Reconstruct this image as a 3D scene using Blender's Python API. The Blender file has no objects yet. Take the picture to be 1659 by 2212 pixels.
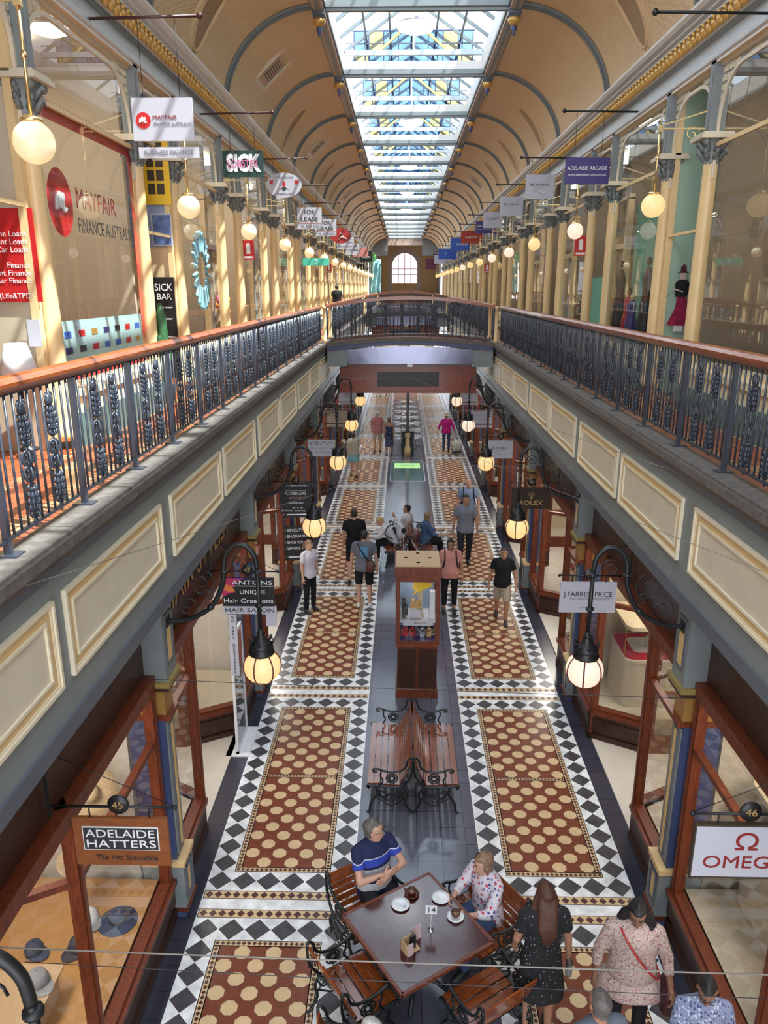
import bpy, math, random
from mathutils import Matrix, Vector
random.seed(7)
PI = math.pi
sc = bpy.context.scene
COL = sc.collection
TEXTS = []
BAY0, BAY = 7.027, 4.771
def bay(n): return BAY0 + BAY * n
sin, cos = math.sin, math.cos

# ------------------------------------------------------------------ mesh builder
class MB:
    def __init__(s, M=None):
        s.v = []; s.f = []; s.m = []; s.s = []; s.M = M
    def add(s, vs, fs, mi=0, smooth=False):
        b = len(s.v)
        if s.M is not None: vs = [s.M @ Vector(p) for p in vs]
        s.v.extend([tuple(p) for p in vs])
        for f in fs:
            s.f.append([b + i for i in f]); s.m.append(mi); s.s.append(smooth)
        return s
    def box(s, x0, y0, z0, x1, y1, z1, mi=0):
        if x0 > x1: x0, x1 = x1, x0
        if y0 > y1: y0, y1 = y1, y0
        if z0 > z1: z0, z1 = z1, z0
        vs = [(x0,y0,z0),(x1,y0,z0),(x1,y1,z0),(x0,y1,z0),(x0,y0,z1),(x1,y0,z1),(x1,y1,z1),(x0,y1,z1)]
        return s.add(vs, [(0,3,2,1),(4,5,6,7),(0,1,5,4),(1,2,6,5),(2,3,7,6),(3,0,4,7)], mi)
    def quad(s, a, b, c, d, mi=0): return s.add([a,b,c,d], [(0,1,2,3)], mi)
    def poly(s, pts, mi=0): return s.add(pts, [tuple(range(len(pts)))], mi)
    def prism(s, pts, z0, z1, mi=0):
        n = len(pts)
        vs = [(x,y,z0) for x,y in pts] + [(x,y,z1) for x,y in pts]
        fs = [tuple(range(n))[::-1], tuple(range(n,2*n))] + [(i,(i+1)%n,n+(i+1)%n,n+i) for i in range(n)]
        return s.add(vs, fs, mi)
    def bar(s, p0, p1, w, h, mi=0, up=(0,0,1)):
        p0, p1 = Vector(p0), Vector(p1); d = (p1-p0).normalized(); u = Vector(up)
        if abs(d.dot(u)) > .98: u = Vector((1,0,0))
        a = d.cross(u).normalized(); b = a.cross(d).normalized()
        vs = [p + a*i*w/2 + b*j*h/2 for p in (p0,p1) for i,j in ((-1,-1),(1,-1),(1,1),(-1,1))]
        return s.add(vs, [(0,3,2,1),(4,5,6,7),(0,1,5,4),(1,2,6,5),(2,3,7,6),(3,0,4,7)], mi)
    def tube(s, pts, r, n=8, mi=0, closed=False, caps=True):
        pts = [Vector(p) for p in pts]; k = len(pts)
        rs = r if isinstance(r, (list,tuple)) else [r]*k
        rings = []; ref = None
        for i,p in enumerate(pts):
            a = pts[i-1] if (i > 0 or closed) else p
            b = pts[(i+1)%k] if (i < k-1 or closed) else p
            d = (b-a)
            d = d.normalized() if d.length > 1e-9 else Vector((0,0,1))
            if ref is None:
                ref = Vector((0,0,1)) if abs(d.z) < .9 else Vector((1,0,0))
            u = (ref - d*ref.dot(d))
            if u.length < 1e-6: u = d.orthogonal()
            u.normalize(); w = d.cross(u); ref = u
            rings.append([p + (u*cos(2*PI*j/n) + w*sin(2*PI*j/n))*rs[i] for j in range(n)])
        vs = [q for ring in rings for q in ring]; fs = []
        for i in range(k if closed else k-1):
            a = i*n; b = ((i+1)%k)*n
            for j in range(n): fs.append((a+j, a+(j+1)%n, b+(j+1)%n, b+j))
        if caps and not closed:
            fs.append(tuple(range(n))[::-1]); fs.append(tuple((k-1)*n+j for j in range(n)))
        return s.add(vs, fs, mi, True)
    def lathe(s, prof, c=(0,0,0), n=16, mi=0, smooth=True):
        vs = []; fs = []
        for r,z in prof:
            for j in range(n): vs.append((c[0]+r*cos(2*PI*j/n), c[1]+r*sin(2*PI*j/n), c[2]+z))
        for i in range(len(prof)-1):
            for j in range(n): fs.append((i*n+j, i*n+(j+1)%n, (i+1)*n+(j+1)%n, (i+1)*n+j))
        if prof[0][0] > 1e-5: fs.append(tuple(range(n))[::-1])
        if prof[-1][0] > 1e-5: fs.append(tuple((len(prof)-1)*n+j for j in range(n)))
        return s.add(vs, fs, mi, smooth)
    def ball(s, c, r, n=12, m=8, mi=0):
        if not isinstance(r, (list,tuple)): r = (r,r,r)
        vs = [(c[0], c[1], c[2]-r[2])]
        for i in range(1, m):
            t = PI*i/m
            for j in range(n): vs.append((c[0]+r[0]*sin(t)*cos(2*PI*j/n), c[1]+r[1]*sin(t)*sin(2*PI*j/n), c[2]-r[2]*cos(t)))
        vs.append((c[0], c[1], c[2]+r[2])); L = len(vs)-1; fs = []
        for j in range(n): fs.append((0, 1+(j+1)%n, 1+j)); fs.append((L, L-n+j, L-n+(j+1)%n))
        for i in range(m-2):
            a = 1+i*n; b = a+n
            for j in range(n): fs.append((a+j, a+(j+1)%n, b+(j+1)%n, b+j))
        return s.add(vs, fs, mi, True)
    def loft(s, secs, n=16, mi=0, pw=1.0):
        # secs: (x,y,z,rx,ry)
        vs = []; fs = []
        for x,y,z,rx,ry in secs:
            for j in range(n):
                a = 2*PI*j/n; ca, sa = cos(a), sin(a)
                vs.append((x+rx*math.copysign(abs(ca)**pw, ca), y+ry*math.copysign(abs(sa)**pw, sa), z))
        for i in range(len(secs)-1):
            for j in range(n): fs.append((i*n+j, i*n+(j+1)%n, (i+1)*n+(j+1)%n, (i+1)*n+j))
        fs.append(tuple(range(n))[::-1]); fs.append(tuple((len(secs)-1)*n+j for j in range(n)))
        return s.add(vs, fs, mi, True)
    def build(s, name, mats, parent=None, loc=None, rz=None):
        me = bpy.data.meshes.new(name)
        me.from_pydata(s.v, [], s.f)
        if not isinstance(mats, (list,tuple)): mats = [mats]
        for m in mats: me.materials.append(m)
        me.polygons.foreach_set('material_index', s.m)
        me.polygons.foreach_set('use_smooth', s.s)
        me.update()
        o = bpy.data.objects.new(name, me); COL.objects.link(o)
        if parent is not None: o.parent = parent
        if loc is not None: o.location = loc
        if rz is not None: o.rotation_euler = (0,0,rz)
        return o

def tag(o, label=None, cat=None, group=None, kind=None):
    if label: o['label'] = label
    if cat: o['category'] = cat
    if group: o['group'] = group
    if kind: o['kind'] = kind
    return o
def empty(name, loc=(0,0,0), rz=0, label=None, cat=None, group=None, kind=None):
    o = bpy.data.objects.new(name, None); COL.objects.link(o)
    o.location = loc; o.rotation_euler = (0,0,rz); o.empty_display_size = .1
    return tag(o, label, cat, group, kind)
def kids(o): return [c for c in KIDS.get(o.name, [])]
def copy_tree(o, loc=None, rz=None, label=None, parent=None, children=None):
    c = o.copy(); COL.objects.link(c)
    if parent is not None: c.parent = parent
    if loc is not None: c.location = loc
    if rz is not None: c.rotation_euler = (0,0,rz)
    if label: c['label'] = label
    for ch in o.children: copy_tree(ch, parent=c)
    return c

ORD = ['nearest','second','third','fourth','fifth','sixth','seventh','eighth','ninth','tenth','eleventh','twelfth',
       'thirteenth','fourteenth','fifteenth','sixteenth','seventeenth','eighteenth','nineteenth','twentieth']
SIDE = {-1:'sunlit', 1:'shaded'}

# ------------------------------------------------------------------ materials
def _m(name):
    m = bpy.data.materials.new(name); m.use_nodes = True
    nt = m.node_tree; b = nt.nodes['Principled BSDF']
    return m, nt, b
def N(nt, t, **kw):
    n = nt.nodes.new(t)
    for k,v in kw.items(): setattr(n, k, v)
    return n
def mat(name, col, rough=.5, metal=0, spec=.5, var=0, vscale=8, bump=0, bscale=60, emit=0, ecol=None, coat=0):
    m, nt, b = _m(name)
    b.inputs['Base Color'].default_value = (*col, 1); b.inputs['Roughness'].default_value = rough
    b.inputs['Metallic'].default_value = metal; b.inputs['Specular IOR Level'].default_value = spec
    if coat: b.inputs['Coat Weight'].default_value = coat; b.inputs['Coat Roughness'].default_value = .08
    if emit:
        b.inputs['Emission Color'].default_value = (*(ecol or col), 1); b.inputs['Emission Strength'].default_value = emit
    if var or bump:
        tc = N(nt, 'ShaderNodeTexCoord')
    if var:
        n = N(nt, 'ShaderNodeTexNoise'); n.inputs['Scale'].default_value = vscale; n.inputs['Detail'].default_value = 6
        nt.links.new(tc.outputs['Object'], n.inputs['Vector'])
        r = N(nt, 'ShaderNodeValToRGB')
        r.color_ramp.elements[0].position = .3; r.color_ramp.elements[1].position = .7
        r.color_ramp.elements[0].color = (*[max(0,c*(1-var)) for c in col], 1)
        r.color_ramp.elements[1].color = (*[min(1,c*(1+var)) for c in col], 1)
        nt.links.new(n.outputs['Fac'], r.inputs['Fac']); nt.links.new(r.outputs['Color'], b.inputs['Base Color'])
    if bump:
        n2 = N(nt, 'ShaderNodeTexNoise'); n2.inputs['Scale'].default_value = bscale
        nt.links.new(tc.outputs['Object'], n2.inputs['Vector'])
        bp = N(nt, 'ShaderNodeBump'); bp.inputs['Strength'].default_value = bump; bp.inputs['Distance'].default_value = .01
        nt.links.new(n2.outputs['Fac'], bp.inputs['Height']); nt.links.new(bp.outputs['Normal'], b.inputs['Normal'])
    return m
def wood(name, c1, c2, rough=.3, scale=(3,3,.6), coat=.3):
    m, nt, b = _m(name)
    tc = N(nt, 'ShaderNodeTexCoord'); mp = N(nt, 'ShaderNodeMapping'); mp.inputs['Scale'].default_value = scale
    n = N(nt, 'ShaderNodeTexNoise'); n.inputs['Scale'].default_value = 9; n.inputs['Detail'].default_value = 8; n.inputs['Distortion'].default_value = 1.2
    r = N(nt, 'ShaderNodeValToRGB'); r.color_ramp.elements[0].position = .35; r.color_ramp.elements[1].position = .68
    r.color_ramp.elements[0].color = (*c1,1); r.color_ramp.elements[1].color = (*c2,1)
    nt.links.new(tc.outputs['Object'], mp.inputs['Vector']); nt.links.new(mp.outputs['Vector'], n.inputs['Vector'])
    nt.links.new(n.outputs['Fac'], r.inputs['Fac']); nt.links.new(r.outputs['Color'], b.inputs['Base Color'])
    b.inputs['Roughness'].default_value = rough; b.inputs['Coat Weight'].default_value = coat; b.inputs['Coat Roughness'].default_value = .1
    return m
def glass(name, tint=(1,1,1), refl=.07, rough=.0, f0=.6):
    m = bpy.data.materials.new(name); m.use_nodes = True; nt = m.node_tree; nt.nodes.clear()
    out = N(nt, 'ShaderNodeOutputMaterial'); mx = N(nt, 'ShaderNodeMixShader'); t = N(nt, 'ShaderNodeBsdfTransparent'); g = N(nt, 'ShaderNodeBsdfGlossy')
    t.inputs['Color'].default_value = (*tint, 1); g.inputs['Roughness'].default_value = rough
    lw = N(nt, 'ShaderNodeLayerWeight'); lw.inputs['Blend'].default_value = .5
    pw = N(nt, 'ShaderNodeMath', operation='POWER'); pw.inputs[1].default_value = 4.0
    ml = N(nt, 'ShaderNodeMath', operation='MULTIPLY_ADD'); ml.use_clamp = True; ml.inputs[1].default_value = f0; ml.inputs[2].default_value = refl
    nt.links.new(lw.outputs['Facing'], pw.inputs[0]); nt.links.new(pw.outputs[0], ml.inputs[0]); nt.links.new(ml.outputs[0], mx.inputs[0])
    nt.links.new(t.outputs[0], mx.inputs[1]); nt.links.new(g.outputs[0], mx.inputs[2]); nt.links.new(mx.outputs[0], out.inputs['Surface'])
    return m
def ramp_mat(name, tex, stops, rough=.6, scale=(1,1,1), vec='Object', const=True, rot=(0,0,0)):
    """tex(nt)-> (vector input, fac output); stops [(pos,col)]"""
    m, nt, b = _m(name)
    tc = N(nt, 'ShaderNodeTexCoord'); mp = N(nt, 'ShaderNodeMapping'); mp.inputs['Scale'].default_value = scale; mp.inputs['Rotation'].default_value = rot
    vi, fo = tex(nt)
    nt.links.new(tc.outputs[vec], mp.inputs['Vector']); nt.links.new(mp.outputs['Vector'], vi)
    r = N(nt, 'ShaderNodeValToRGB'); cr = r.color_ramp; cr.interpolation = 'CONSTANT' if const else 'LINEAR'
    while len(cr.elements) < len(stops): cr.elements.new(.5)
    for e,(p,c) in zip(cr.elements, sorted(stops, key=lambda t: t[0])): e.position = p; e.color = (*c, 1)
    nt.links.new(fo, r.inputs['Fac']); nt.links.new(r.outputs['Color'], b.inputs['Base Color'])
    b.inputs['Roughness'].default_value = rough
    return m
def t_voro(scale, feature='F1', rand=1.0):
    def f(nt):
        v = N(nt, 'ShaderNodeTexVoronoi'); v.feature = feature; v.inputs['Scale'].default_value = scale; v.inputs['Randomness'].default_value = rand
        return v.inputs['Vector'], v.outputs['Distance']
    return f
def t_voroc(scale):
    def f(nt):
        v = N(nt, 'ShaderNodeTexVoronoi'); v.inputs['Scale'].default_value = scale
        s = N(nt, 'ShaderNodeSeparateColor'); nt.links.new(v.outputs['Color'], s.inputs[0])
        return v.inputs['Vector'], s.outputs[0]
    return f
def t_noise(scale, det=4):
    def f(nt):
        v = N(nt, 'ShaderNodeTexNoise'); v.inputs['Scale'].default_value = scale; v.inputs['Detail'].default_value = det
        return v.inputs['Vector'], v.outputs['Fac']
    return f
def t_axis(axis):
    def f(nt):
        v = N(nt, 'ShaderNodeSeparateXYZ'); return v.inputs[0], v.outputs[axis]
    return f

M = {}
M['cream'] = mat('cream_paint', (.74,.55,.32), .45, var=.05)
M['column'] = mat('column_cream_paint', (.80,.58,.30), .35, var=.05, vscale=3)
M['panel'] = mat('panel_cream', (.68,.60,.46), .5, var=.04, vscale=4)
M['panel_line'] = mat('panel_ochre_line', (.72,.50,.24), .5)
M['panel_edge'] = mat('panel_edge_cream', (.76,.66,.48), .5)
M['greyblue'] = mat('grey_blue_paint', (.215,.24,.243), .45, var=.06, vscale=5)
M['palegrey'] = mat('pale_blue_grey_paint', (.50,.55,.58), .45, var=.05, vscale=5)
M['blue'] = mat('deep_blue_paint', (.055,.075,.17), .4)
M['midblue'] = mat('mid_blue_paint', (.11,.125,.155), .42)
M['gold'] = mat('gold_paint', (.62,.36,.10), .35, metal=.35)
M['goldline'] = mat('gold_line', (.70,.50,.20), .4)
M['brass'] = mat('polished_brass', (.78,.58,.28), .22, metal=.9)
M['white_trim'] = mat('white_trim_paint', (.66,.62,.58), .5, var=.04)
M['pink_trim'] = mat('warm_trim_paint', (.50,.38,.31), .5)
M['stone'] = mat('cream_stone', (.78,.66,.44), .35, var=.12, vscale=5)
M['coping'] = mat('bluestone_coping', (.13,.115,.105), .6, var=.3, vscale=14, bump=.3)
M['brownstone'] = mat('brown_moulding', (.13,.10,.085), .6, var=.15)
M['teal'] = mat('teal_base_paint', (.10,.17,.16), .35, var=.08)
M['iron'] = mat('railing_paint', (.034,.043,.064), .30, spec=.8)
M['black_iron'] = mat('black_iron', (.008,.009,.010), .45, var=.2, vscale=20)
M['bench_iron'] = mat('dark_green_iron', (.008,.013,.015), .36, spec=.5)
M['ochre_paint'] = mat('ochre_paint', (.36,.19,.05), .4)
M['olive_gold'] = mat('olive_gold_line', (.30,.22,.07), .45)
M['handrail'] = wood('handrail_timber', (.22,.05,.014), (.40,.105,.028), .28, (4,.5,4), .35)
M['timber'] = wood('cedar_joinery', (.10,.019,.006), (.21,.045,.014), .42, (4,4,.6), .05)
M['timber_dark'] = wood('dark_cedar', (.03,.010,.005), (.06,.018,.009), .4, (2,2,1), .1)
M['slat'] = wood('bench_slat_timber', (.17,.038,.010), (.30,.075,.020), .18, (4,.7,4), .6)
M['tabletop'] = wood('table_veneer', (.045,.010,.012), (.085,.02,.018), .14, (7,.6,3), .35)
M['soffit'] = mat('brown_soffit', (.05,.032,.018), .55)
M['tile_white'] = mat('marble_tile', (.74,.76,.78), .16, var=.22, vscale=7, spec=.6)
M['tile_slate'] = mat('slate_tile', (.055,.052,.06), .28, var=.3, vscale=9)
M['tile_brown'] = mat('terracotta_tile', (.175,.046,.022), .25, var=.14, vscale=12)
M['tile_line'] = mat('dark_brown_tile', (.07,.022,.018), .3)
M['tile_cream'] = mat('buff_tile', (.62,.45,.26), .25, var=.08, vscale=12)
M['floor_cream'] = mat('shop_floor_tile', (.60,.55,.48), .18, var=.06, vscale=3)
M['shopwall'] = mat('shop_wall_plaster', (.66,.60,.52), .8)
M['beigewall'] = mat('beige_shop_wall', (.58,.49,.36), .7)
M['brownwall'] = mat('brown_shop_wall', (.26,.21,.15), .6, var=.1)
M['palewall'] = mat('pale_blue_wall', (.33,.40,.60), .6)
M['mint'] = mat('mint_wall', (.38,.55,.43), .6)
M['greywall'] = mat('grey_blue_wall', (.25,.29,.35), .6)
M['glass'] = glass('shop_glass', (.97,.98,.97), .07, f0=.45)
M['gallery_glass'] = glass('gallery_glass', (.94,.96,.95), .10, f0=.5)
M['skyglass'] = glass('skylight_glass', (.74,.83,.89), .04, f0=.3)
M['bluepane'] = glass('blue_leaded_glass', (.15,.26,.44), .06, f0=.3)
M['yellowpane'] = glass('yellow_leaded_glass', (.45,.36,.14), .06, f0=.3)
M['floorglass'] = glass('tinted_floor_glass', (.35,.5,.47), .12)
M['globe'] = mat('lit_opal_globe', (.35,.30,.2), .3, emit=.62, ecol=(1,.66,.27))
M['globe_pale'] = mat('pale_opal_globe', (.35,.33,.3), .3, emit=.62, ecol=(1,.76,.56))
M['globe_sun'] = mat('opal_globe', (.55,.50,.42), .25, emit=.45, ecol=(1,.72,.33))
M['lampwhite'] = mat('highbay_lamp', (1,1,1), .4, emit=6, ecol=(1,1,1))
M['panel_light'] = mat('shop_ceiling_lamp', (1,1,1), .5, emit=16, ecol=(1,.92,.82))
M['white'] = mat('white_paint', (.80,.80,.82), .5)
M['sign_white'] = mat('white_sign_board', (.52,.52,.59), .45)
M['black'] = mat('black_paint', (.012,.012,.014), .4)
M['navy'] = mat('navy_sign', (.05,.03,.17), .4)
M['red'] = mat('red_vinyl', (.55,.018,.02), .4)
M['darkred'] = mat('dark_red_vinyl', (.40,.03,.03), .45)
M['ink'] = mat('dark_lettering', (.03,.03,.035), .5)
M['white_ink'] = mat('white_lettering', (.85,.85,.85), .5)
M['gold_ink'] = mat('gold_lettering', (.50,.34,.13), .4, metal=.3)
M['red_ink'] = mat('red_lettering', (.26,.016,.016), .5)
M['grey_ink'] = mat('grey_lettering', (.25,.26,.3), .5)
M['sign_green'] = mat('dark_green_sign', (.008,.04,.035), .5)
M['pink_ink'] = mat('pink_lettering', (.75,.15,.38), .5)
M['china'] = mat('white_china', (.85,.86,.88), .12)
M['coffee'] = mat('milky_coffee', (.50,.33,.2), .4)
M['brown_china'] = mat('brown_china', (.10,.025,.012), .15)
M['steel'] = mat('brushed_steel', (.55,.57,.6), .3, metal=.9)
M['ply'] = mat('cork_board_top', (.55,.38,.22), .7, var=.12, vscale=60)
M['straw'] = mat('straw', (.62,.45,.26), .8, var=.12, vscale=40)
M['yellow'] = mat('bright_yellow', (.85,.55,.02), .5)
M['green_glow'] = mat('lit_green_sign', (.3,.6,.2), .5, emit=.45, ecol=(.40,.70,.28))
M['mirror'] = mat('polished_metal_panel', (.16,.16,.21), .16, metal=.9, bump=.5, bscale=1.5)
M['rib'] = mat('vault_rib_paint', (.13,.155,.155), .45)
M['red_timber'] = wood('red_screen_timber', (.20,.032,.010), (.32,.06,.018), .35, (3,3,1), .2)
M['recess'] = mat('tan_recess', (.36,.24,.13), .7)

def vault_material():
    m, nt, b = _m('boarded_vault')
    b.inputs['Base Color'].default_value = (.72,.51,.29,1); b.inputs['Roughness'].default_value = .6
    tc = N(nt,'ShaderNodeTexCoord'); w = N(nt,'ShaderNodeTexWave'); w.bands_direction='Y'; w.inputs['Scale'].default_value = 5.0
    nt.links.new(tc.outputs['Object'], w.inputs['Vector'])
    bp = N(nt,'ShaderNodeBump'); bp.inputs['Strength'].default_value=.5; bp.inputs['Distance'].default_value=.02
    nt.links.new(w.outputs['Fac'], bp.inputs['Height']); nt.links.new(bp.outputs['Normal'], b.inputs['Normal'])
    return m
M['vault'] = vault_material()
def brick_mat(name, c1, c2, cm, bw, rh, mortar=.004, rough=.3, off=0, scale=1, spec=.5):
    m, nt, b = _m(name)
    tc = N(nt,'ShaderNodeTexCoord'); br = N(nt,'ShaderNodeTexBrick')
    br.offset = off; br.inputs['Color1'].default_value=(*c1,1); br.inputs['Color2'].default_value=(*c2,1); br.inputs['Mortar'].default_value=(*cm,1)
    br.inputs['Scale'].default_value=scale; br.inputs['Brick Width'].default_value=bw; br.inputs['Row Height'].default_value=rh; br.inputs['Mortar Size'].default_value=mortar
    nt.links.new(tc.outputs['Object'], br.inputs['Vector']); nt.links.new(br.outputs['Color'], b.inputs['Base Color'])
    b.inputs['Roughness'].default_value = rough; b.inputs['Specular IOR Level'].default_value = spec
    return m
M['channel'] = brick_mat('slate_channel_tiles', (.095,.10,.135), (.085,.088,.12), (.02,.02,.03), .31, .31, .004, .14, spec=.7)
M['darkedge'] = brick_mat('dark_edge_tiles', (.035,.036,.055), (.045,.042,.06), (.02,.02,.03), .31, .31, .004, .2)
M['gallery_floor'] = brick_mat('gallery_red_tiles', (.42,.10,.035), (.34,.075,.03), (.16,.05,.03), .15, .15, .006, .22)
M['gallery_border'] = brick_mat('gallery_buff_tiles', (.55,.36,.18), (.22,.06,.03), (.12,.05,.03), .08, .08, .004, .25)
M['gallery_edge'] = brick_mat('gallery_edge_bricks', (.30,.07,.03), (.36,.10,.05), (.06,.03,.02), .2, .1, .006, .3)

def text(s, loc, size, m, parent=None, rot=(PI/2,0,0), width=None, name='lettering', ext=.002, align='CENTER', shear=0):
    c = bpy.data.curves.new(name, 'FONT'); c.body = s; c.size = size; c.extrude = ext; c.align_x = align; c.align_y = 'CENTER'; c.shear = shear
    c.resolution_u = 3
    c.materials.append(m)
    o = bpy.data.objects.new(name, c); COL.objects.link(o); o.location = loc; o.rotation_euler = rot
    if parent is not None: o.parent = parent
    if width: TEXTS.append((o, width))
    return o
# ------------------------------------------------------------------ ground floor
YN, YF = -7.0, 96.0
XP0L, XP1L = -2.503, -.763
XP0R, XP1R = .767, 2.507
b = MB(); b.box(-3.6, YN, -.12, 3.6, YF, -.004); tag(b.build('floor', M['darkedge']), 'dark slate tiled floor along the shopfronts', 'floor', kind='structure')
b = MB(); b.box(XP1L, YN, -.05, XP0R, YF, 0); tag(b.build('floor_channel', M['channel']), 'dark grey tiled central channel of the ground floor', 'floor', kind='structure')
D = .29
def pavement(x0, name):
    """mosaic pavement: 0 white, 1 slate, 2 terracotta, 3 brown line, 4 buff"""
    b = MB(); b.box(x0, YN, -.05, x0+6*D, YF, 0)
    z1, z2, z3, z4 = .0008, .0016, .0024, .0032
    def rect(xa, ya, xb, yb, z, mi): b.quad((xa,ya,z),(xb,ya,z),(xb,yb,z),(xa,yb,z), mi)
    def dia(cx, cy, rx, ry, z, mi): b.quad((cx-rx,cy,z),(cx,cy-ry,z),(cx+rx,cy,z),(cx,cy+ry,z), mi)
    def band(xa, ya, xb, yb, along):          # brown-edged band of small diamonds
        rect(xa, ya, xb, yb, z1, 3)
        e = .010
        rect(xa+e, ya+e, xb-e, yb-e, z2, 4)
        if along == 'x':
            n = max(1, round((xb-xa-2*e)/(yb-ya-2*e))); st = (xb-xa-2*e)/n
            for i in range(n): dia(xa+e+st*(i+.5), (ya+yb)/2, st*.44, (yb-ya)/2-e-.003, z3, 3)
        else:
            n = max(1, round((yb-ya-2*e)/(xb-xa-2*e))); st = (yb-ya-2*e)/n
            for i in range(n): dia((xa+xb)/2, ya+e+st*(i+.5), (xb-xa)/2-e-.003, st*.44, z3, 3)
    for k in range(-3, 19):
        yb = bay(k)
        if yb + BAY < YN or yb > YF-6: continue
        band(x0+.01, yb-.20, x0+6*D-.01, yb-.075, 'x'); band(x0+.01, yb+.075, x0+6*D-.01, yb+.20, 'x')
        ya = yb+.21+D/2
        for i in range(6):
            for j in range(15):
                if 0 < i < 5 and 0 < j < 14: continue
                dia(x0+D*(i+.5), ya+D*j, D*.492, D*.492, z1, 1)
        xa, xb_ = x0+D, x0+5*D; y0, y1 = yb+.21+D, yb+.21+14*D
        if y0 > 60:   # far panels: plain field
            rect(xa, y0, xb_, y1, z1, 2); continue
        rect(xa, y0, xb_, y1, z1, 3); t = .078
        band(xa, y0, xb_, y0+t, 'x'); band(xa, y1-t, xb_, y1, 'x'); band(xa, y0+t, xa+t, y1-t, 'y'); band(xb_-t, y0+t, xb_, y1-t, 'y')
        ym = (y0+y1)/2; band(xa+t, ym-.035, xb_-t, ym+.035, 'x')
        for (fa, fb) in ((y0+t, ym-.035), (ym+.035, y1-t)):
            cw = (xb_-xa-2*t)/6; ch = (fb-fa)/11
            rect(xa+t+.004, fa+.004, xb_-t-.004, fb-.004, z2, 2)
            for i in range(6):
                for j in range(11):
                    cx = xa+t+cw*(i+.5); cy = fa+ch*(j+.5); hx = cw*.5; hy = ch*.5; c = .30
                    if (i+j) % 2:
                        pts = [(-1,-1+2*c),(-1+2*c,-1),(1-2*c,-1),(1,-1+2*c),(1,1-2*c),(1-2*c,1),(-1+2*c,1),(-1,1-2*c)]
                        o = 1.0
                        b.poly([(cx+hx*px*1.04, cy+hy*py*1.04, z3) for px,py in pts], 3)
                        b.poly([(cx+hx*px*.985, cy+hy*py*.985, z4) for px,py in pts], 4)
    o = b.build(name, [M['tile_white'], M['tile_slate'], M['tile_brown'], M['tile_line'], M['tile_cream']])
    tag(o, 'patterned mosaic pavement of diamonds and octagons', 'floor', kind='structure')
pavement(XP0L, 'floor_pavement'); pavement(XP0R, 'floor_pavement')

# ------------------------------------------------------------------ galleries (fascia, slab, coping, gallery floor)
PX = 2.53
def gallery(s, name):
    b = MB(); E = YF-8
    b.box(s*PX, YN, 3.77, s*(PX+.22), E, 5.06, 0)                       # fascia board
    b.box(s*(PX-.02), YN, 3.77, s*PX, E, 3.90, 2)                       # lower moulding
    b.box(s*(PX+.06), YN, 3.70, s*(PX+.22), E, 3.77, 2)
    b.box(s*(PX-.03), YN, 4.95, s*PX, E, 5.03, 2)                       # gutter moulding
    b.box(s*(PX-.05), YN, 5.03, s*(PX+.3), E, 5.08, 3)
    b.box(s*(PX+.22), YN, 4.0, s*7.4, E, 4.12, 4)                       # soffit
    o = b.build('wall_%s_balcony_front' % ('left' if s < 0 else 'right'), [M['greyblue'], M['blue'], M['midblue'], M['brownstone'], M['soffit']])
    tag(o, 'grey blue balcony front on the %s side of the arcade' % SIDE[s], 'balcony front', kind='structure')
    # coping stones
    c = MB(); y = YN; x0, x1 = s*(PX-.08), s*(PX+.16)
    while y < E:
        L = 1.19
        if y > 20: L = 2.4
        c.box(x0, y+.004, 5.08, x1, min(E, y+L)-.004, 5.2); c.box(s*(PX-.105), y+.004, 5.1, x0, min(E,y+L)-.004, 5.175); y += L
    tag(c.build('trim_%d_coping' % (1 if s < 0 else 2), M['coping']), 'grey stone coping under the railing on the %s side' % SIDE[s], 'coping', kind='structure')
    # gallery floor
    f = MB()
    f.box(s*(PX+.16), YN, 4.95, s*(PX+.38), E, 5.13, 2); f.box(s*(PX+.38), YN, 4.95, s*(PX+.52), E, 5.13, 1)
    f.box(s*(PX+.52), YN, 4.95, s*3.55, E, 5.13, 0); f.box(s*3.55, YN, 4.95, s*3.66, E, 5.13, 1)
    f.box(s*3.66, YN, 4.95, s*7.4, E, 5.13, 0)
    for k in range(-1, 17):
        f.box(s*(PX+.52), bay(k)-.16, 5.13, s*3.55, bay(k)+.16, 5.133, 1)
    tag(f.build('floor_gallery', [M['gallery_floor'], M['gallery_border'], M['gallery_edge']]), 'red and buff tiled gallery floor on the %s side' % SIDE[s], 'floor', kind='structure')
    # panels
    for k in range(-1, 17):
        for j,(a,bb) in enumerate(((.16,2.30),(2.47,4.61))):
            ya, yb = bay(k)+a, bay(k)+bb
            if yb < 2.2: continue
            if k > 8 and j: continue
            p = MB(); X = s*PX; d = -s
            def fr(i, t, m, w):
                y0, y1, z0, z1 = ya+i, yb-i, 4.16+i*.9, 4.80-i*.9
                xo = X+d*t
                p.box(X, y0, z0, xo, y1, z0+w, m); p.box(X, y0, z1-w, xo, y1, z1, m); p.box(X, y0, z0+w, xo, y0+w, z1-w, m); p.box(X, y1-w, z0+w, xo, y1, z1-w, m)
            fr(0, .032, 1, .026); fr(.026, .018, 1, .02); fr(.046, .010, 2, .062); fr(.115, .024, 1, .022)
            p.box(X, ya+.13, 4.16+.12, X+d*.006, yb-.13, 4.80-.12, 0)
            o = p.build('fascia_panel', [M['panel'], M['panel_edge'], M['panel_line']])
            tag(o, 'cream moulded panel on the %s balcony front, %s bay %s half' % (SIDE[s], ORD[k+1], 'near' if not j else 'far'), 'panel', 'moulded panels on the balcony fronts', kind='thing')
gallery(-1, 'l'); gallery(1, 'r')

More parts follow.
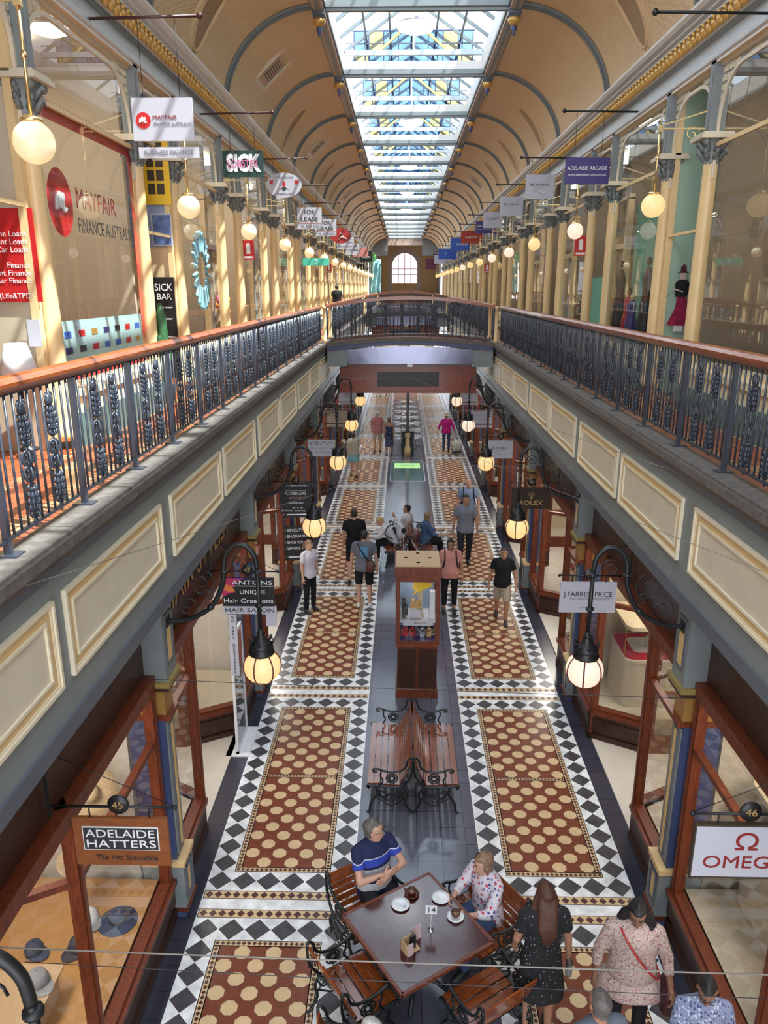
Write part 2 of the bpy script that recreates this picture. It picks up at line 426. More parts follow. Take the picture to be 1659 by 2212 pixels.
# ------------------------------------------------------------------ ground floor pilasters
def pilaster(s):
    r = empty('pilaster', (0,0,0), 0, '', 'pilaster', 'blue and cream pilasters between ground floor shops')
    # origin at s*2.6 front face ; x outward (away from arcade) = +s
    b = MB()
    b.box(0,-.17,2.92, s*.5,.17,3.77, 0); 
    b.box(-s*.012,-.11,3.06, 0,-.075,3.62, 1); b.box(-s*.012,.075,3.06, 0,.11,3.62, 1); b.box(-s*.012,-.11,3.06,0,.11,3.10,1); b.box(-s*.012,-.11,3.58,0,.11,3.62,1)
    b.box(-s*.004,-.075,3.10, 0,.075,3.58, 2)
    b.build('capital_block', [M['greyblue'], M['midblue'], M['goldline']], r)
    b = MB(); b.box(-s*.035,-.21,2.87, s*.5,.21,2.925, 0); b.box(-s*.02,-.19,2.82,s*.5,.19,2.87,1); b.build('capital_moulding', [M['olive_gold'], M['timber_dark']], r)
    b = MB(); b.box(s*.05,-.13,2.52, s*.45,.13,2.82, 0); b.box(0,-.15,2.46, s*.4,.15,2.52, 1); b.build('shaft_necking', [M['ochre_paint'], M['timber']], r)
    b = MB(); b.box(s*.07,-.14,.72, s*.45,.14,2.46, 0)
    b.box(s*.055,-.11,.78, s*.07,.11,2.42, 1); b.box(s*.045,-.055,.82, s*.055,.055,2.38, 2); b.box(s*.04,-.03,.84, s*.045,.03,2.36, 3)
    b.build('shaft', [M['blue'], M['greyblue'], M['midblue'], M['goldline']], r)
    b = MB(); b.box(0,-.17,.10, s*.45,.17,.66, 0); b.box(-s*.02,-.19,.66, s*.45,.19,.72, 1); b.box(-s*.02,-.19,.06, s*.45,.19,.10, 2)
    b.box(-s*.012,-.11,.18,0,-.07,.60,3); b.box(-s*.012,.07,.18,0,.11,.60,3); b.box(-s*.012,-.11,.18,0,.11,.22,3); b.box(-s*.012,-.11,.56,0,.11,.60,3); b.box(-s*.004,-.04,.24,0,.04,.54,4)
    b.box(0,-.2,0,s*.45,.2,.06,5)
    b.build('pedestal', [M['greyblue'], M['panel_line'], M['timber'], M['midblue'], M['goldline'], M['blue']], r)
    return r
for s in (-1,1):
    p0 = pilaster(s)
    for i,k in enumerate(range(-1, 9)):
        o = p0 if i == 0 else copy_tree(p0)
        o.location = (s*2.6, bay(k), 0)
        o['label'] = 'blue and cream shop pilaster with grey capital, %s along the %s side' % (ORD[i], SIDE[s])

# ------------------------------------------------------------------ ground floor shopfronts
def shopfront(s, e1=3.50):
    r = empty('shopfront', (0,0,0), 0, '', 'shopfront', 'cedar shopfronts of the ground floor')
    X = lambda x: s*x
    e0 = 1.22          # entrance recess limits
    px = 2.78                    # glass line
    rx = 3.45                    # recess back
    # stall risers
    def wallseg(b, p0, p1, z0, z1, t, mi=0):
        b.bar((X(p0[0]),p0[1],(z0+z1)/2), (X(p1[0]),p1[1],(z0+z1)/2), t, z1-z0, mi)
    segs = [((px,.18),(px,e0)), ((px,e0),(rx,e0+.38)), ((rx,e1-.38),(px,e1)), ((px,e1),(px,BAY-.18))]
    for p,q in segs:
        b = MB(); wallseg(b,p,q,.0,.10,.16); wallseg(b,p,q,.10,.44,.10); wallseg(b,p,q,.16,.36,.125); b.build('stall_riser', [M['timber_dark']], r)
        b = MB(); wallseg(b,p,q,.44,.50,.20); wallseg(b,p,q,.50,.54,.12); b.build('sill', [M['timber']], r)
        b = MB(); b.quad((X(p[0]),p[1],.54),(X(q[0]),q[1],.54),(X(q[0]),q[1],2.86),(X(p[0]),p[1],2.86)); b.build('window_glass', M['glass'], r)
        b = MB(); wallseg(b,p,q,2.24,2.30,.07); b.build('transom_rail', [M['timber']], r)
    for (x,y) in ((px,.24),(px,e0),(rx,e0+.38),(rx,e1-.38),(px,e1),(px,BAY-.24)):
        b = MB(); b.box(X(x-.05),y-.05,.02 if x>3 else .1, X(x+.05),y+.05,2.92); b.box(X(x-.065),y-.022,.5,X(x+.03),y+.022,2.9); b.build('post', M['timber'], r)
    b = MB()
    for p,q in segs: wallseg(b,p,q,2.86,3.0,.14)
    b.bar((X(px),e0,2.93),(X(px),e1,2.93),.14,.14)
    b.build('head_rail', [M['timber']], r)
    b = MB()
    b.box(X(px+.04),.18,3.0,X(px+.1),BAY-.18,4.0,0); b.build('fascia_board', [M['timber_dark']], r)
    # door leaf folded open
    b = MB(); x, y = rx, e1-.42
    dm = empty('door', (0,0,0)); dm.parent = r
    b.box(X(x+.02),y-.05,.02,X(x+.12),y,2.3); b.box(X(x+.82),y-.05,.02,X(x+.92),y,2.3); b.box(X(x+.12),y-.05,.02,X(x+.82),y,.3); b.box(X(x+.12),y-.05,2.2,X(x+.82),y,2.3); b.box(X(x+.12),y-.05,.95,X(x+.82),y,1.05)
    b.build('door_frame', M['timber'], dm)
    b = MB(); b.quad((X(x+.12),y-.025,.3),(X(x+.82),y-.025,.3),(X(x+.82),y-.025,2.2),(X(x+.12),y-.025,2.2)); b.build('door_glass', M['glass'], dm)
    b = MB(); b.tube([(X(x+.2),y-.05,.95),(X(x+.2),y-.1,.97),(X(x+.2),y-.1,1.2),(X(x+.2),y-.05,1.22)],.012,6); b.build('door_handle', M['brass'], dm)
    return r
for s in (-1,1):
    first = shopfront(s, 2.62); p0 = shopfront(s)
    for i,k in enumerate(range(-1, 8)):
        o = first if i == 0 else p0 if i == 1 else copy_tree(p0)
        o.location = (0, bay(k), 0)
        o['label'] = 'glazed red cedar shopfront with recessed entry, %s along the %s side' % (ORD[i], SIDE[s])
    # the shops behind
    tint = {-1: 'shopwall', 1: 'beigewall'}[s]
    b = MB()
    b.box(s*2.76, YN, -.1, s*6.6, 46, .02, 0)
    tag(b.build('floor_shops', M['floor_cream']), 'pale tiled floor inside the shops, %s side' % SIDE[s], 'floor', kind='structure')
    b = MB(); b.box(s*6.5, YN, 0, s*6.6, 46, 4.0, 0)
    for k in range(-1, 9): b.box(s*3.9 if k > 1 else s*3.12, bay(k)-.06, 0, s*6.5, bay(k)+.06, 4.0, 0)
    tag(b.build('wall_%s_shops' % ('left' if s < 0 else 'right'), M[tint]), 'plain walls inside the ground floor shops, %s side' % SIDE[s], 'wall', kind='structure')
    for i,k in enumerate(range(-1, 6)):
        b = MB(); b.box(s*4.0-.3, bay(k)+1.2, 3.9, s*4.0+.3, bay(k)+3.6, 3.98)
        o = b.build('ceiling_light', M['panel_light'])
        tag(o, 'flat shop ceiling light above the %s shop on the %s side' % (ORD[i], SIDE[s]), 'ceiling light', 'ceiling lights inside the ground floor shops')

# display platforms inside nearest windows
for s,k,mm,nm in ((-1,-1,'tabletop2','ochre'),(1,-1,'beigewall','beige'),(-1,0,'floor_cream','pale'),(1,0,'beigewall','tan')):
    m_ = M['beigewall'] if mm != 'tabletop2' else M.setdefault('ochre', mat('ochre_display_floor', (.50,.26,.09), .35, var=.05))
    yq = 2.7 if k == -1 else 3.6; b = MB(); b.prism([(s*2.84,bay(k)+yq),(s*2.84,bay(k)+4.58),(s*4.3,bay(k)+4.58),(s*4.3,bay(k)+yq-.4),(s*3.5,bay(k)+yq-.4)], .02, .5)
    tag(b.build('display_platform', m_), '%s display platform inside the window, %s side, %s shop' % (nm, SIDE[s], ORD[k+1]), 'display platform')
    b = MB(); b.prism([(s*2.84,bay(k)+.2),(s*2.84,bay(k)+1.2),(s*3.5,bay(k)+1.6),(s*4.3,bay(k)+1.6),(s*4.3,bay(k)+.2)], .02, .5)
    tag(b.build('display_platform', m_), '%s display platform by the entry, %s side, %s shop' % (nm, SIDE[s], ORD[k+1]), 'display platform')
# ------------------------------------------------------------------ railings
RX = 2.62; RZ = 5.2; RT = 6.26
def ornament():
    """cast baluster with leaf clusters and roundels"""
    b = MB(); b.tube([(0,0,.08),(0,0,.98)], .011, 6)
    def leafs(z, h, r):
        b.ball((0,0,z+h*.5), (.020,.022,h*.5), 6, 6)
        for i in range(5):
            a = z+h*i/5; w = r*(.6+.4*sin(PI*(i+1)/6))
            for sx in (-1,1):
                b.tube([(0,0,a),(0,sx*w*.7,a+h*.05),(0,sx*w,a+h*.16),(0,sx*w*.7,a+h*.22)], [.012,.013,.010,.004], 5)
                b.tube([(0,0,a),(sx*w*.55,0,a+h*.05),(sx*w*.8,0,a+h*.16),(sx*w*.55,0,a+h*.22)], [.012,.013,.010,.004], 5)
    leafs(.13,.22,.056); 
    for z in (.42,.52):
        pts = [(.018*cos(t*PI/6),.042*cos(t*PI/6),z+.050*sin(t*PI/6)) for t in range(12)]; b.tube(pts,.010,5,closed=True); b.tube([(.03*cos(t*PI/6),-.02*cos(t*PI/6),z+.05*sin(t*PI/6)) for t in range(12)],.008,5,closed=True)
        for q in range(4): b.tube([(0,0,z),(0,.032*cos(q*PI/2+.7),z+.038*sin(q*PI/2+.7))],.007,4)
        b.ball((0,0,z),.014,6,4)
    leafs(.60,.20,.048)
    b.ball((0,0,.84),(.022,.04,.045),8,6)
    for sx in (-1,1): b.tube([(0,0,.80),(0,sx*.045,.82),(0,sx*.05,.87),(0,sx*.03,.89)],.009,5)
    b.ball((0,0,.10),(.014,.024,.04),6,5)
    return b
ORN = None; PLAIN = None
def railing(p0, p1, label, stuff_after=1e9, near=True):
    """railing from p0 to p1 (x,y) ; height profile flat"""
    global ORN, PLAIN
    p0, p1 = Vector((*p0,0)), Vector((*p1,0)); L = (p1-p0).length; ang = math.atan2(p1.y-p0.y, p1.x-p0.x)-PI/2
    r = empty('balcony_railing', (p0.x,p0.y,RZ), ang, label, 'railing')
    def H(y): return 0.0
    b = MB(); prof = [(-.045,.0),(-.05,.025),(-.028,.055),(0,.068),(.028,.055),(.05,.025),(.045,0),(.03,-.02),(.022,-.035),(-.022,-.035),(-.03,-.02)]
    vs = []; n = len(prof)
    for y in (0,L): vs += [(x,y,RT-RZ-.068+z) for x,z in prof]
    b.add(vs, [(i,(i+1)%n,n+(i+1)%n,n+i) for i in range(n)]+[tuple(range(n))[::-1],tuple(range(n,2*n))], 0, False)
    b.build('handrail', M['handrail'], r)
    b = MB(); b.box(-.02,0,.945,.02,L,.96); b.build('top_bar', M['iron'], r)
    b = MB(); b.box(-.012,0,.085,.012,L,.105); b.build('bottom_bar', M['iron'], r)
    mod = 1.19; nm = int(round(L/mod)); mod = L/nm; st = mod/12
    if ORN is None:
        ORN = ornament().build('ornate_baluster', M['iron'], r); PLAIN = MB().tube([(0,0,.1),(0,0,.96)], .0095, 6).build('baluster', M['iron'], r)
        COL.objects.unlink(ORN); COL.objects.unlink(PLAIN)
    def put(src, name, y):
        c = src.copy(); c.name = name; COL.objects.link(c); c.parent = r; c.location = (0,y,0); return c
    rest = MB(); np_ = 0; no = 0; resto = MB()
    for i in range(nm):
        y0 = i*mod
        b = MB(); b.box(-.02,y0-.02,0,.02,y0+.02,.96); b.box(-.075,y0-.06,0,.075,y0+.06,.012); b.build('post', M['iron'], r)
        for j in range(1,12):
            y = y0+st*j
            if j in (4,8):
                if no < 95: put(ORN, 'ornate_baluster', y); no += 1
            else:
                if np_ < 98: put(PLAIN, 'baluster', y); np_ += 1
                else: rest.tube([(0,y,.1),(0,y,.96)], .0095, 5)
    if rest.v: rest.build('baluster_run', M['iron'], r)['kind'] = 'stuff'
    return r
BR = [(22.85,24.6),(47.0,48.8),(71.0,72.8)]
for s in (-1,1):
    railing((s*RX,2.0),(s*RX,BR[0][0]), 'timber topped iron railing of the %s gallery, nearest stretch' % SIDE[s])
    railing((s*RX,BR[0][1]),(s*RX,BR[1][0]), 'timber topped iron railing of the %s gallery between the two bridges' % SIDE[s])
    # far railing simple
    r = empty('balcony_railing', (s*RX,BR[1][1],RZ), 0, 'distant timber topped railing of the %s gallery beyond the second bridge' % SIDE[s], 'railing')
    L = 22.; b = MB(); b.box(-.05,0,.99,.05,L,1.06); b.build('handrail', M['handrail'], r)
    b = MB()
    for i in range(int(L/.2)): b.box(-.01,i*.2,.05,.01,i*.2+.03,.99)
    b.build('baluster_run', M['iron'], r)['kind'] = 'stuff'

# ------------------------------------------------------------------ bridges
def bridge(y0, y1, idx):
    n = 16; W = 2.45; cam = .17
    def cz(x): return cam*(1-(x/W)**2)
    xs = [-W+2*W*i/n for i in range(n+1)]
    b = MB()
    for i in range(n):
        a, c = xs[i], xs[i+1]; za, zc = cz(a), cz(c)
        for (u0,u1,zl,zh,mi) in ((y0,y1,4.95,5.13,0),(y0-.06,y0+.12,5.08,5.2,1),(y1-.12,y1+.06,5.08,5.2,1),(y0-.02,y0+.02,4.96,5.09,2)):
            vs = [(a,u0,zl+za),(c,u0,zl+zc),(c,u1,zl+zc),(a,u1,zl+za),(a,u0,zh+za),(c,u0,zh+zc),(c,u1,zh+zc),(a,u1,zh+za)]
            b.add(vs, [(0,3,2,1),(4,5,6,7),(0,1,5,4),(1,2,6,5),(2,3,7,6),(3,0,4,7)], mi)
    for yy in (y0+.02, y1-.1):
        for sx in (-1,1): b.box(sx*W,yy,4.50,sx*1.86,yy+.08,5.0,3)
    b.box(-W,y0+.1,4.55,W,y1-.1,4.95,3)
    r = empty('footbridge', (0,0,0), 0, ('arched footbridge with iron railings joining the two galleries, nearest' if idx == 0 else 'distant arched footbridge beyond the nearest one' if idx == 1 else 'farthest footbridge joining the two galleries'), 'bridge')
    b.build('deck', [M['gallery_floor'], M['brownstone'], M['blue'], M['greyblue']], r)
    b = MB(); k = 20
    top = [(-1.86+3.72*i/k, 4.93+cz(-1.86+3.72*i/k)) for i in range(k+1)]
    b.poly([(-1.86,y0-.002,4.585),(1.86,y0-.002,4.585)]+[(x,y0-.002,z) for x,z in top[::-1]])
    b.build('mirror_panel', M['mirror'], r)
    for q,(yy) in enumerate((y0+.02, y1-.02)):
        b = MB()
        pts = [(x,yy,RT-.05+cz(x)*1.5) for x in xs]
        for i in range(n): b.bar(pts[i], pts[i+1], .09, .085)
        b.build('handrail', M['handrail'], r)
        b = MB()
        for i in range(n): b.bar((xs[i],yy,RZ+.1+cz(xs[i])),(xs[i+1],yy,RZ+.1+cz(xs[i+1])),.02,.02)
        b.build('bottom_bar', M['iron'], r)
        m = 40
        for i in range(m+1):
            x = -W+2*W*i/m
            if i % 4 == 2 and idx == 0:
                c = ORN.copy(); COL.objects.link(c); c.parent = r; c.location = (x,yy,RZ+cz(x)); c.rotation_euler = (0,0,PI/2); c.scale = (1,1,1.05)
            else:
                b = MB(); b.tube([(x,yy,RZ+.02+cz(x)),(x,yy,RT-.08+cz(x)*1.5)], .009 if i%8 else .016, 5); b.build('baluster', M['iron'], r)
        for sx in (-1,1):
            b = MB(); b.lathe([(.075,0),(.075,.12),(.055,.14),(.055,.98),(.07,1.0),(.07,1.05)], (sx*(W+.06),yy,RZ-.02), 12); b.build('newel_post', M['column'], r)
    # red timber screen hung below
    b = MB(); x0, x1, z0, z1, yy = -2.1, 2.0, 3.74, 4.46, y0+.28
    b.box(x0,yy,z0,x1,yy+.22,z1,0); b.box(x0-.03,yy-.02,z0-.05,x1+.03,yy+.24,z0,0); b.box(-1.86,yy-.03,z1,1.86,yy+.2,z1+.1,0)
    for a,c in ((x0,x0+.06),(x0+1.0,x0+1.1),(x1-1.1,x1-1.0),(x1-.06,x1)): b.box(a,yy-.02,z0+.05,c,yy,z1-.05,0)
    for a,c in ((z0,z0+.14),(z1-.12,z1)): b.box(x0+.002,yy-.018,a+.002,x1-.002,yy,c-.002,0)
    b.build('timber_screen', [M['red_timber']], r)
    b = MB(); b.box(x0+1.12,yy-.012,z0+.15,x1-1.12,yy-.004,z1-.14,0)
    for i in range(14): b.box(x0+1.12,yy-.02,z0+.17+i*.03,x1-1.12,yy-.012,z0+.18+i*.03,1)
    b.build('speaker_grille', [M['black'], M['timber_dark']], r)
    b = MB(); b.box(-.08,y0-.03,4.50,.08,y0-.002,4.58); b.build('notice_plate', M['white'], r)
for i,(a,c) in enumerate(BR): bridge(a, c, i)

# ------------------------------------------------------------------ upper shopfront columns
CX_ = 3.8
def column(s):
    r = empty('iron_column', (0,0,0), 0, '', 'column', 'cream iron columns along the galleries')
    MB().lathe([(.14,0),(.14,.1),(.115,.14),(.105,.2),(.10,1.5),(.09,3.06),(.10,3.10)], (0,0,0), 16).build('shaft', M['column'], r)
    b = MB(); b.lathe([(.095,3.08),(.11,3.12),(.10,3.16),(.11,3.24),(.15,3.36),(.17,3.38)], (0,0,0), 12)
    for i in range(8):
        a = i*PI/4
        for z0,rr in ((3.14,.05),(3.24,.06)):
            b.tube([(.10*cos(a),.10*sin(a),z0),(.15*cos(a),.15*sin(a),z0+.07),(.19*cos(a),.19*sin(a),z0+.11),(.20*cos(a),.20*sin(a),z0+.07)], [.03,.028,.02,.012], 5)
    for i in range(4):
        a = PI/4+i*PI/2; b.ball((.19*cos(a),.19*sin(a),3.35),.045,8,6)
    b.build('capital', M['greyblue'], r)
    b = MB(); b.box(-.22,-.22,3.38,.22,.22,3.43); b.box(-.19,-.19,3.43,.19,.19,3.46); b.build('abacus', M['panel'], r)
    b = MB(); b.box(-.1,-.085,3.46,.1,.085,4.30)
    for sy in (-1,1):
        for i in range(9): b.ball((-s*.1,sy*.05,3.54+i*.09),.009,5,4)
    b.box(-s*.11,-.03,3.5,-s*.1,.03,4.26)
    b.build('pier', M['greyblue'], r)
    return r
CZ0 = 5.22
NB = 16
WB = {}
for s in (-1,1):
    p0 = column(s); first = True; ci = 0
    for k in range(-1, NB):
        for q in (-1,1):
            if k > 10 and q > 0: pass
            o = p0 if first else copy_tree(p0); first = False
            o.location = (s*CX_, bay(k)+q*.84, CZ0)
            o['label'] = 'cream iron column with leafy grey capital along the %s gallery' % SIDE[s]
            o['group'] = 'cream columns of the %s gallery' % SIDE[s]

def spandrel(w, s, rr, m='cream'):
    """fretwork spandrel for an opening of width w (y from 0 to w), top z=zt; returns MB; arch springs rr below"""
    b = MB(); zt = 9.50-CZ0; n = 10; t = .03
    R1 = min(rr, w/2-.08)
    # frame band along arch (corner quarter ellipses)
    pts = [(0,.10,zt-rr-.75)]
    for i in range(n+1):
        a = PI/2*i/n; pts.append((0,.10+R1*(1-cos(a)),zt-.14-rr*(1-sin(a))))
    for i in range(n,-1,-1):
        a = PI/2*i/n; pts.append((0,w-.10-R1*(1-cos(a)),zt-.14-rr*(1-sin(a))))
    pts.append((0,w-.10,zt-rr-.75))
    for i in range(len(pts)-1): b.bar(pts[i],pts[i+1],.045,.035, up=(1,0,0))
    b.box(-.03,.08,zt-.06,.03,w-.08,zt)
    # rings of fretwork in the corners
    for sy in (0,1):
        for i in range(5):
            for j in range(5):
                y = .10+.03+i*.10; z = zt-.11-j*.10
                # inside corner region above arch
                yy = (y-.10)/R1; zz = (zt-.14-z)/rr
                if yy < 1 and zz < 1 and (1-yy)**2+(1-zz)**2 > 1.05:
                    Y = y if sy == 0 else w-y
                    b.tube([(0,Y+.04*cos(q*PI/4),z+.04*sin(q*PI/4)) for q in range(8)], .008, 4, closed=True)
                    b.bar((0,Y-.03,z-.03),(0,Y+.03,z+.03),.008,.008); b.bar((0,Y-.03,z+.03),(0,Y+.03,z-.03),.008,.008)
        yq = lambda v: v if sy == 0 else w-v
        for i in range(9): # dotted edging
            b.tube([(0,yq(.16+i*.03),zt-.09),(0,yq(.16+i*.03),zt-.06)],.006,4)
    return b
def curved_base(s, y0, y1, zlo, zhi, off, bulge, b, mi):
    """plinth following the window line with rounded returns into the door bays"""
    pts_in = []; rr = .35
    P = [(CX_+.42,y0-.02),(CX_+.30,y0+.04),(CX_+.08,y0+.10),(CX_-off,y0+.30),(CX_-off,y1-.30),(CX_+.08,y1-.10),(CX_+.30,y1-.04),(CX_+.42,y1+.02)]
    P2 = [(CX_+.42,y1+.02),(CX_+.42,y0-.02)]
    b.prism([(s*x,y) for x,y in (P+P2)][::(1 if s<0 else -1)], zlo, zhi, mi)

def gallery_window(s, k):
    """wide shop window bay and its base"""
    y0, y1 = bay(k)+.84, bay(k+1)-.84; w = y1-y0
    r = empty('gallery_shop_window', (s*CX_, y0, CZ0), 0, 'tall gallery shop window on stone plinth, %s on the %s side' % (ORD[k+1], SIDE[s]), 'shop window', 'tall windows of the gallery shops')
    b = MB(Matrix.Translation((-s*CX_,-y0,-CZ0)))
    curved_base(s, y0-.12, y1+.12, 5.1, 5.48, .20, 0, b, 0); b.build('painted_base', [M['teal']], r)
    b = MB(Matrix.Translation((-s*CX_,-y0,-CZ0)))
    curved_base(s, y0-.10, y1+.10, 5.48, 5.66, .16, 0, b, 0); curved_base(s, y0-.12, y1+.12, 5.66, 5.74, .20, 0, b, 0); b.build('stone_plinth', [M['stone']], r)
    b = MB(); x = 0; z0 = .5; zt = 4.24
    b.box(-.03,.1,z0,.03,w-.1,z0+.05); b.box(-.02,.1,3.28,.02,w-.1,3.33)
    b.build('glazing_bar', M['column'], r)
    b = MB(); b.quad((0,.05,z0),(0,w-.05,z0),(0,w-.05,zt),(0,.05,zt)); b.build('window_glass', M['gallery_glass'], r)
    sp = spandrel(w, s, .62); sp.build('fretwork', [M['panel']], r)
    return r
def gallery_entry(s, k, m='greywall'):
    y0, y1 = bay(k)-.84, bay(k)+.84; w = y1-y0
    r = empty('gallery_entry', (s*CX_, y0, CZ0), 0, 'narrow framed entry bay between paired columns, %s on the %s gallery' % (ORD[k+1], SIDE[s]), 'entry bay', 'narrow entry bays of the gallery')
    if (s,k) in ((1,1),(-1,1),(-1,0)):
        yr = w-.16
        if k == 1 and s > 0: segs = [('mint',-.1,4.3)]
        elif k == 1: segs = [('palewall',2.15,4.3),('cream',-.1,2.15)]
        else: segs = [('beigewall',-.1,4.3)]
        for mm,za,zb in segs: MB().box(s*.10,yr,za,s*1.9,yr+.03,zb).build('return_panel', M[mm], r)
        MB().box(s*.02,yr-.03,-.1,s*.10,yr+.05,4.2).box(s*.03,-.02,2.28,s*.07,w-.2,2.32).build('glazing_bar', M['column'], r)
        spandrel(w, s, .55).build('fretwork', [M['panel']], r); return r
    b = MB(); X = s*.36
    b.box(s*.30,.06,-.1,s*.42,.16,3.2); b.box(s*.30,w-.16,-.1,s*.42,w-.06,3.2); b.box(s*.30,.06,3.18,s*.42,w-.06,3.28); b.box(s*.30,.16,2.28,s*.42,w-.16,2.38); b.box(s*.30,w/2-.04,-.1,s*.42,w/2+.04,2.3)
    b.build('door_frame', M['cream'], r)
    b = MB(); b.box(s*.38,.16,-.1,s*.40,w-.16,2.28); b.build('door_panel', M[m], r)
    b = MB(); b.quad((X,.16,2.38),(X,w-.16,2.38),(X,w-.16,4.24),(X,.16,4.24)); b.build('transom_glass', M['gallery_glass'], r)
    sp = spandrel(w, s, .55); sp.build('fretwork', [M['panel']], r)
    return r
for s in (-1,1):
    for k in range(-1, NB-1):
        gallery_window(s, k)
        gallery_entry(s, k, {(-1,0):'beigewall',(-1,1):'greywall',(1,1):'mint',(1,0):'brownwall'}.get((s,k), 'greywall' if k%2 else 'brownwall'))
    gallery_entry(s, NB-1)
    # rooms behind
    wl = M['shopwall'] if s < 0 else M['brownwall']
    b = MB(); b.box(s*6.8, YN, 5.1, s*6.9, 88, 9.8, 0)
    for k in range(-1, NB): b.box(s*4.25, bay(k)-.05, 5.1, s*6.8, bay(k)+.05, 9.8, 0)
    b.box(s*3.9, YN, 9.7, s*6.9, 88, 9.8, 0)
    tag(b.build('wall_%s_gallery_shops' % ('left' if s < 0 else 'right'), M['beigewall'] if s < 0 else M['brownwall']), 'interior walls of the gallery shops, %s side' % SIDE[s], 'wall', kind='structure')

# ------------------------------------------------------------------ entablature, vault, ribs
for s in (-1,1):
    prof = [(3.95,9.48),(3.70,9.48),(3.70,9.52),(3.67,9.53),(3.67,9.57),(3.71,9.59),(3.71,9.62),(3.76,9.63),(3.76,9.80),(3.72,9.82),(3.70,9.85),(3.62,9.87),(3.62,9.98),(3.57,9.99),(3.57,10.02),(3.52,10.04),(3.52,10.07),(3.46,10.09),(3.42,10.13),(3.42,10.17),(3.80,10.19),(3.95,10.19)]
    mi_ = [0,1,1,2,1,1,1,2,3,3,1,1,2,1,2,1,2,1,1,2,1]
    n = len(prof); b = MB(); vs = []
    for y in (YN, 88): vs += [(s*x,y,z) for x,z in prof]
    for i in range(n-1):
        b.add([vs[i],vs[i+1],vs[n+i+1],vs[n+i]], [(0,1,2,3)], mi_[i])
    o = b.build('trim_%d_cornice' % (3 if s < 0 else 4), [M['cream'], M['white_trim'], M['palegrey'], M['greyblue']])
    tag(o, 'long moulded cornice under the vault on the %s side' % SIDE[s], 'cornice', kind='structure')
    b = MB(); y = 2.5; st = .17
    while y < 60:
        b.ball((s*3.62,y,9.90),(.055,.06,.075),8,6); b.ball((s*3.56,y+st/2,9.95),(.03,.03,.035),6,4); y += st
    b.box(s*3.60,2.4,9.93,s*3.66,86,9.98)
    o = b.build('trim_%d_gold_moulding' % (5 if s < 0 else 6), M['gold']); tag(o, 'row of gilded egg mouldings along the %s cornice' % SIDE[s], 'moulding', kind='structure')
    # vault
    b = MB(); n = 20; ys = [YN, 88.5]
    arc = [(1.85+1.92*cos(PI/2*i/n), 10.12+1.80*sin(PI/2*i/n)) for i in range(n+1)]
    for i in range(n):
        (xa,za),(xb,zb) = arc[i],arc[i+1]
        b.add([(s*xa,YN,za),(s*xb,YN,zb),(s*xb,88.5,zb),(s*xa,88.5,za)], [(0,1,2,3)], 0, True)
        b.add([(s*(xa+.15),YN,za+.15),(s*(xb+.15),YN,zb+.15),(s*(xb+.15),88.5,zb+.15),(s*(xa+.15),88.5,za+.15)], [(0,1,2,3)], 0, True)
    o = b.build('ceiling_%s' % ('left' if s < 0 else 'right'), M['vault']); tag(o, 'tan boarded vault on the %s side of the skylight' % SIDE[s], 'vault', kind='structure')
    for k in range(0, 18):
        b = MB(); y = bay(k)
        for (dr,hw,mi) in ((0,.13,0),(.045,.085,1),(.075,.05,0)):
            vs = []; R = 1.90-dr
            for i in range(n+1):
                a = PI/2*i/n; x = 1.85+(R+.02)*cos(a); z = 10.12+(R-.10)*sin(a)
                vs += [(s*x,y-hw,z),(s*x,y+hw,z),(s*(x+.06*cos(a)),y+hw,z+.06*sin(a)),(s*(x+.06*cos(a)),y-hw,z+.06*sin(a))]
            fs = []
            for i in range(n):
                for j in range(4): fs.append((i*4+j,i*4+(j+1)%4,(i+1)*4+(j+1)%4,(i+1)*4+j))
            b.add(vs, fs, mi)
        o = b.build('vault_rib', [M['rib'], M['greyblue']]); tag(o, 'grey moulded rib arching over the %s vault, %s from the viewer' % (SIDE[s], ORD[k]), 'vault rib', 'moulded vault ribs', kind='structure')
    # skylight kerb beam
    b = MB(); b.box(s*1.72,YN,11.86,s*2.02,88.5,11.94,0); b.box(s*1.76,YN,11.80,s*1.96,88.5,11.86,1); b.box(s*1.72,YN,11.94,s*1.80,88.5,12.35,2)
    b.box(s*1.82,YN,11.77,s*1.90,88.5,11.80,0)
    o = b.build('beam_%s' % ('left' if s < 0 else 'right'), [M['greyblue'], M['pink_trim'], M['white_trim']]); tag(o, 'moulded beam along the %s edge of the skylight' % SIDE[s], 'beam', kind='structure')
    # pendants
    pr = None
    for k in range(0, 17):
        if pr is None:
            pr = empty('beam_pendant', (0,0,0), 0, '', 'pendant', 'painted pendants under the skylight beam')
            b = MB(); b.box(-.12,-.12,-.02,.12,.12,.10); b.box(-.09,-.09,-.05,.09,.09,-.02); b.build('block', M['midblue'], pr)
            MB().lathe([(.10,-.05),(.125,-.09),(.125,-.12),(.09,-.16),(.04,-.20)],(0,0,0),14).build('bowl', M['gold'], pr)
            MB().lathe([(.045,-.20),(.06,-.24),(.04,-.28),(.03,-.30),(.035,-.33),(0,-.37)],(0,0,0),10).build('finial', M['blue'], pr)
            o = pr
        else: o = copy_tree(pr)
        o.location = (s*1.86, bay(k), 11.74); o['label'] = 'blue and gold pendant below the %s skylight beam, %s from the viewer' % (SIDE[s], ORD[k])
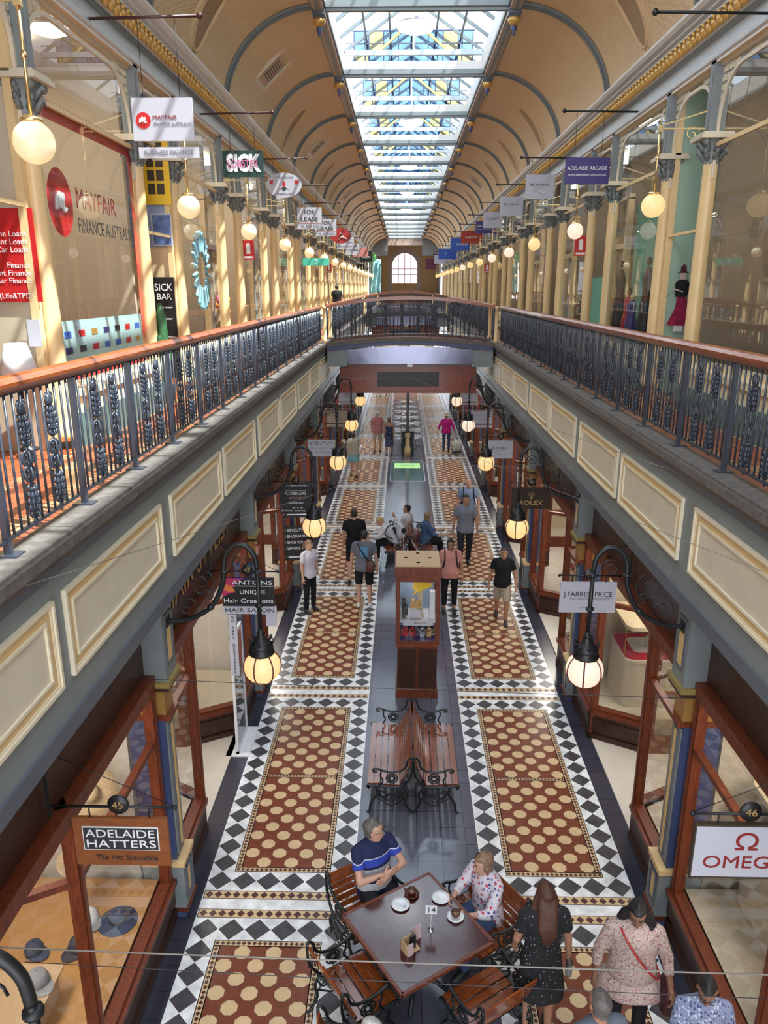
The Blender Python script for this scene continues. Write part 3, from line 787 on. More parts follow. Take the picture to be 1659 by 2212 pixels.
    # vents and oval windows in the vault
    for k in range(0, 15):
        kind = None
        if s < 0: kind = {1:'o',2:'v',3:'o',4:'v',5:'o',6:'o',7:'v',9:'v',10:'v',11:'v',12:'v'}.get(k)
        else: kind = {1:'o',3:'o',4:'o',5:'o',6:'v',7:'o',9:'o',11:'o'}.get(k)
        if not kind: continue
        a = PI*.27 if kind == 'v' else PI*.20; yc = bay(k)+BAY/2
        cx = 1.85+1.92*cos(a); cz = 10.12+1.80*sin(a)
        # local frame: u tangent (up the curve), n inward normal
        nrm = Vector((-cos(a),0,-sin(a))); u = Vector((-sin(a),0,cos(a)))
        def P(uu, yy, nn):
            q = u*uu+nrm*nn; return (s*(cx+q.x), yc+yy, cz+q.z)
        if kind == 'v':
            r = empty('ceiling_vent', (0,0,0), 0, 'square louvred ceiling vent in the %s vault, %s bay' % (SIDE[s], ORD[k]), 'ceiling vent', 'louvred vents in the vault')
            W = .44; b = MB()
            for (u0,u1,y0_,y1_) in ((-W-.09,-W,-W-.09,W+.09),(W,W+.09,-W-.09,W+.09),(-W,W,-W-.09,-W),(-W,W,W,W+.09)):
                vs = [P(u0,y0_,-.1),P(u1,y0_,-.1),P(u1,y1_,-.1),P(u0,y1_,-.1),P(u0,y0_,.06),P(u1,y0_,.06),P(u1,y1_,.06),P(u0,y1_,.06)]
                b.add(vs, [(0,3,2,1),(4,5,6,7),(0,1,5,4),(1,2,6,5),(2,3,7,6),(3,0,4,7)])
            b.build('vent_frame', M['panel'], r)
            b = MB(); b.quad(P(-W,-W,.012),P(W,-W,.012),P(W,W,.012),P(-W,W,.012),0)
            for i in range(14):
                u0 = -W+.06*i; b.add([P(u0,-W,.015),P(u0+.035,-W,.04),P(u0+.035,W,.04),P(u0,W,.015)],[(0,1,2,3)],1)
            b.build('louvre', [M['soffit'], M['pink_trim']], r)
        else:
            r = empty('oval_vault_window', (0,0,0), 0, 'oval moulded opening in the %s vault, %s bay' % (SIDE[s], ORD[k]), 'oval opening', 'oval openings in the vault')
            b = MB(); A, B_ = .82, .42; m_ = 32
            pts = lambda f, nn: [P(A*f*sin(2*PI*i/m_), B_*f*cos(2*PI*i/m_), nn + .16*(abs(sin(2*PI*i/m_))**2)*0 - (A*f*sin(2*PI*i/m_))**2*-.22) for i in range(m_)]
            b.tube(pts(1.0,.0), .05, 6, closed=True); b.tube(pts(.86,.02), .035, 6, closed=True); b.tube(pts(1.12,.0), .022, 5, closed=True)
            b.build('oval_moulding', M['vault'], r)
            b = MB(); q = pts(.86,.015); c = P(0,0,.02)
            for i in range(m_): b.add([c,q[i],q[(i+1)%m_]],[(0,1,2)])
            b.build('oval_recess', M['recess'], r)

# ------------------------------------------------------------------ skylight
b = MB()
for k in range(0, 18): 
    y = bay(k); b.box(-1.76,y-.09,11.86,1.76,y+.09,11.97,0); b.box(-1.76,y-.05,11.80,1.76,y+.05,11.86,0); b.box(-1.76,y-.04,11.97,1.76,y+.04,12.16,1)
o = b.build('beam_cross', [M['greyblue'], M['white_trim']]); tag(o, 'grey cross beams dividing the skylight', 'beam', kind='structure')
RIDGE = 13.5; EAVE = 12.35
r = empty('skylight_lantern', (0,0,0), 0, 'long gabled glass skylight above the vault', 'skylight', kind='structure')
b = MB()
for s in (-1,1):
    b.quad((s*1.76,YN,EAVE),(0,YN,RIDGE),(0,88.5,RIDGE),(s*1.76,88.5,EAVE))
b.build('glazing', M['skyglass'], r)
b = MB()
for s in (-1,1):
    k = 0; y = bay(-1)
    while y < 88:
        b.bar((s*1.76,y,EAVE),(0,y,RIDGE),.045,.07); y += BAY/4
    for t in (.0,.33,.66):
        b.bar((s*1.76*(1-t),YN,EAVE+(RIDGE-EAVE)*t),(s*1.76*(1-t),88.5,EAVE+(RIDGE-EAVE)*t),.05,.05)
b.bar((0,YN,RIDGE),(0,88.5,RIDGE),.10,.12)
b.build('glazing_bar', M['greyblue'], r)
b = MB()
for k in range(0, 18):
    for f in (0,.5):
        y = bay(k)+BAY*f
        if f == 0:
            b.bar((-1.7,y,EAVE),(1.7,y,EAVE),.09,.12,0); b.bar((0,y,EAVE),(0,y,RIDGE),.05,.05,0)
            b.bar((-.9,y,EAVE),(0,y,RIDGE-.45),.05,.06,1); b.bar((.9,y,EAVE),(0,y,RIDGE-.45),.05,.06,1)
            for q in (-1.2,-.6,.6,1.2): b.bar((q,y,12.16),(q,y,EAVE+.45),.02,.03,2)
            b.bar((-1.72,y,12.55),(1.72,y,12.55),.02,.03,2)
b.build('truss', [M['palegrey'], M['goldline'], M['midblue']], r)
for k in range(0, 14):
    y = bay(k)+.42
    b = MB(); n = 8
    for i in range(n):
        xa, xb = -1.5+3.0*i/n, -1.5+3.0*(i+1)/n
        for j,(za,zb) in enumerate(((12.20,12.50),(12.50,12.95))): b.quad((xa,y,za),(xb,y,za),(xb,y,zb),(xa,y,zb), 1 if (j == 1 and i in (1,6)) or (j == 0 and i in (0,7)) else 0)
    b.build('leaded_pane', [M['bluepane'], M['yellowpane']], r)
    b = MB()
    for i in range(n+1): b.box(-1.5+3.0*i/n-.012,y-.02,12.20,-1.5+3.0*i/n+.012,y+.02,12.95)
    for z in (12.20,12.50,12.95): b.box(-1.55,y-.015,z-.014,1.55,y+.015,z+.014)
    b.build('leaded_frame', M['blue'], r)
# gable lamps
pr = None
for i,k in enumerate((2,4,6,8,10,12)):
    if pr is None:
        pr = empty('highbay_lamp', (0,0,0), 0, '', 'lamp', 'lamps hanging in the skylight')
        MB().lathe([(.08,.5),(.08,.12),(.13,.06)],(0,0,0),14).build('lamp_housing', M['steel'], pr)
        MB().lathe([(.13,.06),(.26,-.10),(.30,-.16)],(0,0,0),20).build('reflector', M['china'], pr)
        MB().lathe([(.30,-.16),(.28,-.22),(.16,-.27),(0,-.29)],(0,0,0),20).build('diffuser', M['lampwhite'], pr)
        MB().tube([(0,0,.5),(0,0,1.0)],.012,6).build('lamp_rod', M['steel'], pr)
        o = pr
    else: o = copy_tree(pr)
    o.location = (0, bay(k)+1.25, 12.12); o.scale = (1.3,1.3,1.2); o['label'] = 'white lamp with round reflector hanging in the skylight, %s from the viewer' % ORD[i]

# ------------------------------------------------------------------ far end
b = MB(); Y = 95.0
def arch_pts(w, z0, zs, n=16): return [(-w,z0),(w,z0)]+[(w*cos(PI*i/n), zs+w*sin(PI*i/n)) for i in range(n+1)]
# wall with arched opening: pieces
w, z0, zs = 1.5, 7.2, 9.1
b.box(-3.9,Y,0,-w,Y+.3,13.2,0); b.box(w,Y,0,3.9,Y+.3,13.2,0); b.box(-w,Y,0,w,Y+.3,z0,0)
n = 16
for i in range(n):
    a0, a1 = PI*i/n, PI*(i+1)/n
    b.add([(w*cos(a0),Y,zs+w*sin(a0)),(w*cos(a1),Y,zs+w*sin(a1)),(w*cos(a1),Y,13.2),(w*cos(a0),Y,13.2)],[(0,1,2,3)],0)
tag(b.build('wall_far_end', M['gold2'] if 'gold2' in M else mat('ochre_end_wall',(.55,.36,.14),.6)), 'ochre end wall with arched window', 'wall', kind='structure')
b = MB()
for (a0,a1) in ((w,w+.35),(w+.38,w+.5)):
    for i in range(n):
        t0, t1 = PI*i/n, PI*(i+1)/n
        b.add([(a0*cos(t0),Y-.05,zs+a0*sin(t0)),(a1*cos(t0),Y-.05,zs+a1*sin(t0)),(a1*cos(t1),Y-.05,zs+a1*sin(t1)),(a0*cos(t1),Y-.05,zs+a0*sin(t1))],[(0,1,2,3)],0)
for sx in (-1,1): b.box(sx*w,Y-.1,5.2,sx*(w+.42),Y,zs,0)
b.build('trim_7_arch', M['pink_trim'])['kind'] = 'structure'
r = empty('window_1', (0,0,0), 0, 'tall arched window glowing at the far end', 'window', kind='structure')
b = MB(); b.poly([(x,Y+.2,z) for x,z in arch_pts(w,z0,zs)]); b.build('window_pane', mat('bright_window_pane', (.9,.8,.85), .5, emit=.8, ecol=(1,.84,.90)), r)
b = MB()
for x in (-.75,0,.75): b.bar((x,Y+.15,z0),(x,Y+.15,zs+(w*w-x*x)**.5),.07,.06,up=(0,1,0))
for z in (zs-.25,zs-.9): b.bar((-w,Y+.15,z),(w,Y+.15,z),.07,.06)
b.build('window_frame', mat('maroon_frame',(.28,.05,.10),.5), r)
# tribune at the crossing: cross piece below vault end
b = MB(); b.box(-3.9,88.5,10.1,-1.9,89,13.2,0); b.box(1.9,88.5,10.1,3.9,89,13.2,0); b.box(-1.9,88.5,11.2,1.9,89,11.9,1); b.box(-3.9,89,13.1,3.9,95,13.2,0)
for s in (-1,1): b.box(s*3.9,88.4,5.1,s*4.0,95,13.2,2)
tag(b.build('wall_crossing', [M['greyblue'],M['pink_trim'],M['greyblue']]), 'grey arch and dark beam closing the vault at the far crossing', 'wall', kind='structure')
b = MB(); b.box(-3.9,88,5.0,3.9,95,5.13); tag(b.build('floor_far_landing', M['gallery_floor']), 'tiled landing at the far end', 'floor', kind='structure')
b = MB()
b.box(-3.6,94,6.2,-1.6,94.1,6.27); b.box(1.6,94,6.2,3.6,94.1,6.27)
for i in range(20): b.box(-3.6+i*.1,94.02,5.2,-3.58+i*.1,94.06,6.2); b.box(1.6+i*.1,94.02,5.2,1.62+i*.1,94.06,6.2)
tag(b.build('landing_railing', M['handrail']), 'short timber railing in front of the arched end window', 'railing')
# ------------------------------------------------------------------ hanging lamps over the ground floor
def spiral(cx, cz, r, a0, turns, n=22, sgn=1, y=0):
    return [(cx+r*(1-i/n*.85)*cos(a0+sgn*2*PI*turns*i/n), y, cz+r*(1-i/n*.85)*sin(a0+sgn*2*PI*turns*i/n)) for i in range(n+1)]
def smooth(pts, n=5):
    out = []; P = [Vector(p) for p in pts]
    for i in range(len(P)-1):
        p0 = P[max(i-1,0)]; p1 = P[i]; p2 = P[i+1]; p3 = P[min(i+2,len(P)-1)]
        for j in range(n):
            t = j/n; out.append(.5*((2*p1)+(p2-p0)*t+(2*p0-5*p1+4*p2-p3)*t*t+(3*p1-p0-3*p2+p3)*t**3))
    out.append(P[-1]); return out
def street_lamp(s):
    r = empty('arcade_lamp', (0,0,0), 0, '', 'lamp', 'globe lamps on curved iron arms over the ground floor')
    path = [(2.60,0,3.52),(2.38,0,3.54),(2.14,0,3.68),(2.01,0,3.92),(1.985,0,4.10),(1.965,0,4.22),(1.90,0,4.32),(1.82,0,4.345),(1.74,0,4.32),(1.675,0,4.23),(1.655,0,4.10)]
    b = MB(); b.tube([(s*p.x,0,p.z) for p in smooth(path)], .026, 8)
    b.ball((s*2.14,0,3.68),.036,8,6); b.box(s*2.585,-.05,3.46,s*2.61,.05,3.58)
    b.build('curved_arm', M['black_iron'], r)
    b = MB(); b.tube([(s*1.655,0,4.10),(s*1.65,0,3.36)],.022,8)
    for z in (4.06,3.70,3.40): b.lathe([(.02,-.02),(.042,-.01),(.042,.01),(.02,.02)],(s*1.652,0,z),10)
    b.lathe([(.02,-.02),(.042,-.01),(.042,.01),(.02,.02)],(s*1.985,0,4.06),10)
    b.build('drop_stem', M['black_iron'], r)
    b = MB()
    for cx,cz,rr,a0,t,sg in ((2.22,3.93,.15,PI*.6,1.6,1),(2.36,3.70,.12,PI*.3,1.6,-1),(2.16,3.80,.07,0,1.4,1),(1.83,4.14,.09,PI,1.6,-1)):
        b.tube([(s*x,y,z) for x,y,z in spiral(cx,cz,rr,a0,t,22,sg)], .007, 5)
    b.build('scroll', M['black_iron'], r)
    b = MB(); b.lathe([(.024,.30),(.03,.26),(.05,.20),(.085,.15),(.12,.13),(.125,.10),(.11,.06),(.135,.05),(.13,.02),(.10,.0)],(s*1.65,0,3.15),12)
    for i in range(8):
        a = i*PI/4; b.tube([(s*1.65+.10*cos(a),.10*sin(a),3.29),(s*1.65+.13*cos(a),.13*sin(a),3.315),(s*1.65+.12*cos(a),.12*sin(a),3.34)],.012,5)
    b.build('crown_cap', M['black_iron'], r)
    g = MB().ball((s*1.65,0,3.03),.188,24,16).build('globe', M['globe'], r)
    b = MB()
    for i in range(3):
        a0 = i*PI/3+.25
        pts = [(s*1.65+.192*sin(t)*cos(a0), .192*sin(t)*sin(a0), 3.03+.192*cos(t)) for t in [PI*2*q/28 for q in range(28)]]
        b.tube(pts, .008, 5, closed=True)
    b.ball((s*1.65,0,2.835),.02,8,6); b.ball((s*1.65,0,2.81),.012,6,5); b.lathe([(.06,.0),(.03,-.012),(0,-.015)],(s*1.65,0,2.85),10)
    b.build('strap_cage', mat('maroon_strap',(.16,.03,.02),.4), g)
    return r
for s in (-1,1):
    p0 = street_lamp(s); 
    for i,k in enumerate(range(-1, 8)):
        o = p0 if i == 0 else copy_tree(p0)
        o.location = (0, bay(k), 0)
        o['label'] = 'caged globe lamp on curved black arm, %s along the %s side' % (ORD[i], SIDE[s])
        if s > 0 and k in (0,3,4):
            for c in o.children:
                if c.name.startswith('globe'): 
                    c.data = c.data.copy(); c.data.materials[0] = M['globe_pale']

# gallery globes
def gallery_globe(s):
    r = empty('gallery_lamp', (0,0,0), 0, '', 'lamp', 'opal globe lamps hanging along the galleries')
    b = MB(); b.bar((s*3.78,0,8.74),(s*3.08,0,8.74),.02,.02); b.bar((s*3.78,0,8.98),(s*3.10,0,8.78),.018,.018)
    b.tube([(s*x,y,z) for x,y,z in spiral(3.5,8.68,.10,0,1.3,16)],.007,5)
    b.build('bracket', M['brass'], r)
    b = MB(); b.tube([(s*3.08,0,8.80),(s*3.08,0,7.98)],.014,8); b.box(s*3.08-.025,-.025,8.70,s*3.08+.025,.025,8.78); b.ball((s*3.08,0,8.84),.022,8,6)
    b.lathe([(.014,-.03),(.028,-.02),(.022,0),(.014,.02)],(s*3.08,0,8.40),8)
    b.lathe([(.03,.04),(.075,.02),(.085,0),(.07,-.01)],(s*3.08,0,7.955),14); b.build('brass_rod', M['brass'], r)
    MB().ball((s*3.08,0,7.81),.152,24,16).build('globe', M['globe_sun' if s < 0 else 'globe'], r)
    return r
for s in (-1,1):
    p0 = gallery_globe(s)
    for i,k in enumerate(range(0, 16)):
        o = p0 if i == 0 else copy_tree(p0)
        o.location = (s*({0:-.08,1:.05,2:.16,3:.16}.get(k,.1) if s < 0 else .02), bay(k)-.84, 0)
        o['label'] = 'opal globe lamp hanging from a brass rod, %s along the %s gallery' % (ORD[i], SIDE[s])
        if s > 0 and k in (2,4,5,8):
            for c in o.children:
                if c.name.startswith('globe'):
                    c.data = c.data.copy(); c.data.materials[0] = M['globe_pale']

# ------------------------------------------------------------------ hanging signs
def ground_sign(s, k, label, num, board, w=.72, h=.42, top=3.08, xc=2.27, thick=.03, yo=0):
    y = bay(k)+BAY/2+yo
    r = empty('hanging_sign', (s*xc, y, top), 0, label, 'sign', 'signs hanging over the ground floor shops')
    b = MB(); x0, x1 = (1.86, 2.78); 
    b.tube([(s*x0-s*xc,0,.09),(s*x1-s*xc,0,.09)],.011,6); b.ball((s*x0-s*xc,0,.09),.02,6,5)
    b.bar((s*x1-s*xc,0,.62),(s*x1-s*xc,0,.0),.02,.02); b.tube([(s*x1-s*xc,0,.55),(s*x0-s*xc,0,.10)],.004,4)
    for q in (-.22,.22): b.tube([(q,0,.10),(q,0,0)],.006,5)
    b.build('hanging_bracket', M['black_iron'], r)
    b = MB(); b.box(-w/2,-thick/2,-h,w/2,thick/2,0); b.build('sign_board', board, r)
    if num:
        b = MB(MAT_DISC); b.lathe([(0,-.012),(.075,-.012),(.08,0),(.075,.012),(0,.012)],(0,0,0),20)
        o = b.build('number_disc', M['black'], r); o.location = (0,0,.11)
        text(num, (0,-.016,0), .085, M['gold_ink'], o)
    return r
MAT_DISC = Matrix.Rotation(PI/2, 4, 'X')
F_ = -.018
wb = wood('orange_sign_timber', (.20,.06,.018), (.30,.095,.03), .35, (1,1,4), .3)
r = ground_sign(-1,-1,'orange timber hat shop sign with dark name panel, disc 45, nearest on the sunlit side','45',wb,.70,.41,3.06)
b = MB(); b.box(-.28,F_-.004,-.27,.28,F_+.004,-.07,0); b.box(-.272,F_-.008,-.262,.272,F_,-.078,1); b.build('name_panel', [M['white_ink'], M['ink']], r)
text('ADELAIDE',(0,F_-.011,-.125),.095,M['white_ink'],r,width=.51); text('HATTERS',(0,F_-.011,-.213),.095,M['white_ink'],r,width=.51)
text('The Hat Specialists',(.03,F_,-.34),.06,M['ink'],r,width=.46)
r = ground_sign(-1,0,'black and white hair salon sign with a magenta swirl, disc 43','43',M['black'],.70,.40,3.06)
b = MB(); b.poly([(-.35,F_,0),(-.02,F_,0),(-.14,F_,-.05),(-.20,F_,-.14),(-.19,F_,-.21),(-.26,F_,-.22),(-.35,F_,-.28)],0)
b.poly([(-.35,F_-.002,-.08),(-.22,F_-.002,-.11),(-.17,F_-.002,-.19),(-.24,F_-.002,-.20),(-.35,F_-.002,-.17)],1)
b.poly([(-.2,F_-.002,0),(0,F_-.002,0),(-.1,F_-.002,-.02)],2)
b.build('colour_swirl', [mat('magenta_swirl',(.5,.03,.12),.5), mat('orange_swirl',(.75,.2,.06),.5), mat('violet_swirl',(.16,.05,.45),.5)], r)
text('ANTONS',(.06,F_-.006,-.065),.09,M['white_ink'],r,width=.54); b = MB(); b.box(-.20,F_-.004,-.118,.34,F_,-.11); b.build('underline', M['white_ink'], r)
text('UNIQUE',(.06,F_-.004,-.20),.085,M['white_ink'],r,width=.34); text('Hair Creations',(.0,F_-.004,-.325),.085,M['white_ink'],r,width=.66)
b = MB(); b.box(-.35,-.015,-.52,.37,.015,-.41); b.build('lower_board', M['sign_white'], r); text('HAIR SALON',(.01,F_,-.465),.085,M['ink'],r,width=.66)
b = MB(); b.box(-.29,-.012,-1.45,-.18,.012,-.53); b.box(.22,-.01,-.70,.36,.01,-.52); b.build('vertical_board', M['sign_white'], r)
for i,ch in enumerate('NO APPT NECESSARY'):
    if ch != ' ': text(ch,(-.235,F_,-.57-i*.052),.055,M['ink'],r)
r = ground_sign(-1,1,'black cobbler and shoe repair sign behind the second caged globe','41',M['black'],.66,.42,3.08)
text('COBBLERS',(0,F_,-.14),.09,M['white_ink'],r,width=.40); b = MB(); b.box(-.2,F_,-.085,.2,F_+.002,-.08); b.build('rule', M['white_ink'], r)
text('LOCKSMITHS',(.02,F_,-.23),.055,mat('faded_pink_letters',(.5,.28,.22),.5),r,width=.30); text('SHOE REPAIRS',(0,F_,-.33),.05,M['white_ink'],r,width=.28)
b = MB(); b.box(-.33,-.015,-.53,.33,.015,-.45); b.build('lower_board', M['black'], r); text('KEY CUTTING - ENGRAVING - BELTS',(0,F_,-.49),.04,M['white_ink'],r,width=.60)
def leaves(b, x0, x1, z, n, mi=0):
    for i in range(n):
        x = x0+(x1-x0)*(i+.5)/n; a = random.uniform(-1,1); L = .03
        b.poly([(x,F_,z),(x+L*.4*cos(a),F_,z+.018+.01*a),(x+L*cos(a),F_,z+.012*sin(a*5)),(x+L*.4,F_,z-.02)],mi)
r = ground_sign(-1,2,'pale two-line sign with a dark leafy frieze along its top edge','39',M['sign_white'],.68,.42,3.06)
b = MB(); leaves(b,-.3,.3,-.06,16); leaves(b,-.3,.3,-.11,10); b.build('leaf_frieze', M['ink'], r)
text('ESSENCE OF',(0,F_,-.22),.08,M['grey_ink'],r,width=.52); text('AUSTRALIA',(0,F_,-.33),.085,M['grey_ink'],r,width=.60)
for k,bd,lab,n_ in ((3,mat('buff_sign',(.42,.34,.25),.5),'buff jewellery sign with tall thin letters, beside the fourth lamp','37'),(4,M['sign_white'],'pale blue jewellery sign with tall thin letters beneath the footbridge','35')):
    r = ground_sign(-1,k,lab,n_,bd,.66,.40,3.06)
    b = MB()
    b.box(-.2,F_,-.06,-.02,F_+.002,-.05); b.box(-.05,F_,-.30,-.04,F_+.002,-.05); b.box(.0,F_,-.30,.01,F_+.002,-.05); b.box(.0,F_,-.06,.14,F_+.002,-.05); b.box(-.14,F_,-.15,.1,F_+.002,-.14)
    b.box(.05,F_,-.30,.06,F_+.002,-.2); b.box(.1,F_,-.30,.11,F_+.002,-.2); b.box(.1,F_,-.30,.17,F_+.002,-.29); b.box(.16,F_,-.30,.17,F_+.002,-.2)
    b.build('monogram', M['ink'], r)
    b = MB(); b.box(-.33,-.015,-.52,.33,.015,-.44,0); b.box(-.33,-.01,-.43,.33,.01,-.41,1); b.build('lower_board', [bd, M['timber_dark']], r); text('JEWELLERY',(0,F_,-.48),.055,M['grey_ink'],r,width=.42)
# shaded side
r = ground_sign(1,-1,'white framed watch shop sign with dark red letters, disc 46','46',M['sign_white'],.74,.44,3.08)
b = MB(); b.box(-.37,-.02,-.005,.37,.02,.012); b.box(-.382,-.02,-.45,-.37,.02,.012); b.box(.37,-.02,-.45,.382,.02,.012); b.box(-.38,-.02,-.452,.38,.02,-.44); b.build('sign_frame', M['soffit'], r)
text('\u03a9',(0,F_,-.145),.20,M['red_ink'],r,width=.16); text('OMEGA',(0,F_,-.315),.15,M['red_ink'],r,width=.60)
r = ground_sign(1,0,'white sign with thin black capitals behind the nearest pale globe, disc 44','44',M['sign_white'],.74,.43,3.04,xc=2.25)
text('J.FARREN PRICE',(0,F_,-.17),.10,M['ink'],r,width=.64); b = MB(); b.box(-.25,F_,-.222,.32,F_+.002,-.218); b.build('rule', M['ink'], r)
text('THE WATCH SPECIALISTS',(.02,F_,-.24),.03,M['grey_ink'],r,width=.52); text('SINCE 1941',(.0,F_,-.36),.028,M['grey_ink'],r,width=.22)
r = ground_sign(1,1,'dark brown sign with a gold crown above gold letters','42',mat('dark_brown_sign',(.03,.016,.01),.35),.76,.42,3.08)
text('ROLEX',(0,F_,-.30),.12,M['gold_ink'],r,width=.44)
b = MB()
for i in range(5):
    a = PI/2+(i-2)*.38; b.bar((0,F_,-.20),(.085*cos(a),F_,-.20+.10*sin(a)),.012,.004); b.ball((.09*cos(a),F_,-.20+.105*sin(a)),.009,6,4)
b.lathe([(.03,-.008),(.035,0),(.03,.008)],(0,F_,-.205),10); b.build('crown_emblem', M['gold_ink'], r)
def cracks(b, w, h, z0=0):
    for pts in ([(.25,0),(.18,-.10),(.30,-.22),(.34,-.36)],[(.18,-.10),(.05,-.13)],[(-.30,-.42),(-.12,-.30),(.05,-.36),(.16,-.43)],[(-.12,-.30),(-.16,-.22)],[(.18,-.10),(.33,-.04)]):
        for a,c in zip(pts[:-1],pts[1:]): b.bar((a[0]*w/.72,F_,z0+a[1]*h/.44),(c[0]*w/.72,F_,z0+c[1]*h/.44),.004,.003)
def elysian(r, w, h):
    text('ELYSIAN',(-.02,F_,-h*.42),.075,M['ink'],r,width=w*.62); text('EST. 2013',(-.02,F_,-h*.54),.02,M['grey_ink'],r,width=w*.3); text('opals',(0,F_,-h*.74),.03,M['grey_ink'],r)
    b = MB(); cracks(b, w, h); b.build('crack_pattern', M['grey_ink'], r)
r = ground_sign(1,2,'pale sign with fine crack pattern, hanging over the ground floor','40',M['sign_white'],.62,.46,3.06); elysian(r,.62,.46)
for k,lab in ((3,'white two-part sign with faint grey script beside the fourth lamp'),(4,'white two-part sign with faint grey script beneath the footbridge')):
    r = ground_sign(1,k,lab,'38' if k == 3 else '36',M['sign_white'],.68,.40,3.06)
    text('DIAMOND',(0,F_,-.14),.06,M['grey_ink'],r,width=.26); text('House',(0,F_,-.26),.08,M['grey_ink'],r,width=.30)
    b = MB(); b.box(-.34,-.015,-.52,.34,.015,-.44,0); b.box(-.30,-.01,-.43,.30,.01,-.41,1); b.build('lower_board', [M['sign_white'], M['timber_dark']], r); text('JEWELLERS',(0,F_,-.48),.045,M['pink_ink'],r,width=.5)

# gallery signs and their rods
for s in (-1,1):
    p0 = None
    for i,k in enumerate(range(0, 15)):
        if p0 is None:
            p0 = MB().tube([(s*3.72,0,0),(s*2.48,0,.02)],.016,8).ball((s*2.46,0,.02),.036,8,6).build('sign_rod', mat('dark_maroon_iron',(.06,.02,.02),.4) if s < 0 else M['black_iron']); o = p0
            tag(o, '', 'rod', 'iron rods projecting from the cornice')
        else: o = p0.copy(); COL.objects.link(o)
        o.location = (0, bay(k)+BAY/2, 9.58); o['label'] = 'thin iron rod projecting from the cornice, %s on the %s side' % (ORD[i], SIDE[s])
def gallery_sign(s, k, x0, x1, z0, z1, board, label, wires=True, yo=0):
    y = bay(k)+BAY/2+yo; xc = (x0+x1)/2
    r = empty('hanging_sign', (xc, y, z1), 0, label, 'sign', 'signs hanging along the galleries')
    if board: MB().box(x0-xc,-.012,z0-z1,x1-xc,.012,0).build('sign_board', board, r)
    b = MB()
    for q in (-.3,.3):
        xq = max(-3.7,min(3.7,xc+q*(x1-x0)))-xc
        b.tube([(q*(x1-x0),0,0),(xq,0,9.57-z1)],.004,4)
    b.build('hanging_wire', M['black_iron'], r)
    return r
G_ = -.015
def disc(b, cx, cz, rx, rz, y=G_, mi=0, n=24): b.poly([(cx+rx*cos(2*PI*i/n),y,cz+rz*sin(2*PI*i/n)) for i in range(n)], mi)
def m_logo(r, cx, cz, sc_, y=G_-.002):
    b = MB(); P = [(-.6,-.35),(-.45,.25),(-.35,.1),(-.42,-.3),(-.2,.35),(-.08,.35),(-.12,-.3),(.15,.35),(.3,.3),(.22,-.25),(.35,-.35),(.5,-.2)]
    b.tube([(cx+p.x*sc_, y, cz+p.z*sc_) for p in smooth([(a,0,c) for a,c in P],4)], .09*sc_, 5); return b.build('monogram', M['white_ink'], r)
r = gallery_sign(-1,0,-3.29,-2.60,8.36,8.80,M['sign_white'],'white finance sign with red roundel and small board below it')
b = MB(); disc(b,-.22,-.23,.085,.085); b.build('roundel', M['red'], r); m_logo(r,-.22,-.23,.075)
text('MAYFAIR',(.025,G_,-.20),.06,M['red_ink'],r,width=.27); text('FINANCE AUSTRALIA',(.11,G_,-.265),.045,M['grey_ink'],r,width=.42)
b = MB(); b.box(-.30,-.012,-.62,.385,.012,-.505); b.build('lower_board', M['sign_white'], r); text('BUSINESS FINANCE',(.045,G_,-.562),.065,M['grey_ink'],r,width=.56)
r = gallery_sign(-1,1,-3.34,-2.64,8.59,9.01,M['sign_green'],'dark green sign with white bubble letters and a pink word')
text('SICK',(0,G_,-.21),.36,M['white_ink'],r,width=.60,ext=.003).data.offset = .018; text('LOBSTER',(.0,G_-.006,-.21),.16,M['pink_ink'],r,width=.52,ext=.003)
r = gallery_sign(-1,2,-3.4,-2.58,8.76,9.30,None,'white oval souvenirs and gifts sign with red emblem')
b = MB(); pts = [(.41*cos(2*PI*i/32),.27*sin(2*PI*i/32)-.27) for i in range(32)]
b.add([(x,-.012,z) for x,z in pts]+[(x,.012,z) for x,z in pts],[tuple(range(32)),tuple(range(32,64))[::-1]]+[(i,(i+1)%32,32+(i+1)%32,32+i) for i in range(32)]); b.build('sign_board', M['sign_white'], r)
b = MB(); b.poly([(0,G_,-.17),(.04,G_,-.24),(.03,G_,-.30),(-.03,G_,-.30),(-.04,G_,-.24)],0); b.poly([(-.13,G_,-.38),(-.02,G_,-.31),(.02,G_,-.31),(.13,G_,-.38),(.05,G_,-.35),(0,G_,-.40),(-.05,G_,-.35)],1)
for sx in (-1,1): b.poly([(sx*.34,G_,-.17),(sx*.24,G_,-.17),(sx*.26,G_,-.22),(sx*.24,G_,-.25),(sx*.32,G_,-.25)],0)
b.build('emblem', [M['red'], M['ink']], r); text('SOUVENIRS & GIFTS',(0,G_,-.45),.05,M['grey_ink'],r,width=.46); text('AUSTRALIAN MADE',(0,G_,-.10),.04,M['grey_ink'],r,width=.42)
def lease(k, x0, x1, z0, z1, lab):
    r = gallery_sign(-1,k,x0,x1,z0,z1,M['sign_white'],lab); h = z1-z0
    text('FOR',(0,G_,-h*.22),.17,M['ink'],r,width=.30); text('LEASE',(0,G_,-h*.55),.17,M['ink'],r,width=.50)
    b = MB(); b.box(-.34,G_,-h*.745,.34,G_+.002,-h*.73,0); b.build('rule', M['red'], r); text('Ph. 8223 5522',(.02,G_,-h*.87),.09,M['grey_ink'],r,width=.52)
lease(3,-3.33,-2.61,8.40,9.0,'nearest white FOR LEASE sign beside the oval sign'); lease(4,-3.32,-2.58,8.50,9.06,'second white FOR LEASE sign behind the first')
r = gallery_sign(-1,5,-2.9,-2.5,8.5,9.1,None,'red oval sign with white mark behind the lease signs')
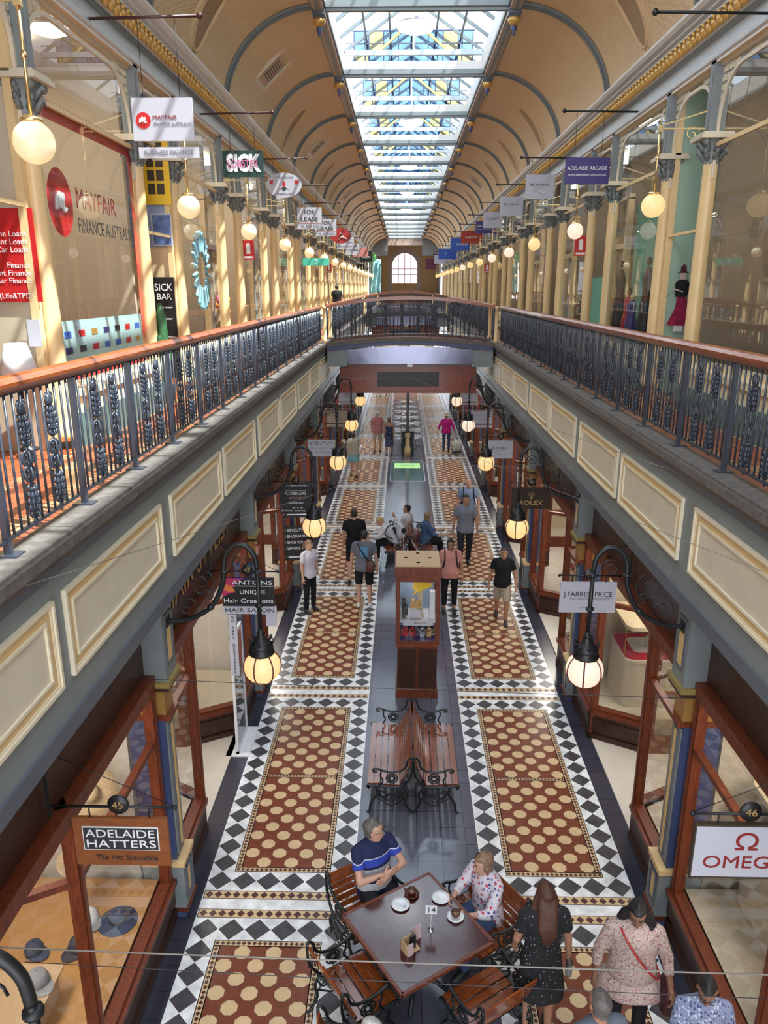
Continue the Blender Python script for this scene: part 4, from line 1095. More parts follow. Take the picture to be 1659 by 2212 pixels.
b = MB(); disc(b,-.1,-.3,.42,.30); b.build('sign_board', M['darkred'], r); b = MB(); b.tube([(-.2,G_-.002,-.45),(0,G_-.002,-.3),(-.1,G_-.002,-.2),(-.15,G_-.002,-.3),(.15,G_-.002,-.42)],.02,4); b.build('mark', M['white_ink'], r)
r = gallery_sign(-1,6,-3.35,-2.55,8.5,9.05,M['sign_white'],'white sign with red initial and fine blue print'); text('d',(-.25,G_,-.2),.3,M['red'],r); text('opals and gems',(.08,G_,-.24),.09,M['grey_ink'],r,width=.5); text('jewellery repairs made here',(0,G_,-.42),.06,M['grey_ink'],r,width=.66)
r = gallery_sign(-1,7,-3.3,-2.55,8.42,9.0,M['sign_white'],'third white FOR LEASE sign, half hidden'); text('FOR',(.1,G_,-.13),.17,M['ink'],r,width=.30); text('LEASE',(0.05,G_,-.33),.17,M['ink'],r,width=.50)
gallery_sign(-1,8,-3.2,-2.3,8.5,9.0,mat('pink_sign',(.62,.25,.22),.5),'small plain pink sign in the distance')
r = gallery_sign(-1,10,-3.3,-2.4,8.5,9.2,M['black'],'distant black sign with white block letters'); text('SALT',(0,G_,-.15),.2,M['white_ink'],r); text('SALON',(0,G_,-.38),.2,M['white_ink'],r)
r = gallery_sign(-1,11,-4.1,-3.2,7.9,8.5,M['black'],'distant black sign with gold lettering'); text('SALON',(0,G_,-.3),.2,M['gold_ink'],r)
# shaded side gallery
def purple(k, x0, x1, z0, z1, lab):
    r = gallery_sign(1,k,x0,x1,z0,z1,M['navy'],lab); h = z1-z0
    text('ADELAIDE ARCADE',(0,G_,-h*.40),.09,M['white_ink'],r,width=(x1-x0)*.90); text('www.adelaidearcade.com.au',(0,G_,-h*.64),.05,M['white_ink'],r,width=(x1-x0)*.86)
purple(1,2.53,3.28,8.46,8.88,'large purple sign with white capitals and web address, nearest on the shaded side')
purple(5,2.75,3.62,8.88,9.35,'small distant purple sign with white capitals beside a red one')
for k,lab,z in ((2,'nearest pale grey sign with crack pattern along the gallery',9.24),(3,'second pale grey sign with crack pattern along the gallery',9.28),(4,'third pale grey sign with crack pattern along the gallery',9.28)):
    r = gallery_sign(1,k,2.58,3.24,z-.52,z,M['sign_white'],lab); elysian(r,.66,.52)
r = gallery_sign(1,6,2.5,3.5,8.75,9.3,mat('brick_red_sign',(.40,.04,.015),.5),'red sign with white word behind the small purple sign'); text('jupiter',(0,G_,-.27),.12,M['white_ink'],r,width=.6)
r = gallery_sign(1,7,2.3,3.3,8.65,9.25,mat('blue_sign',(.04,.12,.52),.5),'bright blue sign with pale lettering, nearer of two'); text('ANGLES',(0.1,G_,-.3),.14,M['white_ink'],r,width=.6)
r = gallery_sign(1,9,2.1,3.4,8.5,9.15,bpy.data.materials['blue_sign'],'bright blue sign with pale lettering, farther of two'); text('T',(-.2,G_,-.3),.2,M['white_ink'],r)
gallery_sign(1,10,2.4,3.3,8.6,9.3,M['sign_white'],'distant white sign behind the blue signs'); gallery_sign(1,11,2.2,3.1,8.5,9.15,M['sign_white'],'distant white sign beyond the other white sign')
gallery_sign(1,12,2.3,3.3,8.8,9.4,mat('plum_sign',(.12,.02,.05),.5),'distant plum sign, upper'); gallery_sign(1,13,1.8,2.8,8.3,9.2,bpy.data.materials['plum_sign'],'distant plum sign by the end wall')

# emergency signs (fire call point boards) on the columns
for s,y,z,lab in ((1,bay(2)+.95,7.62,'red and white fire equipment sign on the shaded gallery'),(-1,bay(2)+.98,7.55,'red and white fire equipment sign on the sunlit gallery'),(1,bay(6)+.9,7.6,'distant red fire sign on the shaded gallery'),(-1,bay(6)+.9,7.6,'distant red fire sign on the sunlit gallery')):
    r = empty('fire_sign', (s*3.62,y,z), 0, lab, 'sign')
    MB().box(-.13,-.01,-.20,.13,.01,.20).build('sign_board', M['red'], r)
    b = MB(); b.box(-.045,-.014,-.08,.045,-.011,.10); disc(b,0,.10,.045,.045,-.013); b.box(-.10,-.014,-.17,.10,-.011,-.13); b.build('symbol', M['white_ink'], r)
    MB().box(s*.08,.0,-.02,s*.16,.02,.02).build('arm', M['cream'], r)
b = MB(); b.box(-.45,-.02,-.12,.45,.02,.12); r = b.build('exit_sign', mat('green_exit_sign',(.05,.35,.25),.5,emit=.4), loc=(-3.2,bay(4)+1.2,7.6)); tag(r,'green exit sign with running figure above the gallery walkway','sign')
b = MB(); b.ball((.0,-.022,.06),.025,6,4); b.bar((0,-.022,.04),(-.03,-.022,-.03),.02,.005); b.bar((-.03,-.022,-.03),(.03,-.022,-.08),.02,.005); b.bar((-.03,-.022,-.03),(-.08,-.022,-.08),.02,.005); b.bar((-.06,-.022,.02),(.05,-.022,.01),.015,.005); b.build('running_figure', M['white_ink'], r)

# fascia lettering over the hairdresser
t_ = empty('shop_fascia_lettering', (-2.81, bay(0)+BAY/2-.2, 3.42), PI/2, 'gold lettering HAIR STYLIST on the dark board over the second shop', 'lettering')
text('HAIR STYLIST', (0,0,0), .50, M['gold_ink'], t_, rot=(PI/2,0,0), width=3.2)
# cables
def cable(p, q, r_, m, lab, sag=.03, n=8):
    p, q = Vector(p), Vector(q); pts = []
    for i in range(n+1):
        t = i/n; v = p.lerp(q, t); v.z -= sag*4*t*(1-t); pts.append(v)
    tag(MB().tube(pts, r_, 5).build('cable', m), lab, 'cable', 'thin cables strung across the arcade')
cm = mat('grey_cable', (.22,.2,.17), .5)
cable((-2.5,3.2,3.375),(2.5,3.2,3.28),.0045,cm,'thicker grey cable strung across above the cafe table',.01)
cable((-2.5,3.6,2.84),(2.5,3.6,2.66),.0025,M['ink'],'thin dark cable just below the thicker grey one',.015)
cable((-2.5,5.6,3.66),(2.5,5.6,3.53),.003,M['ink'],'dark cable crossing between the nearest globe lamps and the bench',.01)
cable((-2.5,4.05,5.08),(-1.3,11.5,3.75),.003,cm,'slanting cable running from the balcony past the hairdresser sign',.01)
cable((-1.3,11.5,3.75),(2.5,24,4.2),.003,cm,'slanting cable continuing under the footbridge',.02)
cable((2.5,5.4,4.72),(1.2,14.5,3.6),.003,cm,'slanting cable running from the shaded balcony past the gold crown sign',.01)
cable((-2.5,14,3.75),(2.5,14,3.5),.003,cm,'horizontal cable across above the seated visitors',.02)
cable((-2.5,17.5,4.1),(2.5,17.5,4.05),.003,cm,'horizontal cable across beyond the third lamps',.02)
cable((-2.5,20.5,4.45),(2.5,20.5,4.42),.003,cm,'horizontal cable close before the footbridge',.02)
cable((2.5,7.5,5.0),(-.3,21,4.5),.003,cm,'thin cable rising to the middle of the footbridge from the shaded side',.02)
cable((-2.5,12.5,4.95),(-.1,22.7,4.55),.003,cm,'thin cable rising to the middle of the footbridge from the sunlit side',.02)
# ------------------------------------------------------------------ benches
def half_bench(r, L, dr=1, dy=0, xo=0):
    """seat faces +x*dr; back at x=xo ; along y 0..L"""
    X = lambda x: xo+dr*x
    prof_seat = [(.60,.395),(.585,.425),(.50,.43),(.41,.42),(.32,.41),(.23,.405)]
    for i,(x,z) in enumerate(prof_seat):
        w = .035 if i == 0 else .075
        b = MB(); b.box(X(x)-w/2,.02,z-.012,X(x)+w/2,L-.02,z+.012) if i else b.box(X(x)-.015,.02,z-.03,X(x)+.015,L-.02,z+.02)
        b.build('seat_slat', M['slat'], r)
    for i in range(6):
        t = (i+.5)/6; x = .205-.165*t-.025*sin(t*PI); z = .44+.36*t
        b = MB(); b.bar((X(x),.02,z),(X(x),L-.02,z),.018,.052, up=(-.25*dr,0,1)); b.build('back_slat', M['slat'], r)
    for y in (0,L):
        b = MB(); yy = y
        T = lambda pts, rr=.013: b.tube([(X(p.x),yy,p.z) for p in smooth([(a,0,c) for a,c in pts],4)], rr, 6)
        T([(.03,.83),(.05,.84),(.09,.80),(.12,.70),(.19,.64),(.32,.625),(.42,.64),(.50,.67),(.545,.66),(.54,.625),(.50,.63)],.015)   # top rail and arm scroll
        T([(.03,.83),(.04,.60),(.12,.44),(.20,.39),(.45,.40),(.60,.42),(.63,.40),(.60,.37)],.015)                                  # back and seat curve
        T([(.44,.64),(.45,.56),(.42,.48),(.47,.41)],.011)
        T([(.16,.39),(.10,.28),(.12,.14),(.04,.015),(-.0,.01)],.016); T([(.52,.40),(.50,.28),(.58,.15),(.60,.02),(.64,.01)],.016)
        T([(.10,.24),(.2,.16),(.3,.10),(.4,.16),(.52,.24)],.009); T([(.12,.34),(.2,.22),(.3,.30),(.4,.22),(.5,.34)],.008)
        for cx_,cz_,rr_ in ((.2,.28,.055),(.31,.22,.06),(.42,.28,.055),(.07,.56,.035),(.09,.68,.03)): b.tube([(X(cx_)+rr_*cos(q*PI/5),yy,cz_+rr_*sin(q*PI/5)) for q in range(10)],.006,4,closed=True)
        T([(.12,.20),(.25,.30),(.36,.18),(.5,.30)],.009); T([(.16,.36),(.26,.26),(.40,.30),(.50,.36)],.009)
        b.tube([(X(.30)+.075*cos(q*PI/6),yy,.525+.075*sin(q*PI/6)) for q in range(12)],.009,5,closed=True)
        for q in range(6): b.ball((X(.30)+.042*cos(q*PI/3),yy,.525+.042*sin(q*PI/3)),(.02,.006,.02),6,4)
        for q in range(6): b.tube([(X(.30)+.02*cos(q*PI/3+.5),yy,.525+.02*sin(q*PI/3+.5)),(X(.30)+.075*cos(q*PI/3+.5),yy,.525+.075*sin(q*PI/3+.5))],.004,4)
        b.build('bench_end', M['bench_iron'], r)
    MB().tube([(X(.3),0,.22),(X(.3),L,.22)],.009,6).build('tie_rod', M['bench_iron'], r)
def bench(loc, rz, L, label, group=None):
    r = empty('garden_bench', loc, rz, label, 'bench', group); half_bench(r, L); return r
r = empty('double_bench', (-.05,8.66,0), 0, 'back-to-back timber slat bench with dark iron ends beside the tall display case', 'bench')
half_bench(r,1.5,1,0,-.02); half_bench(r,1.5,-1,0,.02)
r = empty('double_bench', (-.02,17.95,0), 0, 'back-to-back iron bench where three visitors sit', 'bench')
half_bench(r,1.8,1,0,-.02); half_bench(r,1.8,-1,0,.02)

# ------------------------------------------------------------------ cafe table
TA = math.atan2(.59,.88); TC = Vector((-.05,5.98,0)); u1 = Vector((cos(TA),sin(TA),0)); u2 = Vector((-sin(TA),cos(TA),0))
r = empty('cafe_table', TC, TA, 'square dark polished timber cafe table with number 14 on it', 'table')
b = MB(); b.box(-.52,-.52,.73,.52,.52,.76); b.build('table_top', M['tabletop'], r)
b = MB(); e = .525
for a,c in (((-e,-e),(e,-e)),((e,-e),(e,e)),((e,e),(-e,e)),((-e,e),(-e,-e))): b.bar((a[0],a[1],.743),(c[0],c[1],.743),.035,.036)
b.build('table_edge', M['timber'], r)
b = MB(); b.lathe([(.035,.05),(.035,.70)],(0,0,0),12); 
for q in range(4):
    a = q*PI/2+PI/4; b.tube([(0,0,.2),(.2*cos(a),.2*sin(a),.14),(.36*cos(a),.36*sin(a),.015)],[.03,.022,.018],8); b.bar((0,0,.71),(.35*cos(a),.35*sin(a),.72),.03,.02)
b.build('pedestal_leg', M['bench_iron'], r)
def plate(loc, label, R=.085, m='china'):
    r = empty('saucer', loc, 0, label, 'saucer')
    MB().lathe([(0,.0),(R*.55,.0),(R*.62,.004),(R,.016),(R,.019),(R*.6,.008),(0,.006)],(0,0,0),28).build('dish', M[m], r); return r
def cup(loc, rz, label, m):
    r = empty('coffee_cup', loc, rz, label, 'cup')
    MB().lathe([(.022,0),(.03,.01),(.043,.035),(.048,.06),(.045,.06),(.040,.035),(.028,.012),(0,.01)],(0,0,0),24).build('cup_body', M[m], r)
    MB().lathe([(0,.055),(.0445,.056)],(0,0,0),24).build('coffee', M['coffee'], r)
    MB().tube(smooth([(.045,0,.05),(.075,0,.05),(.075,0,.025),(.04,0,.02)]),.006,6).build('handle', M[m], r); return r
ZT = .761
o = plate((-.21,6.26,ZT),'white saucer with teaspoon on the cafe table',.095); MB().bar((-.06,.03,.022),(.03,-.02,.02),.006,.003).ball((.04,-.025,.02),(.014,.01,.004),8,4).build('teaspoon', M['steel'], o)
o['category'] = 'saucer'
plate((.20,6.36,ZT),'white saucer with crumbs by the woman\'s hands',.092)
plate((-.095,6.40,ZT),'brown saucer under the brown cup',.075,'brown_china'); cup((-.095,6.40,ZT+.008),2.8,'brown coffee cup with milky coffee near the seated man','brown_china')
plate((.335,6.12,ZT),'white saucer under the cup near the table corner',.085); cup((.335,6.12,ZT+.008),.8,'small cup of coffee on a white saucer near the table corner','brown_china')
b = MB(); b.box(-.04,-.03,0,.04,.03,.004)
r = empty('table_number', (.085,5.96,ZT), 0, 'table number 14 on a thin stand', 'table number')
MB().lathe([(0,0),(.032,0),(.032,.004),(.004,.008),(.003,.19)],(0,0,0),18).build('stand', M['steel'], r)
MB().box(-.055,-.003,.19,.055,.003,.29).build('card', M['white'], r); text('14',(0,-.005,.24),.09,M['ink'],r)
r = empty('menu_holder', (-.10,5.74,ZT), TA, 'small timber menu holder with cards on the cafe table', 'menu holder')
MB().box(-.10,-.05,0,.06,.05,.012).box(-.10,-.05,0,-.09,.05,.12).box(-.10,.04,0,.06,.05,.12).build('box_body', M['ply'], r)
b = MB(); b.prism([(-.03,-.02),(.03,-.02),(.03,.0),(-.03,.0)],.012,.16); b.build('napkin_clip', M['black'], r)
MB().box(-.09,-.066,.0,-.03,-.056,.13).box(.02,.055,.0,.14,.062,.17).build('menu_card', mat('mauve_card',(.55,.4,.42),.5), r)
# seats around the table
def seat_at(dirv, off, along, L, label):
    """bench whose back is away from table. dirv outward normal angle"""
    n = Vector((cos(dirv),sin(dirv),0)); t = Vector((-sin(dirv),cos(dirv),0))
    # local +x faces table => rotation maps +x to -n
    c = TC+n*off+t*along; rz = dirv+PI
    ly = Matrix.Rotation(rz,3,'Z') @ Vector((0,1,0))
    p = c-ly*(L/2); return bench((p.x,p.y,0), rz, L, label)
seat_at(TA+PI/2, 1.10, .08, .70, 'timber and iron garden seat under the man in the striped shirt')
seat_at(TA, 1.15, .0, .80, 'timber and iron garden seat under the woman in the floral blouse')
seat_at(TA+PI, 1.05, -.02, .66, 'empty timber and iron garden seat on the pavement side of the table')
seat_at(TA-PI/2, 1.12, .26, .66, 'empty timber and iron garden seat at the viewer\'s side of the table')
bench((-.95,4.15,0), 0.0, .9, 'garden seat under the white-haired visitor at the lower edge')

# ------------------------------------------------------------------ tall display case
r = empty('display_case', (.055,11.62,0), 0, 'tall red timber display case with glass top half in the central channel', 'display case')
b = MB(); b.box(-.36,0,0,.36,.72,.14,0); b.box(-.335,.02,.14,.335,.70,.98,0); b.box(-.36,-.01,.98,.36,.73,1.02,1)
for a,c in ((-.33,-.02),(.02,.33)): b.box(a,.008,.20,c,.02,.92,2)
b.build('base_cabinet', [M['timber'], M['slat'], M['timber_dark']], r)
b = MB()
for x in (-.33,.33):
    for y in (.03,.69): b.box(x-.035,y-.035,1.02,x+.035,y+.035,2.25)
b.box(-.36,-.008,1.022,.36,.036,1.07); b.box(-.372,-.014,2.14,.372,.734,2.258)
b.build('corner_frame', M['timber'], r)
b = MB(); b.box(-.385,-.03,2.26,.385,.75,2.40,0); b.box(-.36,-.005,2.40,.36,.725,2.43,1)
for x,y in ((0,.13),(-.2,.36),(.2,.36),(0,.59)): b.lathe([(0,2.431),(.032,2.431)],(x,y,0),14,2)
b.build('case_top', [M['timber'], M['ply'], M['black']], r)
b = MB(); b.quad((-.30,.02,1.07),(.30,.02,1.07),(.30,.02,2.14),(-.30,.02,2.14)); b.quad((-.34,.06,1.07),(-.34,.66,1.07),(-.34,.66,2.14),(-.34,.06,2.14)); b.quad((.34,.06,1.07),(.34,.66,1.07),(.34,.66,2.14),(.34,.06,2.14)); b.build('case_glass', M['glass'], r)
b = MB(); b.box(-.30,.66,1.07,.30,.68,2.14,0); b.box(-.31,.05,1.03,.31,.68,1.06,1); b.box(-.31,.10,1.37,.31,.68,1.39,2); b.build('case_interior', [mat('case_back_blue',(.25,.33,.45),.5), M['navy'], M['china']], r)
MB().box(-.2,.3,2.10,.2,.45,2.135).build('case_lamp', mat('case_lamp_glow',(1,1,1),.5,emit=6), r)
def item(name, mb, m, lab, cat, grp='goods inside the display case'): return tag(mb.build(name, m, None, (.055,11.62,0)), lab, cat, grp)
item('paper_star', MB().add([(p[0],.05,p[1]) for p in [(-.06,2.13),(.26,2.13),(.2,2.09),(.24,2.05),(.10,1.98),(-.02,1.93),(-.1,1.86),(-.05,1.96),(-.1,2.02)]]+[(p[0],.06,p[1]) for p in [(-.06,2.13),(.26,2.13),(.2,2.09),(.24,2.05),(.10,1.98),(-.02,1.93),(-.1,1.86),(-.05,1.96),(-.1,2.02)]],[tuple(range(9)),tuple(range(9,18))[::-1]]+[(i,(i+1)%9,9+(i+1)%9,9+i) for i in range(9)]), M['yellow'], 'jagged yellow shape stuck inside the display case glass', 'sticker')
item('model_tower', MB().box(.0,.25,1.40,.09,.33,1.95).box(-.02,.23,1.39,.11,.35,1.43), M['beigewall'], 'tall beige model tower inside the display case', 'model')
item('slim_box', MB().box(.20,.12,1.39,.29,.22,1.92), M['white'], 'tall white box standing inside the display case', 'box')
item('model_house', MB().box(-.12,.12,1.62,.06,.28,1.66).box(-.10,.14,1.66,-.04,.26,1.74).box(-.02,.14,1.66,.04,.26,1.72), M['gold'], 'small model village on a ledge in the display case', 'model')
item('picture_card', MB().box(-.13,.10,1.46,.06,.115,1.60), M['sign_white'], 'white picture card leaning in the display case', 'card')
o = item('label_strip', MB().box(-.24,.04,1.34,.26,.055,1.44), M['sign_white'], 'long white label strip across the display case shelf', 'label'); text('Factory No',(.05,.035,1.39),.045,M['red_ink'],o)
item('model_train', MB().box(-.26,.12,1.44,-.20,.6,1.50).box(-.26,.1,1.5,-.16,.3,1.62).lathe([(.03,0),(.03,.16)],(-.23,.2,1.6),10), M['black_iron'], 'dark mechanical model beside the tower in the case', 'model')
for i,(x,m_,lab) in enumerate(((-.2,'red','red toy robot on the lower shelf of the case'),(-.08,'darkred','dark red toy figure on the lower shelf of the case'),(.09,'steel','silver toy with crossed arms on the lower shelf'),(.2,'gold','orange toy car on the lower shelf of the case'))):
    b = MB(); b.box(x-.04,.2,1.065,x+.04,.28,1.16); b.ball((x,.24,1.20),.035,10,8); b.tube([(x-.09,.24,1.18),(x,.24,1.13),(x+.09,.24,1.18)],.013,6); b.tube([(x-.09,.24,1.08),(x,.24,1.13),(x+.09,.24,1.08)],.013,6)
    item('toy_figure', b, M[m_], lab, 'toy')

# ------------------------------------------------------------------ glass floor panel, pole, planter and cafe chairs
r = empty('glass_floor_panel', (0,26.85,0), 0, 'glass floor panel with a lit green sign in the central channel', 'floor panel')
MB().box(-.62,0,.001,.62,3.35,.012).build('glass_pane', mat('tinted_floor_glass2',(.10,.19,.18),.08,spec=.9), r)
b = MB(); b.box(-.5,2.0,.0125,.5,2.9,.0135); o = b.build('lit_sign', M['green_glow'], r); text('ARCADE 1885',(0,2.45,.016),.3,M['grey_ink'],o,rot=(0,0,0),width=.6)
b = MB(); b.box(-.65,-.03,0,.65,0,.014); b.box(-.65,3.35,0,.65,3.38,.014); b.box(-.65,0,0,-.62,3.35,.014); b.box(.62,0,0,.65,3.35,.014); b.build('metal_frame', M['steel'], r)
r = empty('iron_post', (.02,31.6,0), 0, 'tall blue-grey iron post rising from a planter to the footbridge', 'post')
MB().lathe([(.09,.0),(.09,1.1),(.06,1.2),(.055,4.9),(.10,4.95)],(0,0,0),14).build('shaft', M['midblue'], r)
r = empty('planter_box', (.02,31.3,0), 0, 'dark planter box with cream lamp column at its end', 'planter')
b = MB(); b.box(-.26,.0,.02,.26,.12,.95); b.box(-.28,-.02,.95,.28,.5,1.0); b.box(-.26,.38,.02,.26,.5,.95); b.build('planter_body', M['black'], r)
MB().lathe([(.13,0),(.13,.35),(.10,.4),(.08,.75),(.11,.85),(.11,.95)],(0,-.14,0),12).build('cream_column', M['column'], r)
def cafe_chair():
    r = empty('metal_cafe_chair', (0,0,0), 0, '', 'chair', 'silver metal chairs at the far cafe tables')
    b = MB(); b.box(-.21,-.2,.43,.21,.2,.455); b.build('seat', M['steel'], r)
    b = MB()
    for x in (-.2,.2):
        for y in (-.18,.18): b.tube([(x,y,.43),(x*1.1,y*1.15,0)],.011,6)
    b.build('leg_frame', M['steel'], r)
    b = MB(); b.tube(smooth([(-.2,.18,.43),(-.21,.22,.8),(0,.25,.85),(.21,.22,.8),(.2,.18,.43)]),.012,6); b.tube(smooth([(-.21,.2,.65),(0,.23,.66),(.21,.2,.65)]),.008,5); b.build('back_frame', M['steel'], r)
    b = MB(); b.tube(smooth([(-.21,.2,.64),(-.25,0,.66),(-.22,-.18,.62),(-.2,-.18,.43)]),.01,6); b.tube(smooth([(.21,.2,.64),(.25,0,.66),(.22,-.18,.62),(.2,-.18,.43)]),.01,6); b.build('arm_frame', M['steel'], r)
    return r
def cafe_table_round():
    r = empty('round_cafe_table', (0,0,0), 0, '', 'table', 'round white cafe tables beyond the post')
    MB().lathe([(0,.70),(.32,.70),(.33,.715),(.32,.73),(0,.73)],(0,0,0),24).build('table_top', M['china'], r)
    MB().lathe([(.22,0),(.22,.02),(.03,.05),(.03,.70)],(0,0,0),14).build('pedestal', M['steel'], r); return r
cc = ct = None; q = 0
for i in range(6):
    y = 33.2+i*1.75
    if ct is None: ct = cafe_table_round(); o = ct
    else: o = copy_tree(ct)
    o.location = (.02,y,0); o['label'] = 'round white cafe table in the far central channel, %s from the post' % ORD[i]
    for (dx,dy,a) in ((-.45,.15,PI/2),(.47,.1,-PI/2),(-.35,-.5,PI*.8),(.35,-.45,-PI*.8)):
        if cc is None: cc = cafe_chair(); o = cc
        else: o = copy_tree(cc)
        o.location = (.02+dx,y+dy,0); o.rotation_euler = (0,0,a); o['label'] = 'silver metal cafe chair at the far round tables'; o['group'] = 'silver metal chairs at the far cafe tables'

# ------------------------------------------------------------------ ground floor shop goods
def cap_hat(loc, rz, c1, c2, label, sc_=1):
    r = empty('cap', loc, rz, label, 'cap', 'caps in the hat shop window')
    MB().lathe([(.088*sc_,0),(.09*sc_,.05*sc_),(.07*sc_,.10*sc_),(.03*sc_,.125*sc_),(0,.13*sc_)],(0,0,0),18).build('crown', c1, r)
    b = MB(); P = [(.075*cos(a),.075*sin(a)) for a in [PI*q/8 for q in range(9)]]; Q = [(.09*cos(a),.04+.13*sin(a)) for a in [PI*q/8 for q in range(9)]]
    for i in range(8): b.add([(P[i][0]*sc_,P[i][1]*sc_,.012),(P[i+1][0]*sc_,P[i+1][1]*sc_,.012),(Q[i+1][0]*sc_,Q[i+1][1]*sc_,.004),(Q[i][0]*sc_,Q[i][1]*sc_,.004),(P[i][0]*sc_,P[i][1]*sc_,.018),(P[i+1][0]*sc_,P[i+1][1]*sc_,.018),(Q[i+1][0]*sc_,Q[i+1][1]*sc_,.010),(Q[i][0]*sc_,Q[i][1]*sc_,.010)],[(0,1,2,3),(7,6,5,4),(0,4,5,1),(3,2,6,7)])
    b.build('peak', c2, r)
    MB().ball((0,0,.13*sc_),.01,6,4).build('button', c2, r); return r
dk = mat('dark_cap_cloth',(.03,.035,.06),.8); gy = mat('grey_cap_cloth',(.3,.3,.32),.8); wc = mat('white_cap_cloth',(.75,.75,.8),.8); bl = mat('blue_cap_cloth',(.05,.07,.14),.8)
PB = bay(-1)
def hat(loc, R, m, label, tilt=None):
    r = empty('brimmed_hat', loc, 0, label, 'hat', 'brimmed hats in the hat shop window')
    MB().lathe([(R,-.01),(R,.0),(R*.45,.012),(.09,.02),(.088,.08),(.07,.115),(.03,.125),(0,.12)],(0,0,0),26).build('hat_body', m, r)
    MB().lathe([(.0905,.022),(.0895,.05)],(0,0,0),26).build('hat_band', M['soffit'], r)
    if tilt: r.rotation_euler = tilt
    return r
hat((-3.35,6.5,1.85),.27,M['straw'],'wide straw hat tilted towards the glass, hung high in the hat shop',(.9,.35,0))
hat((-3.55,6.35,1.15),.16,M['straw'],'smaller straw hat behind the timber rail of the hat shop',(.5,.3,0))
hat((-3.12,6.25,.51),.20,bl,'dark blue flat brimmed hat on the ochre platform by the sill')
cap_hat((-3.42,6.25,.51),-2.4,wc,gy,'white cap with grey peak on the ochre platform',1.1)
cap_hat((-3.38,5.90,.51),2.6,dk,dk,'dark cap with a pale tag, in front of the white cap',1.1)
cap_hat((-3.80,5.85,.51),-2.0,bl,bl,'blue cap at the back of the platform',1.0)
cap_hat((-3.45,5.25,.80),-2.2,gy,gy,'grey cap on the small timber ledge',1.1)
cap_hat((-3.30,4.75,.62),-2.5,wc,dk,'black and white cap near the window corner',1.2)
cap_hat((-3.62,4.55,.62),-2.0,wc,wc,'plain white cap at the lower corner of the window',1.2)
r = tag(MB().box(-3.8,4.9,.02,-3.35,5.4,.78).box(-3.85,4.85,.78,-3.3,5.45,.80).build('display_table', M['ply']), 'low timber display table holding the grey cap', 'table')
tag(MB().box(-3.75,4.3,.02,-3.2,4.88,.60).build('display_box', M['ochre']), 'low ochre display box holding the black and white cap', 'display box')
tag(MB().box(-5.4,3.2,.02,-4.5,6.6,1.0).box(-5.45,3.15,1.0,-4.45,6.65,1.03).build('shop_counter', M['ply']), 'timber counter at the back of the hat shop', 'counter')
hat((-4.8,6.0,1.05),.17,dk,'black felt hat on the shop counter'); hat((-4.8,5.4,1.05),.16,M['soffit'],'brown felt hat on the shop counter')
# hair salon
o = tag(MB().box(-6.2,10.2,.02,-4.2,10.4,1.25).build('salon_counter', M['navy']), 'dark navy salon counter behind the open door', 'counter')
o = tag(MB().box(-4.3,10.0,1.26,-3.6,10.04,2.1).build('poster', ramp_mat('purple_poster', t_noise(3), [(0,(.06,.04,.3)),(.42,(.3,.08,.4)),(.52,(.6,.15,.05)),(.6,(.7,.4,.3))], .5, const=False)), 'purple and orange hair colour poster inside the salon', 'poster')
o.parent = None
text('Can today',(-3.95,9.99,1.9),.14,M['white_ink'],o); text('vanilla mood',(-3.95,9.99,1.75),.14,M['white_ink'],o)
r = empty('pavement_sign', (-2.67,9.9,0), 0, 'tall white framed mirror sign on a flat base outside the salon', 'sign')
MB().box(-.17,-.05,0,.17,.75,.02).build('base_plate', M['white'], r)
MB().box(-.02,.0,.02,.02,.04,1.9).box(-.02,.66,.02,.02,.70,1.9).box(-.02,0,1.84,.02,.7,1.9).box(-.02,0,.02,.02,.7,.06).build('sign_frame', M['white'], r)
MB().box(-.006,.04,1.25,.006,.66,1.84).build('poster_panel', mat('red_photo_panel',(.35,.10,.07),.4,var=.5,vscale=6), r); MB().box(-.006,.04,.06,.006,.66,1.25).build('mirror_panel', glass('panel_mirror',(.6,.6,.6),.35), r)
# watch and jewellery cases
def jewel_case(loc, sx, sy, label, H=1.55):
    r = empty('jewellery_case', loc, 0, label, 'display case', 'glass cases in the jewellery windows')
    def rr(hx, hy, n=6, c=.12):
        out = []
        for cx,cy,a0 in ((hx-c,hy-c,0),(-hx+c,hy-c,PI/2),(-hx+c,-hy+c,PI),(hx-c,-hy+c,3*PI/2)):
            for i in range(n+1): a = a0+PI/2*i/n; out.append((cx+c*cos(a),cy+c*sin(a)))
        return out
    MB().prism(rr(sx,sy),H-.06,H).build('case_top', M['stone'], r)
    MB().prism(rr(sx*.97,sy*.97),.0,.75).prism(rr(sx,sy),.75,.80).build('case_base', M['panel'], r)
    MB().prism(rr(sx*.9,sy*.9),.80,.815).build('velvet_pad', mat('crimson_velvet',(.55,.01,.06),.8), r)
    MB().prism(rr(sx*.5,sy*.5,4,.08),.815,.84).box(-.06,-.04,.84,-.02,.0,.93).box(.05,.02,.84,.09,.06,.96).build('display_stand', M['white'], r)
    MB().box(sx*.3,-sy*.5,.82,sx*.33,sy*.4,1.15).build('card_panel', M['panel'], r)
    b = MB(); P = rr(sx*.95,sy*.95)
    for i in range(len(P)): a, c = P[i], P[(i+1)%len(P)]; b.quad((a[0],a[1],.8),(c[0],c[1],.8),(c[0],c[1],H-.06),(a[0],a[1],H-.06))
    b.build('case_glass', M['glass'], r)
    b = MB()
    for i in range(0,len(P),7): b.tube([(P[i][0],P[i][1],.8),(P[i][0],P[i][1],H-.06)],.008,5)
    b.build('case_post', M['gold'], r); return r
jewel_case((3.62,11.05,.505),.42,.5,'glass jewellery case with crimson pad behind the second shop window, shaded side',1.35)
jewel_case((3.75,6.15,.505),.40,.62,'glass jewellery case with crimson pad behind the nearest shop window, shaded side',1.45)
